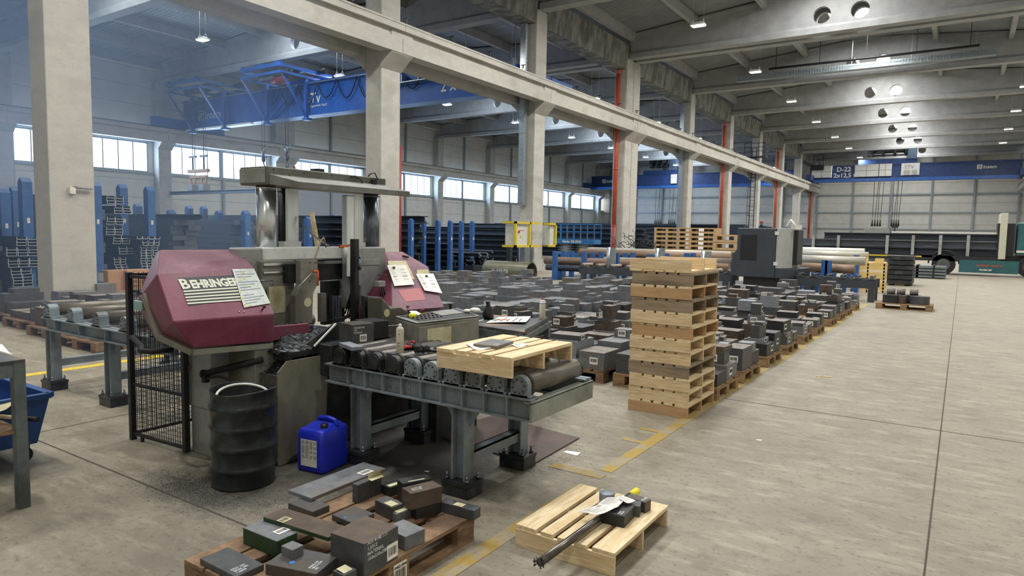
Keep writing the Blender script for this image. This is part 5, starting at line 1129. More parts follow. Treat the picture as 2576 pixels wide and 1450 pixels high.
def paper(label, quad, zs_, name='delivery_note', mt=PAPER, cat='paper', group=None, lines=True):
    "a limp sheet: corners px with heights; subdivided with a gentle sag"
    P = [G(x, y, z) for (x, y), z in zip(quad, zs_)]; n_ = 6; vs = []
    for j in range(n_+1):
        for i in range(n_+1):
            u, v = i/n_, j/n_; q = P[0].lerp(P[1], u).lerp(P[3].lerp(P[2], u), v); q.z += .004*math.sin(u*5+v*3); vs.append(q)
    fs = [(j*(n_+1)+i, j*(n_+1)+i+1, (j+1)*(n_+1)+i+1, (j+1)*(n_+1)+i) for j in range(n_) for i in range(n_)]
    o = one(name, M().add(vs, fs, 0, True), mt, label, cat, group); s = o.modifiers.new('thickness', 'SOLIDIFY'); s.thickness = .0008
    if lines:
        m = M()
        for k in range(5):
            v = .15+k*.16; a = P[0].lerp(P[3], v); b = P[1].lerp(P[2], v); n2_ = Vector((0, 0, .006)); m.prism([a.lerp(b, .12)+n2_, a.lerp(b, .6+.2*(k % 2))+n2_, a.lerp(b, .6+.2*(k % 2))+n2_+(P[3]-P[0])*.03, a.lerp(b, .12)+n2_+(P[3]-P[0])*.03], (0, 0, .0003))
        m.build('printed_lines', INKG, o)
    return o
paper('upper white slip draped over the steel blocks on the open floor pallet', [(1528, 1252), (1572, 1256), (1555, 1277), (1500, 1272)], (.215, .21, .21, .20))
paper('lower white slip hanging toward the round bar', [(1456, 1290), (1502, 1270), (1556, 1277), (1500, 1297)], (.165, .2, .21, .2))
paper('curled white slip on the rear block of the open floor pallet', [(1550, 1253), (1566, 1245), (1600, 1262), (1575, 1266)], (.21, .205, .2, .21))
# on the conveyor
ZCV = .854
p = G(1006, 888, ZCV); SC = thing('spray_can', 'white spray can with a thin straw standing on the conveyor cover plates', 'spray can', (p.x, p.y, ZCV))
hh = ZAT(1006, 822, p)-ZCV
M().lathe((p.x, p.y, ZCV), [(0, 0), (.025, 0), (.0265, .003), (.0265, hh-.02), (.022, hh-.008), (.012, hh)], 24).build('can_body', mat('can_white', 'D5D2C2', 'C2BEAC', .4, scale=12), SC)
M().lathe((p.x, p.y, ZCV+hh), [(.012, 0), (.012, .012), (.006, .02), (0, .02)], 14).tube([(p.x, p.y, ZCV+hh+.012), AX(976, 820, p.x)], .0012, 5).build('spray_nozzle', WHITE, SC)
m = M(); d_ = Vector((.45, -.89, 0)); 
for z in (.05, .07, .13): m.box(p.x+.004, p.x+.02, p.y-.027, p.y-.0255, ZCV+z, ZCV+z+.006)
m.build('can_print', mat('red_print', 'B04A3C', None, .6), SC)
p = G(1062, 884, ZCV+.02); BR = thing('hand_brush', 'black bristled hand brush lying on the conveyor', 'brush', (p.x, p.y, ZCV))
m = M(); rnd = random.Random(8); ax_ = Vector((.55, .83, 0)).normalized()
for k in range(320):
    c_ = Vector((p.x, p.y, ZCV+.03))+ax_*rnd.uniform(-.055, .055); a = rnd.uniform(0, 6.3); dd = Vector((-ax_.y, ax_.x, 0))*math.cos(a)+Vector((0, 0, 1))*math.sin(a); m.bar(c_, c_+dd*rnd.uniform(.02, .03)+ax_*rnd.uniform(-.01, .01), .0016)
m.build('bristles', BLACKR, BR)['kind'] = 'stuff'; M().tube([Vector((p.x, p.y, ZCV+.028))-ax_*.055, Vector((p.x, p.y, ZCV+.028))+ax_*.055], .014, 8).tube([Vector((p.x, p.y, ZCV+.02))+ax_*.05, Vector((p.x, p.y, ZCV+.012))+ax_*.17], .01, 8).build('brush_handle', BLACK, BR)
p = G(1035, 878, ZCV); GL = thing('work_gloves', 'black and red work gloves crumpled behind the spray can', 'gloves', (p.x, p.y, ZCV)); m = M()
for dx, dy, s in ((0, 0, .04), (.03, .03, .035), (-.03, -.02, .03), (.05, .0, .03)): m.sphere((p.x+dx, p.y+dy, ZCV+s*.55), s, 8, 0, (1.2, .9, .6))
m.build('glove_palm', BLACKR, GL); m = M()
for k in range(4): m.tube([(p.x-.03+k*.02, p.y-.03, ZCV+.02), (p.x-.05+k*.02, p.y-.06, ZCV+.02), (p.x-.055+k*.021, p.y-.085, ZCV+.012)], [.011, .01, .008], 8)
m.tube([(p.x+.03, p.y+.0, ZCV+.045), (p.x-.01, p.y+.03, ZCV+.05), (p.x-.04, p.y+.0, ZCV+.035)], .008, 6); m.build('red_cuff_and_fingers', mat('red_knit', 'A12A30', None, .8), GL)
a = G(1095, 872, ZCV+.01); b = G(1130, 890, ZCV+.01); SQ = thing('scraper', 'small scraper with a red handle next to the pallet on the conveyor', 'hand tool', tuple(a)); M().tube([a.lerp(b, .45), b], .009, 8).build('red_grip', MATS['red_knit'], SQ); M().bar(a, a.lerp(b, .45), .03, .003).build('steel_blade', CHROMED, SQ)
zp = .859+.123
o = blockpx('flat_bar', 'flat steel bar with white writing on the conveyor pallet', 'steel bar', (1190, 865), (1250, 871), (1293, 858), zp+.02, zp, ST[1]); 
o2 = o; marks(o, 't', .02, .01, .1, .04, ['4140 118', 'SAMPLE 71'[:4]])
paper('white note under the flat bar on the conveyor pallet', [(1172, 866), (1222, 861), (1235, 878), (1193, 880)], (zp+.003,)*4, lines=False)
paper('curled white note on the right of the conveyor pallet', [(1284, 868), (1318, 862), (1332, 868), (1300, 874)], (zp+.002, zp+.012, zp+.003, zp+.002))
# sawn block with bar code in the vise
zt = zcol((887, 866), ZCV, (887, 818)); o = blockpx('steel_block', 'dark block with a bar code sticker waiting in front of the saw vise', 'steel block', (853, 811), (887, 818), (925, 811), zt, ZCV, ST[0], 'steel blocks at the saw'); sticker(o, 'w', .06, .01, .06, .055); marks(o, 'w', .01, .075, .1, .055, ['15CN2/5155', '175', 'W275664'])
a_, b_ = (925, 811), (925, 811); o = blockpx('steel_block', 'plain dark block right of the bar coded block at the saw', 'steel block', (891, 804), (927, 811), (957, 804), zt-.004, ZCV, ST[4], 'steel blocks at the saw')
o = blockpx('steel_wedge', 'thin steel offcut leaning at the left end of the conveyor', 'steel block', (852, 862), (885, 874), (897, 869), ZCV+.03, ZCV+.002, ST[2])
# control console
CN = thing('control_console', 'grey machine control console with buttons behind the conveyor', 'control panel', (-3.62, 4.45, 0))
Q = [G(995, 797, 1.0), G(1048, 813, 1.0), G(1206, 795, 1.0), G(1150, 776, 1.0)]
M().prism([Vector((q.x, q.y, .66)) for q in Q], (0, 0, .33)).build('console_box', MOLIVE, CN, .01)
M().prism([Vector((q.x, q.y, .992)) for q in Q], (0, 0, .012)).build('console_rim', MGREY, CN, .004)
ctr = sum(Q, Vector())/4; In = [ctr.lerp(Vector((q.x, q.y, 1.004)), .92) for q in Q]; M().prism([Vector((q.x, q.y, 1.004)) for q in In], (0, 0, .003)).build('black_panel', BLACK, CN)
pq = lambda u, v, z=1.007: (lambda q: Vector((q.x, q.y, z)))(Q[1].lerp(Q[2], u).lerp(Q[0].lerp(Q[3], u), v))
M().prism([pq(.5, .35), pq(.86, .35), pq(.86, .85), pq(.5, .85)], (0, 0, .004)).build('display_plate', MGREY, CN); m = M()
for r_ in range(3):
    for c in range(7): m.tube([pq(.1+c*.06, .25+r_*.22), pq(.1+c*.06, .25+r_*.22, 1.016)], .009, 10)
m.build('push_buttons', BLACK, CN)
M().lathe(pq(.12, .55), [(.03, 0), (.032, .012), (.03, .03), (.02, .034), (0, .034)], 20).build('yellow_cap', YELB, CN)
M().lathe(pq(.34, .8), [(.01, 0), (.01, .02), (.016, .024), (.019, .045), (0, .046)], 16).build('emergency_stop', mat('stop_red', '7E1A1E', None, .5), CN); M().lathe(pq(.34, .8, 1.007), [(.022, 0), (.022, .006), (0, .006)], 16).build('yellow_collar', YEL, CN)
M().lathe(pq(.86, .95), [(.012, 0), (.012, .03), (.018, .035), (.018, .05), (0, .05)], 14).build('joystick', BLACK, CN)
fx = (Q[2]-Q[1]); fx.z = 0; L_ = fx.length; fx.normalize(); nf = Vector((fx.y, -fx.x, 0)); ff = lambda u, z, k=.001: Vector((Q[1].x, Q[1].y, 0))+fx*(u*L_)+nf*k+Vector((0, 0, z))
M().prism([ff(.02, .67), ff(.8, .67), ff(.8, .965), ff(.02, .965)], nf*.006).build('console_door', MOLIVE, CN, .004); M().prism([ff(.15, .80, .008), ff(.52, .80, .008), ff(.52, .945, .008), ff(.15, .945, .008)], nf*.001).build('yellowed_plate', PAPERY, CN)
M().tube([ff(.09, .83, .007), ff(.09, .83, .012)], .012, 14).build('door_lock', CHROMED, CN)
M().prism([ff(.6, .70, .008), ff(.68, .70, .008), ff(.64, .76, .008)], nf*.001).build('warning_triangle', YEL, CN)
M().box(-3.75, -3.45, 4.15, 4.7, 0, .66).build('console_pedestal', DARKM, CN)
p = G(995, 800, 1.008); paper('small white slip on the left end of the console', [(1029, 784), (1047, 781), (1060, 792), (1040, 794)], (1.012,)*4, lines=False)
w = G(1195, 787, 1.01); one('dust_mask', M().sphere((w.x, w.y, 1.03), .045, 8, 0, (1.2, .9, .55)).sphere((w.x-.06, w.y-.03, 1.022), .035, 8, 0, (1.1, .8, .5)), WHITE, 'white folded dust mask on the right end of the console', 'dust mask')
# small worn table
TB = thing('metal_table', 'small worn grey metal table behind the conveyor', 'table', (-3.2, 5.0, 0)); Q = [G(1181, 818, .88), G(1322, 838, .88), G(1378, 806, .88), G(1235, 793, .88)]
M().prism([Vector((q.x, q.y, .865)) for q in Q], (0, 0, .02)).build('table_top', mat('worn_bench_top', '3F4246', '55585A', .5, .2, scale=12, c3='8B7860'), TB); M().prism([Q[1]+Vector((0, 0, .0)), Q[2]+Vector((0, 0, .0)), Q[2]+Vector((0, 0, .03)), Q[1]+Vector((0, 0, .03))], (-.006, .0, 0)).build('raised_edge', TABLEG, TB)
m = M()
for a, b in ((0, 1), (1, 2), (2, 3), (3, 0)): m.bar(Q[a]+Vector((0, 0, -.045)), Q[b]+Vector((0, 0, -.045)), .03, .05)
m.build('apron', TABLEG, TB)
for q in Q: M().bar((q.x, q.y, 0), (q.x, q.y, .86), .045).build('leg', TABLEG, TB)
ztb = .886
paper('open white drawing sheets on the small metal table', [(1222, 813), (1255, 797), (1336, 797), (1322, 811)], (ztb+.003, ztb+.005, ztb+.02, ztb+.02), lines=True)
p = G(1364, 803, ztb); hh = ZAT(1364, 752, p)-ztb; SC = thing('spray_can', 'white spray can with a red top on the small metal table', 'spray can', (p.x, p.y, ztb)); M().lathe((p.x, p.y, ztb), [(0, 0), (.028, 0), (.029, .004), (.029, hh*.84), (.024, hh*.92), (.014, hh*.95)], 20).build('can_body', MATS['can_white'], SC); M().lathe((p.x, p.y, ztb+hh*.95), [(.012, 0), (.012, hh*.05), (0, hh*.06)], 12).build('red_cap', MATS['sign_red'], SC)
M().tube([(p.x, p.y, ztb+hh*.75), (p.x, p.y, ztb+hh*.84)], .0295, 20).build('silver_band', CHROME, SC)
p = G(1228, 803, ztb); m = M().lathe((p.x, p.y, ztb), [(0, 0), (.05, .002), (.055, .04), (.04, .09), (.02, .13), (.018, .15), (.025, .165), (0, .165)], 14); m.v = [(x+.008*math.sin(z*60+y*40), y+.006*math.cos(z*50), z) for x, y, z in m.v]; one('black_strap_roll', m, BLACKR, 'black bundled strap standing on the small metal table', 'strap')
for px, c, nm in ((1250, 'C8402F', 'red'), (1238, '3FA65A', 'green'), (1258, 'E0705A', 'pink')): p = G(px, 806, ztb+.01); one('marker_pen', M().tube([p, p+Vector((.05, .06, 0))], .007, 8), mat('pen_'+nm, c, None, .5), '%s marker pen on the small metal table' % nm, 'pen')
a = G(1190, 812, ztb+.008); b = G(1215, 806, ztb+.008); one('marker_pen', M().tube([a, b], .006, 8), WHITE, 'white marker pen at the left edge of the small metal table', 'pen')

# feed conveyor at the left
C4 = thing('roller_conveyor', 'grey feed roller conveyor behind the mesh guard at the left', 'roller conveyor', (-6.6, 3.8, 0))
XF = [AY(x, 800, 3.12).x for x in (121, 183, 243)]; st = (XF[2]-XF[0])/2; XF = [XF[0]+st*k for k in range(6)]
m = M(); ibeam_x(m, -7.85, -5.45, 3.1, .62, .745, .12, [x+.18 for x in XF[:5]]); m.build('side_beam', CONVG, C4); m = M(); ibeam_x(m, -7.85, -5.45, 4.35, .62, .745, .12, []); m.build('side_beam', CONVG, C4)
for x in XF:
    r_ = M().tube([(x, 3.2, .825), (x, 4.38, .825)], .062, 20).build('roller', ROLL, C4)
    m = M(); pts = [(x-.075, 3.11, .746), (x+.075, 3.11, .746)]+[(x+.062*math.cos(a*PI/10), 3.11, .825+.062*math.sin(a*PI/10)) for a in range(0, 11)]; m.prism(pts, (0, .09, 0)); m.box(x-.1, x+.1, 3.11, 3.22, .746, .758)
    for q in range(7): a = q*PI/3.5; m.tube([(x+.045*math.cos(a), 3.103, .82+.045*math.sin(a)), (x+.045*math.cos(a), 3.11, .82+.045*math.sin(a))], .006, 6, 1)
    m.build('bearing_housing', [CONVG, BLACK], C4)
for x, y in ((-7.85+.12, 3.16), (-6.62, 3.2), (-7.73, 4.4), (-6.62, 4.4), (-5.6, 4.4)): leg(x, y, C4, .62)
for x in (-7.73, -6.62): M().box(x-.04, x+.04, 3.2, 4.38, .24, .31).build('cross_bar', CONVG, C4)
M().box(-7.7, -5.6, 4.36, 4.42, .3, .38).build('long_bar', CONVG, C4)
# work table and bin at the left edge
LT = thing('work_table', 'dark metal work table cut off by the left edge of the picture', 'table', (-4.9, 1.6, 0))
tz = .9; qa = G(66, 885, tz); 
M().box(-5.6, -4.58, 1.0, 1.72, tz-.02, tz).build('table_top', MATS['worn_bench_top'], LT); M().box(-5.59, -4.585, 1.66, 1.715, tz-.1, tz-.021).box(-4.64, -4.585, 1.01, 1.66, tz-.1, tz-.021).build('apron', TABLEG, LT)
for x, y in ((-4.61, 1.69), (-4.61, 1.03), (-5.57, 1.69)): M().box(x-.03, x+.03, y-.03, y+.03, 0, tz-.02).build('leg', TABLEG, LT)
M().box(-5.6, -4.6, 1.05, 1.7, .46, .48).build('lower_shelf', WOODO, LT)
for k, (lab, z, q) in enumerate((('white sheet on the left work table', tz+.004, [(-20, 880), (-20, 868), (5, 868), (32, 893)]), )): paper(lab, q, (z,)*4, lines=False)
paper('pale sheet lying on the lower shelf of the left work table', [(-30, 1050), (-10, 1008), (40, 1010), (12, 1032)], (.49, .49, .49, .49), mt=PAPERY, lines=False)
a = G(0, 1048, .52); b = G(60, 1053, .52); c_ = G(95, 1056, .52); HM = thing('hammer', 'hammer with a yellow wooden handle sticking out from the table shelf', 'hammer', tuple(b)); M().tube([a, b], .013, 8).build('wooden_handle', WOODN, HM); M().tube([b, c_], .016, 8).build('black_grip', BLACKR, HM)
BN = thing('wheeled_bin', 'blue plastic wheeled bin behind the left work table', 'bin', (-5.5, 2.3, 0))
x0, x1, y0, y1 = -6.3, -5.34, 1.5, 2.15
m = M(); lo_ = [(x0+.08, y0+.06, .14), (x1-.08, y0+.06, .14), (x1-.08, y1-.06, .14), (x0+.08, y1-.06, .14)]; hi_ = [(x0, y0, .49), (x1, y0, .49), (x1, y1, .49), (x0, y1, .49)]
m.add(lo_+hi_, [(3, 2, 1, 0), (0, 1, 5, 4), (1, 2, 6, 5), (2, 3, 7, 6), (3, 0, 4, 7)]); o = m.build('bin_tub', BINB, BN); s_ = o.modifiers.new('thickness', 'SOLIDIFY'); s_.thickness = .012
m = M()
for a, b in zip(hi_, hi_[1:]+hi_[:1]): m.bar(a, b, .05, .035)
m.build('bin_rim', BINB, BN)
for x, y in ((x1-.16, y0+.12), (x1-.16, y1-.12), (x0+.16, y0+.12), (x0+.16, y1-.12)):
    w_ = M().tube([(x-.02, y, .055), (x+.02, y, .055)], .055, 16).build('caster_wheel', BLACKR, BN); M().box(x-.035, x-.025, y-.03, y+.03, .05, .14).box(x+.025, x+.035, y-.03, y+.03, .05, .14).build('caster_fork', BLACK, w_)

a, b = AX(784, 536, -5.35), AX(815, 620, -5.2); one('wooden_plank', M().bar(a, Vector((b.x, b.y, .62)).lerp(b, .6), .05, .02), WOODN, 'narrow wooden plank leaning behind the saw frame', 'plank')
# ================= the field of palleted steel blocks =================
UB = M().box(-.5, .5, -.5, .5, 0, 1)
def blkmesh(seed):
    m = UB.mesh('steel_block', [ST[0], STTOP]); return m
BM = []
for side in (0, 1, 2, 0, 3, 4):
    for top in (None, STTOP):
        me = UB.mesh('steel_block', [ST[side], top or ST[side]])
        for p in me.polygons:
            if p.center.z > .9: p.material_index = 1
        BM.append((me, ('dark', 'grey', 'blue grey', 'dark', 'brown', 'black')[(0, 1, 2, 0, 3, 4).index(side) if side != 0 else 0] if False else {0: 'dark', 1: 'grey', 2: 'blue grey', 3: 'brown', 4: 'black'}[side]))
# a bar code label shared by the copies: unit label facing -Y or +X
def tagmesh():
    m = M().box(-.5, .5, -.01, 0, -.5, .5, 0); x = -.38; r = random.Random(1)
    while x < .36: b_ = r.choice((.03, .05, .07)); m.box(x, x+b_, -.02, -.01, -.2, .3, 1); x += b_+r.choice((.03, .05))
    return m.mesh('bar_code_label', [PAPER, INK])
TAGM = tagmesh()
rf = random.Random(21); NB = [0]; STF = M(); PAL = {}
def field_block(cx, cy, sx, sy, z, h, rz, where, tagged, grp):
    me, cn = rf.choice(BM); NB[0] += 1
    if NB[0] > 292:
        c, s = math.cos(rz), math.sin(rz); STF.obox((cx, cy, z+h/2), (sx, sy, h), Matrix(((c, -s, 0), (s, c, 0), (0, 0, 1)))); return
    o = bpy.data.objects.new('steel_block', me); COL.objects.link(o); o.location = (cx, cy, z); o.scale = (sx, sy, h); o.rotation_euler.z = rz
    hw = 'flat' if h < .08 else 'low' if h < .15 else 'tall' if h > .24 else 'medium'
    tag(o, '%s%s %s block, %s' % ('tagged ' if tagged else '', hw, cn, where), 'steel block', grp)
    if tagged:
        t = bpy.data.objects.new('bar_code_label', TAGM); COL.objects.link(t); t.parent = o; w_ = min(.1, sx*.6); hh = min(.08, h*.8); q_ = rf.random()
        if q_ < .25: t.rotation_euler = (-PI/2, 0, rf.uniform(-.2, .2)); t.scale = (.1/sx, .12/h, .075/sy); t.location = (rf.uniform(-.15, .15), rf.uniform(-.3, .1), 1.0)
        elif q_ < .62: t.scale = (w_/sx, .15/sy, hh/h); t.location = (rf.uniform(-.2, .2), -.5-.0008/sy*0, .5)
        else: t.rotation_euler.z = PI/2; t.scale = (w_/sy, .15/sx, hh/h); t.location = (.5, rf.uniform(-.25, .25), .5)
# simple one-piece pallet for those buried among the others
def simple_pallet_mesh(wx, wy):
    m = M()
    for i in range(5): x = -wx/2+i*(wx-.13)/4; m.box(x, x+.13, -wy/2, wy/2, .122, .144)
    for y in (-wy/2, -.07, wy/2-.14):
        m.box(-wx/2, wx/2, y, y+.14, .1, .122)
        for x in (-wx/2, -.05, wx/2-.1): m.box(x, x+.1, y, y+.14, 0, .1)
    return m.mesh('euro_pallet', [MATS['old_euro_pallet_wood'] if rf.random() < 2 else None])
SPM = simple_pallet_mesh(.8, 1.18)
WOODE = mat('row_pallet_wood', '866B4E', 'A58963', .85, scale=6, stretch=(2, 2, 8), c3='6B5238')
tmpl = euro('x', -2.82, 7.56, 0, 'pallets in the block field', WOODE, .8, 1.18); reg(tmpl)
ends_col0 = [e-.8 for e in (7.74, 8.75, 9.95, 11.12, 12.33, 13.52, 15.03, 16.2, 17.3, 18.6)]
def rown(i): return 'row beside the lane' if i == 0 else '%s row from lane' % ORD[i]
npal = 0
for i in range(12):
    xc = -3.72-.985*(i-1) if i else -2.61
    W, D = (.8, 1.18) if i else (1.18, .8)
    ys = ends_col0 if i == 0 else [6.95+1.22*k-(.3 if 2 <= i < 5 else 0)+(.5 if i > 6 else 0) for k in range(10)]
    for k, y0 in enumerate(ys):
        if i and y0+1.2 > (20.0 if xc > -9 else 17.6): continue
        d = _F.dot(Vector((xc, y0+.6, .3))-CP); px_ = 1288+FPX*(Vector((xc, y0+.6, .3))-CP).dot(_R)/d
        if px_ < 1085: continue
        lab = 'wooden pallet under steel blocks, %s along the %s' % (ORD[k], rown(i)) if i else 'wooden pallet facing the lane under steel blocks, %s from the camera' % ORD[k]
        if i == 0 and k == 0: t = tmpl; tag(t, lab); t['label'] = lab; t.location = (xc, y0+.4, 0); t.rotation_euler.z = PI/2
        elif i == 0: t = copy_tree(tmpl); t.location = (xc, y0+.4, 0); t.rotation_euler.z = PI/2; t['label'] = lab
        else:
            t = bpy.data.objects.new('euro_pallet', SPM); COL.objects.link(t); t.location = (xc, y0+.59, 0); tag(t, lab, 'pallet', 'pallets in the block field')
        near = (i <= 3 and y0 < 12) or i == 0
        where0 = '%s pallet of the %s' % (ORD[k], rown(i))
        cells = []
        if near: 
            cuts = [0, rf.uniform(.3, .42), rf.uniform(.66, .78), 1.0]; sp = rf.uniform(.42, .58)
            if i:
                for a, b in zip(cuts[:-1], cuts[1:]): cells += [(0, sp, a, b, 'left'), (sp, 1, a, b, 'right')]
            else:
                for (a, b), nm_ in zip(zip(cuts[:-1], cuts[1:]), ('left', 'centre', 'right')): cells += [(a, b, 0, sp, nm_), (a, b, sp, 1, nm_)]
        else:
            c1 = rf.uniform(.4, .6); cells = [(0, 1, 0, c1, 'whole'), (0, 1, c1, 1, 'whole')] if rf.random() < .6 else [(0, .5, 0, 1, 'left'), (.5, 1, 0, 1, 'right')]
        for (u0, u1, v0, v1, nm) in cells:
            if near and rf.random() < .1 and y0 > 8: continue
            sx = (u1-u0)*W-rf.uniform(.015, .05); sy = (v1-v0)*D-rf.uniform(.015, .06); cx = xc-W/2+(u0+u1)/2*W; cy = y0+(v0+v1)/2*D
            h = rf.choice((.1, .13, .16, .2, .22, .26)) if not (i == 1 and k == 0) else rf.choice((.2, .26, .3)); rz = rf.uniform(-.03, .03); pos = ('front ' if v1 < .5 else 'back ' if v0 > .55 else 'middle ')+(nm if nm != 'whole' else 'one')
            field_block(cx, cy, sx, sy, .1445, h, rz, '%s, %s' % (pos, where0), rf.random() < (.85 if near else .5), 'steel blocks on the rows of pallets')
            z = .1445+h+.0005; lay = 1
            while rf.random() < (.62 if near else .62) and lay < 4 and z < .62:
                f = rf.uniform(.6, .92); g_ = rf.uniform(.6, .95); h2 = rf.choice((.04, .06, .1, .13, .17)); 
                field_block(cx+(1-f)*sx*rf.uniform(-.4, .4), cy+(1-g_)*sy*rf.uniform(-.4, .4), sx*f, sy*g_, z, h2, rf.uniform(-.12, .12), '%s, upper, %s' % (pos, where0) if lay == 1 else '%s, topmost, %s' % (pos, where0), rf.random() < (.75 if near else .4), 'steel blocks on the rows of pallets')
                z += h2+.0005; sx *= f; sy *= g_; lay += 1
        npal += 1
if STF.v: tag(STF.build('steel_block_rest', ST[1]), 'remaining grey steel blocks at the far end of the pallet rows', 'steel blocks', None, 'stuff')
# blocks at the left behind the feed conveyor
pe = G(240, 893)
for i in range(4):
    for k in range(3):
        x = pe.x-.62-1.3*i; y = pe.y+.42+1.0*k+.15*i
        if x < -14.6 and y > 5.4: continue
        t = bpy.data.objects.new('euro_pallet', SPM); COL.objects.link(t); t.location = (x, y, 0); t.rotation_euler.z = PI/2; tag(t, 'brown pallet with steel behind the feed conveyor, %s from the right, %s deep' % (ORD[i].replace('nearest', 'first'), ORD[k].replace('nearest', 'first')), 'pallet', 'pallets behind the feed conveyor')
        for c in range(3):
            h = rf.choice((.12, .2, .28, .33)); NB[0] = 0 if NB[0] > 290 else NB[0]
            field_block(x-.38+c*.38, y, .33, .6, .1445, h, rf.uniform(-.05, .05), 'cell %s, pallet %s from right, %s deep, behind feed conveyor' % (['left', 'middle', 'right'][c], ORD[i].replace('nearest', 'first'), ORD[k].replace('nearest', 'first')), c == 2, 'steel blocks behind the feed conveyor')
            if rf.random() < .5: field_block(x-.38+c*.38, y+.05, .28, .4, .145+h, .08, rf.uniform(-.1, .1), 'upper %s, pallet %s from right, %s deep, behind feed conveyor' % (['left', 'middle', 'right'][c], ORD[i].replace('nearest', 'first'), ORD[k].replace('nearest', 'first')), False, 'steel blocks behind the feed conveyor')
for q, (xa, ya, xb, yb, h) in enumerate(((155, 765, 210, 768, .3), (208, 758, 252, 760, .42))):
    a, b = G(xa, ya), G(xb, yb); one('steel_block', M().box(max(a.x, -15.6), b.x, a.y, a.y+.4, 0, h), ST[0] if q == 0 else ST[1], '%s steel block standing on the floor by the near column foot' % ('dark' if q == 0 else 'grey'), 'steel block')
for q, (xa, xb) in enumerate(((243, 300), (303, 325))):
    a, b = G(xa, 752), G(xb, 752); ob = one('cardboard_box', M().box(a.x, b.x, a.y+.1, a.y+1.0, .2, .66), CARD, '%s brown cardboard box behind the near column' % ('larger' if q == 0 else 'smaller'), 'box'); M().box(b.x-.45, b.x-.2, a.y+.095, a.y+.1, .4, .6).build('paper_label', PAPER, ob)
a, b = G(243, 752), G(325, 752); one('low_platform', M().box(a.x-.05, b.x+.05, a.y+.05, a.y+1.1, 0, .2), WOODE, 'low wooden base under the two cardboard boxes', 'platform')

# ================= things further down the hall =================
# half pipe
m = M(); n_ = 20; R_ = .42; x0, x1, yc_ = -16.0, -13.9, 22.4
for r0, r1 in ((R_, R_-.03),):
    vs = []
    for x in (x0, x1):
        for r in (r0, r1):
            for k in range(n_+1): a = PI*k/n_-.15+.0; a = -.35+(PI+.7)*k/n_; vs.append((x, yc_+r*math.cos(a), .15+r*math.sin(a)+0.0))
    L_ = n_+1; fs = []
    for k in range(n_): fs += [(k, k+1, 2*L_+k+1, 2*L_+k), (L_+k, 3*L_+k, 3*L_+k+1, L_+k+1), (k, L_+k, L_+k+1, k+1), (2*L_+k, 2*L_+k+1, 3*L_+k+1, 3*L_+k)]
    m.add(vs, fs, 0, False)
o = one('half_pipe', m, mat('olive_steel_pipe', '6B6A58', '7C7B68', .4, .5, scale=3), 'large cut open olive steel pipe lying by the third column', 'pipe'); text('K-1/2 88', .22, frame((x0+.5, yc_-.425, .12), (1, 0, 0), (0, 0, 1)), CHALK, o, 'hand_written_marks', .002, .002)
# yellow framed cabinets on the third column
YC = thing('control_cabinet', 'grey control cabinets in a yellow protective frame on the third column', 'control cabinet', (-15.5, 24.6, 1.1))
for (ya, yb) in ((23.45, 24.5), (26.22, 26.72)):
    M().box(-15.95, -15.42, ya+.1, yb-.05, 1.18, 2.06).build('cabinet_body', mat('cabinet_grey', 'BEC0B8', 'CACBC4', .5), YC)
m = M(); T_ = .09
for z in (1.1, 2.08):
    m.box(-15.42, -15.33, 23.4, 25.35, z, z+T_).box(-15.42, -15.33, 26.15, 26.8, z, z+T_).box(-16.0, -15.4, 23.4, 23.49, z, z+T_).box(-16.0, -15.4, 26.71, 26.8, z, z+T_)
for y in (23.4, 24.5, 26.71): m.box(-15.42, -15.33, y, y+T_, 1.1, 2.17)
m.build('yellow_frame', YEL, YC); M().tube([(-15.42, 23.75, 1.75), (-15.37, 23.75, 1.75)], .05, 10).box(-15.42, -15.41, 23.8, 24.15, 1.8, 1.82).build('red_switch', MATS['sign_red'], YC); M().prism([(-15.415, 23.85, 1.5), (-15.415, 24.0, 1.5), (-15.415, 23.925, 1.62)], (.004, 0, 0)).build('warning_triangle', YEL, YC)
M().box(-15.69, -15.6, 25.2, 25.3, 0, 1.1).box(-15.95, -15.7, 24.7, 25.2, 0, 1.1).build('cable_duct', GALV, YC)
def RY(x0, y0, x1, y1, Y): c = AY((x0+x1)/2, y0, Y).z; e = AY((x0+x1)/2, y1, Y).z; return AY(x0, (y0+y1)/2, Y).x, AY(x1, (y0+y1)/2, Y).x, e, c
# scissor lift
YS = 38; xa, xb, z0, z1 = RY(1402, 602, 1503, 614, YS); SL = thing('scissor_lift', 'blue scissor lift with guard rails far behind the third column', 'lift', ((xa+xb)/2, YS, 0))
zt_ = AY(1450, 565, YS).z
o = M().box(xa, xb, YS-.5, YS+.5, z0, z1).build('platform', LIFTB, SL); text('Genie', (z1-z0)*.7, frame((xa+.65, YS-.51, z0+.08), (1, 0, 0), (0, 0, 1)), WHITE, o, 'lettering', .002, .01); text('GS-3246', (z1-z0)*.7, frame((xa+1.15+.1, YS-.51, z0+.08), (1, 0, 0), (0, 0, 1)), WHITE, o, 'lettering', .002, .01)
m = M()
for y in (YS-.48, YS+.48):
    for k in range(7): x = xa+(xb-xa)*k/6; m.bar((x, y, z1), (x, y, zt_), .05)
    for z in (zt_, (zt_+z1)/2): m.bar((xa, y, z), (xb, y, z), .05)
for x in (xa, xb): m.bar((x, YS-.48, zt_), (x, YS+.48, zt_), .05)
m.build('guard_rail', LIFTB, SL); m = M()
for k in range(4):
    za, zb_ = .5+(z0-.5)*k/4, .5+(z0-.5)*(k+1)/4; m.bar((xa+.2, YS-.3, za), (xb-.2, YS-.3, zb_), .08).bar((xb-.2, YS-.3, za), (xa+.2, YS-.3, zb_), .08)
m.build('scissor_arms', MGREY, SL); M().box(xa+.1, xb-.1, YS-.45, YS+.45, .15, .5).build('chassis', LIFTB, SL)
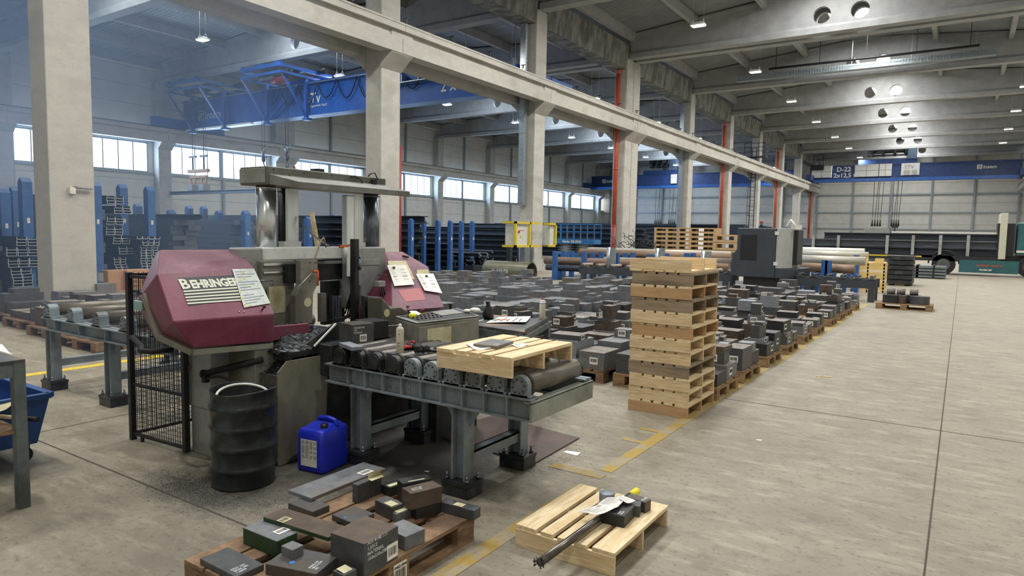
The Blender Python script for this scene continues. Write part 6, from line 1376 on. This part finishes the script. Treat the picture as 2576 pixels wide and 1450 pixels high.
for x in (xa+.4, xb-.4): M().tube([(x, YS-.5, .19), (x, YS-.35, .19)], .19, 16).build('wheel', BLACKR, SL)
# long crates
PY = 33; xa, xb, z0, z1 = RY(1645, 573, 1800, 640, PY); n6 = 6; hh = (z1-z0)/n6
for k in range(n6):
    z = max(z0, .05)+k*(z1-max(z0, .05))/n6; h_ = (z1-max(z0, .05))/n6-.005; m = M().box(xa, xb, PY, PY+.9, z+h_-.06, z+h_).box(xa, xb, PY, PY+.9, z, z+.04)
    for q in range(6): x = xa+(xb-xa-.12)*q/5; m.box(x, x+.12, PY, PY+.9, z+.04, z+h_-.06)
    one('timber_crate', m, WOODF, 'long flat timber crate in the big stack far behind the pallets, %s from the bottom' % ['first', 'second', 'third', 'fourth', 'fifth', 'sixth'][k], 'crate', 'long timber crates in the big stack')
    x = AY(1763, 600, PY).x; one('paper_label', M().box(x-.12, x+.14, PY-.012, PY-.002, z+.05, z+h_-.03), PAPER, 'white paper label on the end of long crate %s from the bottom' % ['one', 'two', 'three', 'four', 'five', 'six'][k], 'label', 'labels on the long crates')
one('low_platform', M().box(xa, xb, PY, PY+.9, 0, max(z0, .05)), DARKM, 'dark base below the long timber crates', 'platform')
xa, xb, z0, z1 = RY(1790, 600, 1856, 640, 32.9)
for k in range(4): z = .3+k*.38; one('timber_crate', M().box(xa+.05, xb, 32.9, 33.8, z, z+.1).box(xa+.05, xb, 32.9, 33.8, z+.28, z+.36).box(xa+.05, xa+.25, 32.9, 33.8, z+.1, z+.28).box(xb-.2, xb, 32.9, 33.8, z+.1, z+.28), WOODF, 'timber crate left of the graphite machine, %s from the bottom' % ['first', 'second', 'third', 'fourth'][k], 'crate', 'timber crates left of the graphite machine')
one('low_platform', M().box(xa, xb, 32.9, 33.8, 0, .3), DARKM, 'dark base below the crates left of the graphite machine', 'platform')
# scrap strips
m = M(); r = random.Random(12); c_ = AY(1610, 618, 31)
for k in range(90): p = Vector((c_.x+r.gauss(0, .5), 31+r.uniform(-.4, .4), 1.0+abs(r.gauss(0, .28)))); a = r.uniform(0, 6.3); q = p+Vector((math.cos(a)*.35, math.sin(a)*.2, r.uniform(-.15, .35))); m.tube([p, (p+q)/2+Vector((0, 0, .08)), q], .014, 4)
tag(one('scrap_strips', m, DARKM, 'tangle of dark metal strips beside the fourth column', 'scrap'), kind='stuff'); one('scrap_bin', M().box(c_.x-1.0, c_.x+1.0, 30.5, 31.5, 0, 1.0), BLACK, 'dark low bin under the tangle of metal strips', 'bin')
# round stock with blue stakes
BN_ = [0]
def rbar(x0, x1, px, py, Y, r, mt, lab, grp):
    z = AY(px, py, Y).z; BN_[0] += 1
    for e, xx in (('left', x0+.5), ('right', x1-.6)):
        if max(z, r)-r > .06: one('rack_bearer', M().box(xx, xx+.1, Y-r*.8, Y+r*.8, .04, z-r), RACKB, 'blue bearer holding up the %s round bar at its %s end' % (ORD[BN_[0]-1].replace('nearest', 'first'), e), 'bearer', 'bearers under the round stock')
    return one('round_bar', M().tube([(x0, Y, max(z, r)), (x1, Y, max(z, r))], r, 16), mt, lab, 'round bar', grp)
PBR = PIPEB; LG = mat('pale_round_stock', 'A9A79C', 'C0BEB2', .5, .4, scale=3, stretch=(.4, 4, 4)); GR_ = 'round stock between the blue stakes'
spec = [(1372, 1835, 1600, 665, 22.4, .15, PBR, 'thick brown round bar in front of the blue stakes, left of the machine'), (1460, 1840, 1600, 641, 24.2, .16, PBR, 'thick brown round bar behind the first blue stakes'), (1375, 1700, 1500, 679, 21.9, .11, BEAMD, 'dark round bar near the floor at the left of the round stock'),
        (1705, 1842, 1780, 665, 22.3+.5, .22, mat('big_dark_bar', '4E4640', '655B52', .5, .4, scale=3), 'thickest dark round bar next to the graphite machine'), (1480, 1840, 1650, 633, 26, .09, LG, 'pale thin tube on top of the round stock'), (1520, 1700, 1600, 654, 23.2, .07, LG, 'pale thin tube between two brown bars'),
        (2010, 2178, 2100, 655, 23.2, .13, LG, 'pale tube right of the graphite machine, upper'), (2010, 2150, 2080, 675, 22.6, .14, PBR, 'brown tube right of the graphite machine, lower'), (2005, 2185, 2100, 641, 25.5, .12, LG, 'pale tube right of the machine, second layer'), (2015, 2175, 2100, 632, 27, .12, WHITE, 'white wrapped tube at the back of the round stock'), (2105, 2150, 2130, 678, 22.1, .12, PBR, 'short brown bar end near the yellow pallets')]
for a, b, px, py, Y, r, mt, lab in spec: rbar(AY(a, py, Y).x, AY(b, py, Y).x, px, py, Y, r, mt, lab, GR_)
sk = [(1397, 632, 21.6), (1418, 632, 23.4), (1439, 632, 23.4), (1470, 634, 21.7), (1491, 635, 23.3), (1513, 635, 23.3), (1552, 637, 21.7), (1573, 637, 23.4), (1592, 636, 23.4), (1637, 640, 21.7), (1677, 638, 23.3), (1728, 637, 23.6), (1744, 637, 23.8), (2075, 655, 22.0), (2085, 656, 22.0), (2012, 651, 23.6), (2155, 642, 24.5), (2022, 642, 24.4), (2072, 644, 24.6)]
for k, (x, y, Y) in enumerate(sk): p = AY(x, y, Y); one('stake', M().box(p.x-.085, p.x+.085, Y-.06, Y+.06, 0, p.z), RACKB, 'blue flat topped stake holding the round stock, %s from the left' % ORD[min(k, 19)], 'stake', 'blue stakes of the round stock')
for k, (x, y, Y) in enumerate(((1533, 623, 21.4), (1655, 625, 21.6), (1771, 632, 21.8))): p = AY(x, y, Y); one('chrome_post', M().tube([(p.x, Y, .5), (p.x, Y, p.z)], .09, 14).box(p.x-.1, p.x+.25, Y-.1, Y+.12, 0, .5).box(p.x+.08, p.x+.22, Y-.08, Y+.08, .5, p.z), CHROME if k > 9 else GALV, 'bright upright guide roller of the infeed, %s from the left' % ['first', 'second', 'third'][k], 'guide roller', 'upright guide rollers')
one('low_platform', M().box(AY(1372, 690, 22).x, AY(1840, 690, 22).x, 21.75, 26.2, 0, .04), BEAMD, 'dark rails under the round stock', 'platform')
# infeed conveyor of the graphite machine and the machine
YM = 20.6
def far_conv(xa, xb, Y, zt_, label, rolls, legs, rr=True):
    t = thing('roller_conveyor', label, 'roller conveyor', ((xa+xb)/2, Y+.4, 0)); M().box(xa, xb, Y, Y+.08, zt_-.24, zt_).build('side_beam', CNCG, t); M().box(xa, xb, Y+.75, Y+.83, zt_-.24, zt_).build('side_beam', CNCG, t)
    for x in rolls: r_ = M().tube([(x, Y+.05, zt_+.06), (x, Y+.78, zt_+.06)], .06 if rr else .035, 12).build('roller', mat('dusty_roller', '8A7B6C', '9B8C7C', .5) if rr else DARKM, t); M().tube([(x, Y-.04, zt_+.06), (x, Y+.04, zt_+.06)], .05, 10).box(x-.1, x+.1, Y-.02, Y+.06, zt_, zt_+.03).build('bearing', CHROMED, r_)
    for x in legs:
        for y in (Y+.04, Y+.79): M().box(x-.08, x+.08, y-.05, y+.05, 0, zt_-.24).build('leg', CNCG, t)
    return t
xa = AY(1457, 675, YM).x; xb = AY(1842, 690, YM).x; zt_ = AY(1500, 673, YM).z
far_conv(xa, xb-.02, YM, zt_, 'dark infeed roller conveyor left of the graphite machine', [AY(x, 670, YM).x for x in (1463, 1500, 1536, 1576, 1620, 1664, 1708, 1752, 1796, 1830)], (xa+.15, (xa+xb)/2, xb-.2))
xc0 = AY(2003, 700, YM).x; xc1 = AY(2205, 720, YM).x; zc = AY(2100, 700, YM).z
far_conv(xc0, xc1, YM, zc, 'dark outfeed roller conveyor right of the graphite machine', [AY(x, 690, YM).x for x in (2011, 2046, 2082, 2119, 2156, 2194)], (xc0+.3, (xc0+xc1)/2, xc1-.12), False)
CM = thing('cutting_machine', 'graphite enclosed cutting machine with a light grey corner and a signal lamp', 'cutting machine', (AY(1920, 700, 20.2).x, 21.0, 0)); YF = 20.15
xa, xb, z0, z1 = RY(1853, 574, 1952, 698, YF); M().box(xa, xb, YF, YF+1.5, z0, z1).build('machine_housing', CNCG, CM, .02)
xl_ = AY(1838, 650, YF).x; M().prism([(xl_, YF+.02, AY(1840, 693, YF).z), (xa+.02, YF+.02, AY(1840, 693, YF).z), (xa+.02, YF+.02, AY(1850, 625, YF).z), (xa-.05, YF+.02, AY(1848, 633, YF).z), (xl_+.03, YF+.02, AY(1842, 640, YF).z)], (0, 1.3, 0)).build('side_housing', CNCG, CM, .01)
xw, xv, wz0, wz1 = RY(1863, 591, 1904, 654, YF); M().box(xw, xv, YF-.012, YF-.002, wz0, wz1).build('window', GLASS, CM)
x2 = AY(1968, 640, YF).x; lz0, lz1 = AY(1960, 676, YF).z, AY(1960, 574, YF).z
M().prism([(xb, YF+.0, lz0), (x2, YF+.0, lz0), (x2+.18, YF+.45, lz0), (x2+.18, YF+1.3, lz0), (xb, YF+1.3, lz0)], (0, 0, lz1-lz0)).build('corner_panel', mat('light_cnc_panel', 'A5A8A6', 'B0B3B1', .5, grime=0), CM, .01)
M().prism([(xb, YF+.0, z0), (x2, YF+.0, z0), (x2+.3, YF+.5, z0), (x2+.5, YF+1.5, z0), (xb, YF+1.5, z0)], (0, 0, lz0-z0-.002)).build('lower_corner', CNCG, CM, .01)
x3 = AY(2007, 640, YF+1.2).x; M().box(x2+.18, x3, YF+1.25, YF+1.5, lz0-.1, lz1-.05).build('open_door_panel', mat('mint_panel', 'B4C4BE', 'A5B5AF', .4), CM, .01); M().box(x2+.18, x2+.3, YF+.5, YF+1.25, lz0+.1, lz1-.05).build('inner_frame', BLACK, CM)
M().box(x2+.2, x3+.05, YF+.5, YF+1.5, z0, lz0-.12).build('lower_cabinet', CNCG, CM, .01)
M().box(xa+.2, x2+.3, YF+.1, YF+1.4, .0, z0).build('machine_base', BLACK, CM)
for z in (AY(1950, 587, YF).z, AY(1950, 664, YF).z): M().box(xb-.05, xb+.06, YF-.03, YF, z-.05, z+.05).build('hinge', WHITE, CM)
p = AY(1915, 574, YF+.4); M().tube([(p.x, YF+.4, z1), (p.x, YF+.4, z1+.06)], .02, 8).tube([(p.x, YF+.4, z1+.06), (p.x, YF+.4, z1+.14)], .04, 10, 1).tube([(p.x, YF+.4, z1+.14), (p.x, YF+.4, z1+.22)], .04, 10, 2).build('signal_lamp', [BLACK, mat('lamp_green', '1F5A48', None, .4), mat('lamp_red', 'B02A2E', None, .4)], CM)
p = AY(1976, 573, YF+.6); q = AY(1990, 553, YF+.5); s_ = AY(2004, 571, YF+.4); M().tube([p, q], .02, 8).tube([q, s_], .02, 8).build('lamp_arm', WHITE, CM); M().tube([p-Vector((0, 0, .08)), p], .05, 8).build('arm_base', BLACK, CM); M().box(s_.x-.02, s_.x+.13, s_.y-.08, s_.y+.08, s_.z-.07, s_.z+.05).build('work_lamp', WHITE, CM)
# yellow pallets
xa = G(2180, 745).x; xb = G(2222, 738).x; pz = 0; yb_ = G(2222, 738).y; ztop = ZAT(2222, 662, G(2222, 738)); nl = 9; hl = ztop/nl
YWD = mat('fresh_pallet_wood', 'DCC07A', 'CDB06C', .8, scale=4)
for k in range(nl):
    z = k*hl; m = M().box(xb-.95, xb, yb_, yb_+.9, z+hl-.03, z+hl-.003).box(xb-.95, xb, yb_, yb_+.03, z, z+hl-.03)
    for x in (xb-.95, xb-.5, xb-.04): m.box(x, x+.04, yb_, yb_+.9, z, z+hl-.03)
    one('wooden_pallet', m, YWD if k % 3 else WOODN, 'fresh yellow pallet right of the outfeed conveyor, %s from the bottom' % ['first', 'second', 'third', 'fourth', 'fifth', 'sixth', 'seventh', 'eighth', 'ninth'][k], 'pallet', 'fresh pallets right of the outfeed conveyor')
for k in range(2): x = xb-.75+k*.45; one('wood_block', M().box(x, x+.25, yb_+.1, yb_+.25, nl*hl, nl*hl+.14), YWD, 'loose wood block on the fresh pallets, %s' % ('left' if k == 0 else 'right'), 'wood block')
# dark packs, profile bundle
p = G(2293, 721); q = AY(2228, 700, p.y); zt_ = ZAT(2293, 643, p)
for k in range(6): z = .06+k*(zt_-.06)/6; one('steel_pack', M().box(q.x, p.x, p.y, p.y+1.4, z, z+(zt_-.06)/6-.03), DARKM, 'dark strapped steel pack beside the lane, %s from the bottom' % ORD[k].replace('nearest', 'first'), 'steel pack', 'dark steel packs beside the lane')
one('wood_block', M().box(q.x+.3, q.x+.45, p.y+.1, p.y+1.3, 0, .06).box(p.x-.4, p.x-.25, p.y+.1, p.y+1.3, 0, .06), YWD, 'wooden bearers under the dark steel packs', 'wood block')
p = G(2378, 703); q = AY(2290, 700, p.y); zt_ = ZAT(2378, 669, p)
for k in range(4): z = .04+k*(zt_-.04)/4; one('sheet_pack', M().box(q.x, p.x, p.y, p.y+1.2, z, z+(zt_-.04)/4*.7), mat('blue_grey_pack', '6A7378', '7B8488', .45, .4), 'grey strapped sheet pack in front of the truck wheel, %s from the bottom' % ['first', 'second', 'third', 'top'][k], 'steel sheets', 'grey sheet packs near the truck')
one('pack_bearer', M().box(q.x+.2, q.x+.3, p.y, p.y+1.2, 0, zt_).box(p.x-.5, p.x-.42, p.y-.01, p.y+1.2, 0, zt_), BLACK, 'dark straps and bearers round the grey sheet packs', 'bearer')
# pallet with discs
t = euro('brown pallet with steel discs and short cylinders on the open floor', -1.6-.0, 18.6, 0, None, WOODE); t.location = (-1.1, 19.35, 0); t.rotation_euler.z = PI/2
for k, (x, y, r) in enumerate(((-1.38, 19.2, .2), (-1.42, 19.55, .16), (-1.05, 19.25, .22), (-.78, 19.22, .21), (-1.1, 19.6, .14))):
    if k == 2: x, y = -1.0+.0, 19.5
    if k == 4: x, y, r = -1.15, 19.13, .1
    one('steel_disc', M().lathe((x, y, .1445), [(0, 0), (r, 0), (r, .2), (0, .2)], 28, 0, False), [ST[4], ST[3], ST[4], ST[0], ST[3]][k], 'thick dark steel disc on the far open floor pallet, %s' % ['front left', 'back left', 'back centre', 'front right', 'front centre'][k], 'steel disc', 'steel discs on the far pallet')
for k, x in enumerate((-1.42, -1.2, -.92)): one('steel_cylinder', M().tube([(x-.09, 19.45, .3445+.075), (x+.09, 19.45, .3445+.075)], .075, 20), STTOP, 'short steel cylinder lying on the discs, %s' % ['left', 'middle', 'right'][k], 'steel cylinder', 'short cylinders on the discs')
# truck and trailer
YT = 40.6; zbed = AY(2300, 641, YT).z
TR = thing('truck', 'teal truck parked at the end of the hall with only its side in view', 'truck', (1.5, YT+1.2, 0))
wc = AY(2373, 668, YT); zb0 = .52
def wheel(x, nm='wheel'):
    w_ = M().tube([(x, YT, .52), (x, YT+.32, .52)], .52, 28).build(nm, BLACKR, TR); M().tube([(x, YT-.01, .52), (x, YT+.05, .52)], .29, 20).tube([(x, YT-.04, .52), (x, YT, .52)], .1, 12).build('wheel_rim', mat('dirty_rim', '5E6060', '4A4B4A', .5, .3), w_)
wheel(wc.x); wheel(AY(2590, 690, YT).x)
xa, xb, z0, z1 = RY(2412, 656, 2563, 688, YT)
sk_ = M().box(xa, xb, YT-.02, YT+.03, z0, z1).build('side_skirt', TEAL, TR)
RT = mat('faded_red_lettering', 'A8573E', None, .6)
text('VEŽENJE, NASITA!', .13*1.0, frame((AY(2457, 668, YT).x, YT-.03, z1-.3), (1, 0, 0), (0, 0, 1)), RT, sk_, 'lettering', .002, .005); text('041/686 687', .1, frame((AY(2464, 674, YT).x, YT-.03, z1-.5), (1, 0, 0), (0, 0, 1)), WHITE, sk_, 'lettering', .002, .005)
text('MAN 480', .2, frame((AY(2512, 684, YT).x, YT-.03, z0+.12), (1, 0, 0), (0, 0, 1)), RT, sk_, 'lettering', .002, .003) if False else None
M().box(wc.x-.9, xb+1, YT+.4, YT+2.0, .75, 1.05).build('chassis', BLACK, TR)
m = M(); m.tube([(wc.x+.66*math.cos(a*PI/10), YT+.1, .55+.66*math.sin(a*PI/10)) for a in range(0, 11)], .04, 6).box(wc.x-1.0, wc.x-.5, YT, YT+.4, .85, 1.05); m.build('mudguard', BLACK, TR)
xa = AY(2560, 600, YT).x; M().box(xa, xa+2.3, YT, YT+2.4, 1.1, AY(2570, 560, YT).z).build('cab', TEAL, TR, .05); M().box(xa-.01, xa+2.2, YT-.02, YT, 1.2, 1.3).build('cab_stripe', WHITE, TR)
M().box(xa-.8, xa-.1, YT+.3, YT+2, 1.0, 2.6).build('engine_gear', BLACK, TR)
TL = thing('trailer', 'long open trailer loaded with dark steel beams behind the lane', 'trailer', (-4, YT+1.2, 0)); xa, xb = AY(1990, 640, YT).x, AY(2520, 640, YT).x
M().box(xa-4, xb, YT, YT+2.45, zbed-.28, zbed).build('trailer_bed', BLACK, TL)
for a_, b_ in ((2110, 2246), (2271, 2319)): M().box(AY(a_, 640, YT).x, AY(b_, 640, YT).x, YT-.01, YT, zbed-.12, zbed-.05).build('yellow_marker', YEL, TL)
for x in (2045, 2108, 2231, 2296, 2365, 2435): 
    px_ = AY(x, 620, YT).x; M().box(px_-.07, px_+.07, YT, YT+.1, zbed, AY(x, 592, YT).z).build('stake', MGREY, TL)
x = AY(2515, 590, YT).x; M().box(x, x+.28, YT-.02, YT+2.4, zbed-.1, AY(2520, 536, YT).z).build('headboard', CREAM, TL)
for k in range(6): x = xa-3.4+k*.0; 
for x in (xa-2.6, xa-1.2, xa+.2): M().tube([(x, YT, .5), (x, YT+.3, .5)], .5, 20).build('wheel', BLACKR, TL)
for k in range(3): 
    for j in range(2):
        longbar(AY(2010+30*k, 600, YT).x, AY(2512, 600, YT).x, YT+.5+j*.8, zbed+.02+k*.36, .35, .5, [BEAMD, BEAMS][(k+j) % 2], 'dark steel beam loaded on the trailer, layer %d, %s side' % (k+1, 'near' if j == 0 else 'far'), 'steel beam', 'beams on the trailer', 'I', 'steel_beam')
one('sheet_stack', M().box(AY(2240, 600, YT).x, AY(2513, 600, YT).x, YT+.4, YT+1.9, zbed+1.11, zbed+1.19), WHITE, 'bright sheets on top of the trailer load', 'steel sheets')
one('warehouse_stock', M().box(-14, -4.5, 60, 62, 0, 1.0).box(-13.5, -5, 60.2, 61.8, 1.02, 1.7), BEAMS, 'low grey stock behind the trailer', 'steel stock')
# bits of paper on the floor
for k, (x, y, s, lab) in enumerate(((1440, 1140, .07, 'white paper scrap on the floor beside the brown steel plate'), (1909, 1108, .025, 'tiny light crumb on the open floor'), (685, 1198, .02, 'small white paper bit between the drum and the canister'), (1074, 1187, .02, 'small paper bit under the conveyor'))):
    p = G(x, y); one('paper_scrap', M().prism([(p.x-s, p.y-s*.4, .001), (p.x+s*.9, p.y-s*.6, .001), (p.x+s*.8, p.y+s*.5, .003), (p.x-s*.8, p.y+s*.3, .001)], (0, 0, .001)), PAPER, lab, 'paper')
p, q = G(2052, 948), G(2092, 951); one('wood_sliver', M().bar(Vector((p.x, p.y, .006)), Vector((q.x, q.y, .006)), .02, .012), WOODN, 'thin wood sliver lying on the open floor', 'wood')
# chips swept round the drum
r = random.Random(31); m = M()
for cx, cy, sx, sy, n_ in ((-4.15, 2.45, .2, .1, 1300), (-3.9, 2.45, .4, .16, 900), (-3.5, 2.75, .3, .25, 600), (-3.0, 3.0, .45, .4, 600), (-2.45, 4.4, .06, .4, 350)):
    for k in range(n_):
        x, y = r.gauss(cx, sx), r.gauss(cy, sy); s = r.uniform(.0012, .0042); a = r.uniform(0, 3.1); m.prism([(x, y, .0005), (x+s*math.cos(a), y+s*math.sin(a), .0005), (x+s*.5*math.cos(a+1.6), y+s*.5*math.sin(a+1.6), .003)], (0, 0, .002), r.choice((0, 0, 0, 1)))
tag(m.build('metal_chips', SWM), 'scattered dark metal chips on the floor round the drum', 'metal chips', None, 'stuff')
p = AX(178, 478, -15.69); M_ = M().box(-15.7, -15.6, p.y-.05, p.y+.06, p.z-.08, p.z+.06); one('junction_box', M_, WHITE, 'small white junction box on the near column', 'junction box')
a, b = AX(187, 471, -15.62), AX(233, 475, -15.62); one('wall_lamp_tube', M().tube([a, b], .03, 8).box(-15.7, -15.6, a.y, a.y+.05, a.z-.02, a.z+.02), MGREY, 'thin grey tube bracket on the near column beside the junction box', 'bracket')
# ================= grinding haze hanging in the left bays =================
def haze(name, x0, x1, y0, y1, z0, z1, dens, col):
    m = bpy.data.materials.new(name); m.use_nodes = True; N = m.node_tree.nodes; L = m.node_tree.links; N.remove(N['Principled BSDF'])
    v = N.new('ShaderNodeVolumeScatter'); v.inputs['Color'].default_value = col; v.inputs['Density'].default_value = dens; v.inputs['Anisotropy'].default_value = .2
    L.new(v.outputs[0], N['Material Output'].inputs['Volume'])
    o = M().prism([(-4.97, -3, z0), (-4.97, 3.6, z0), (-9, 8, z0), (-20, 14, z0), (-45.3, 17, z0), (-45.3, -3, z0)], (0, 0, z1-z0)).build(name, m); tag(o, 'thin blue grey haze filling the left bays of the hall', None, None, 'stuff'); return o
haze('haze', -45.9, -4.98, -3, 26, .02, 12.4, .0135, (.42, .62, 1, 1))
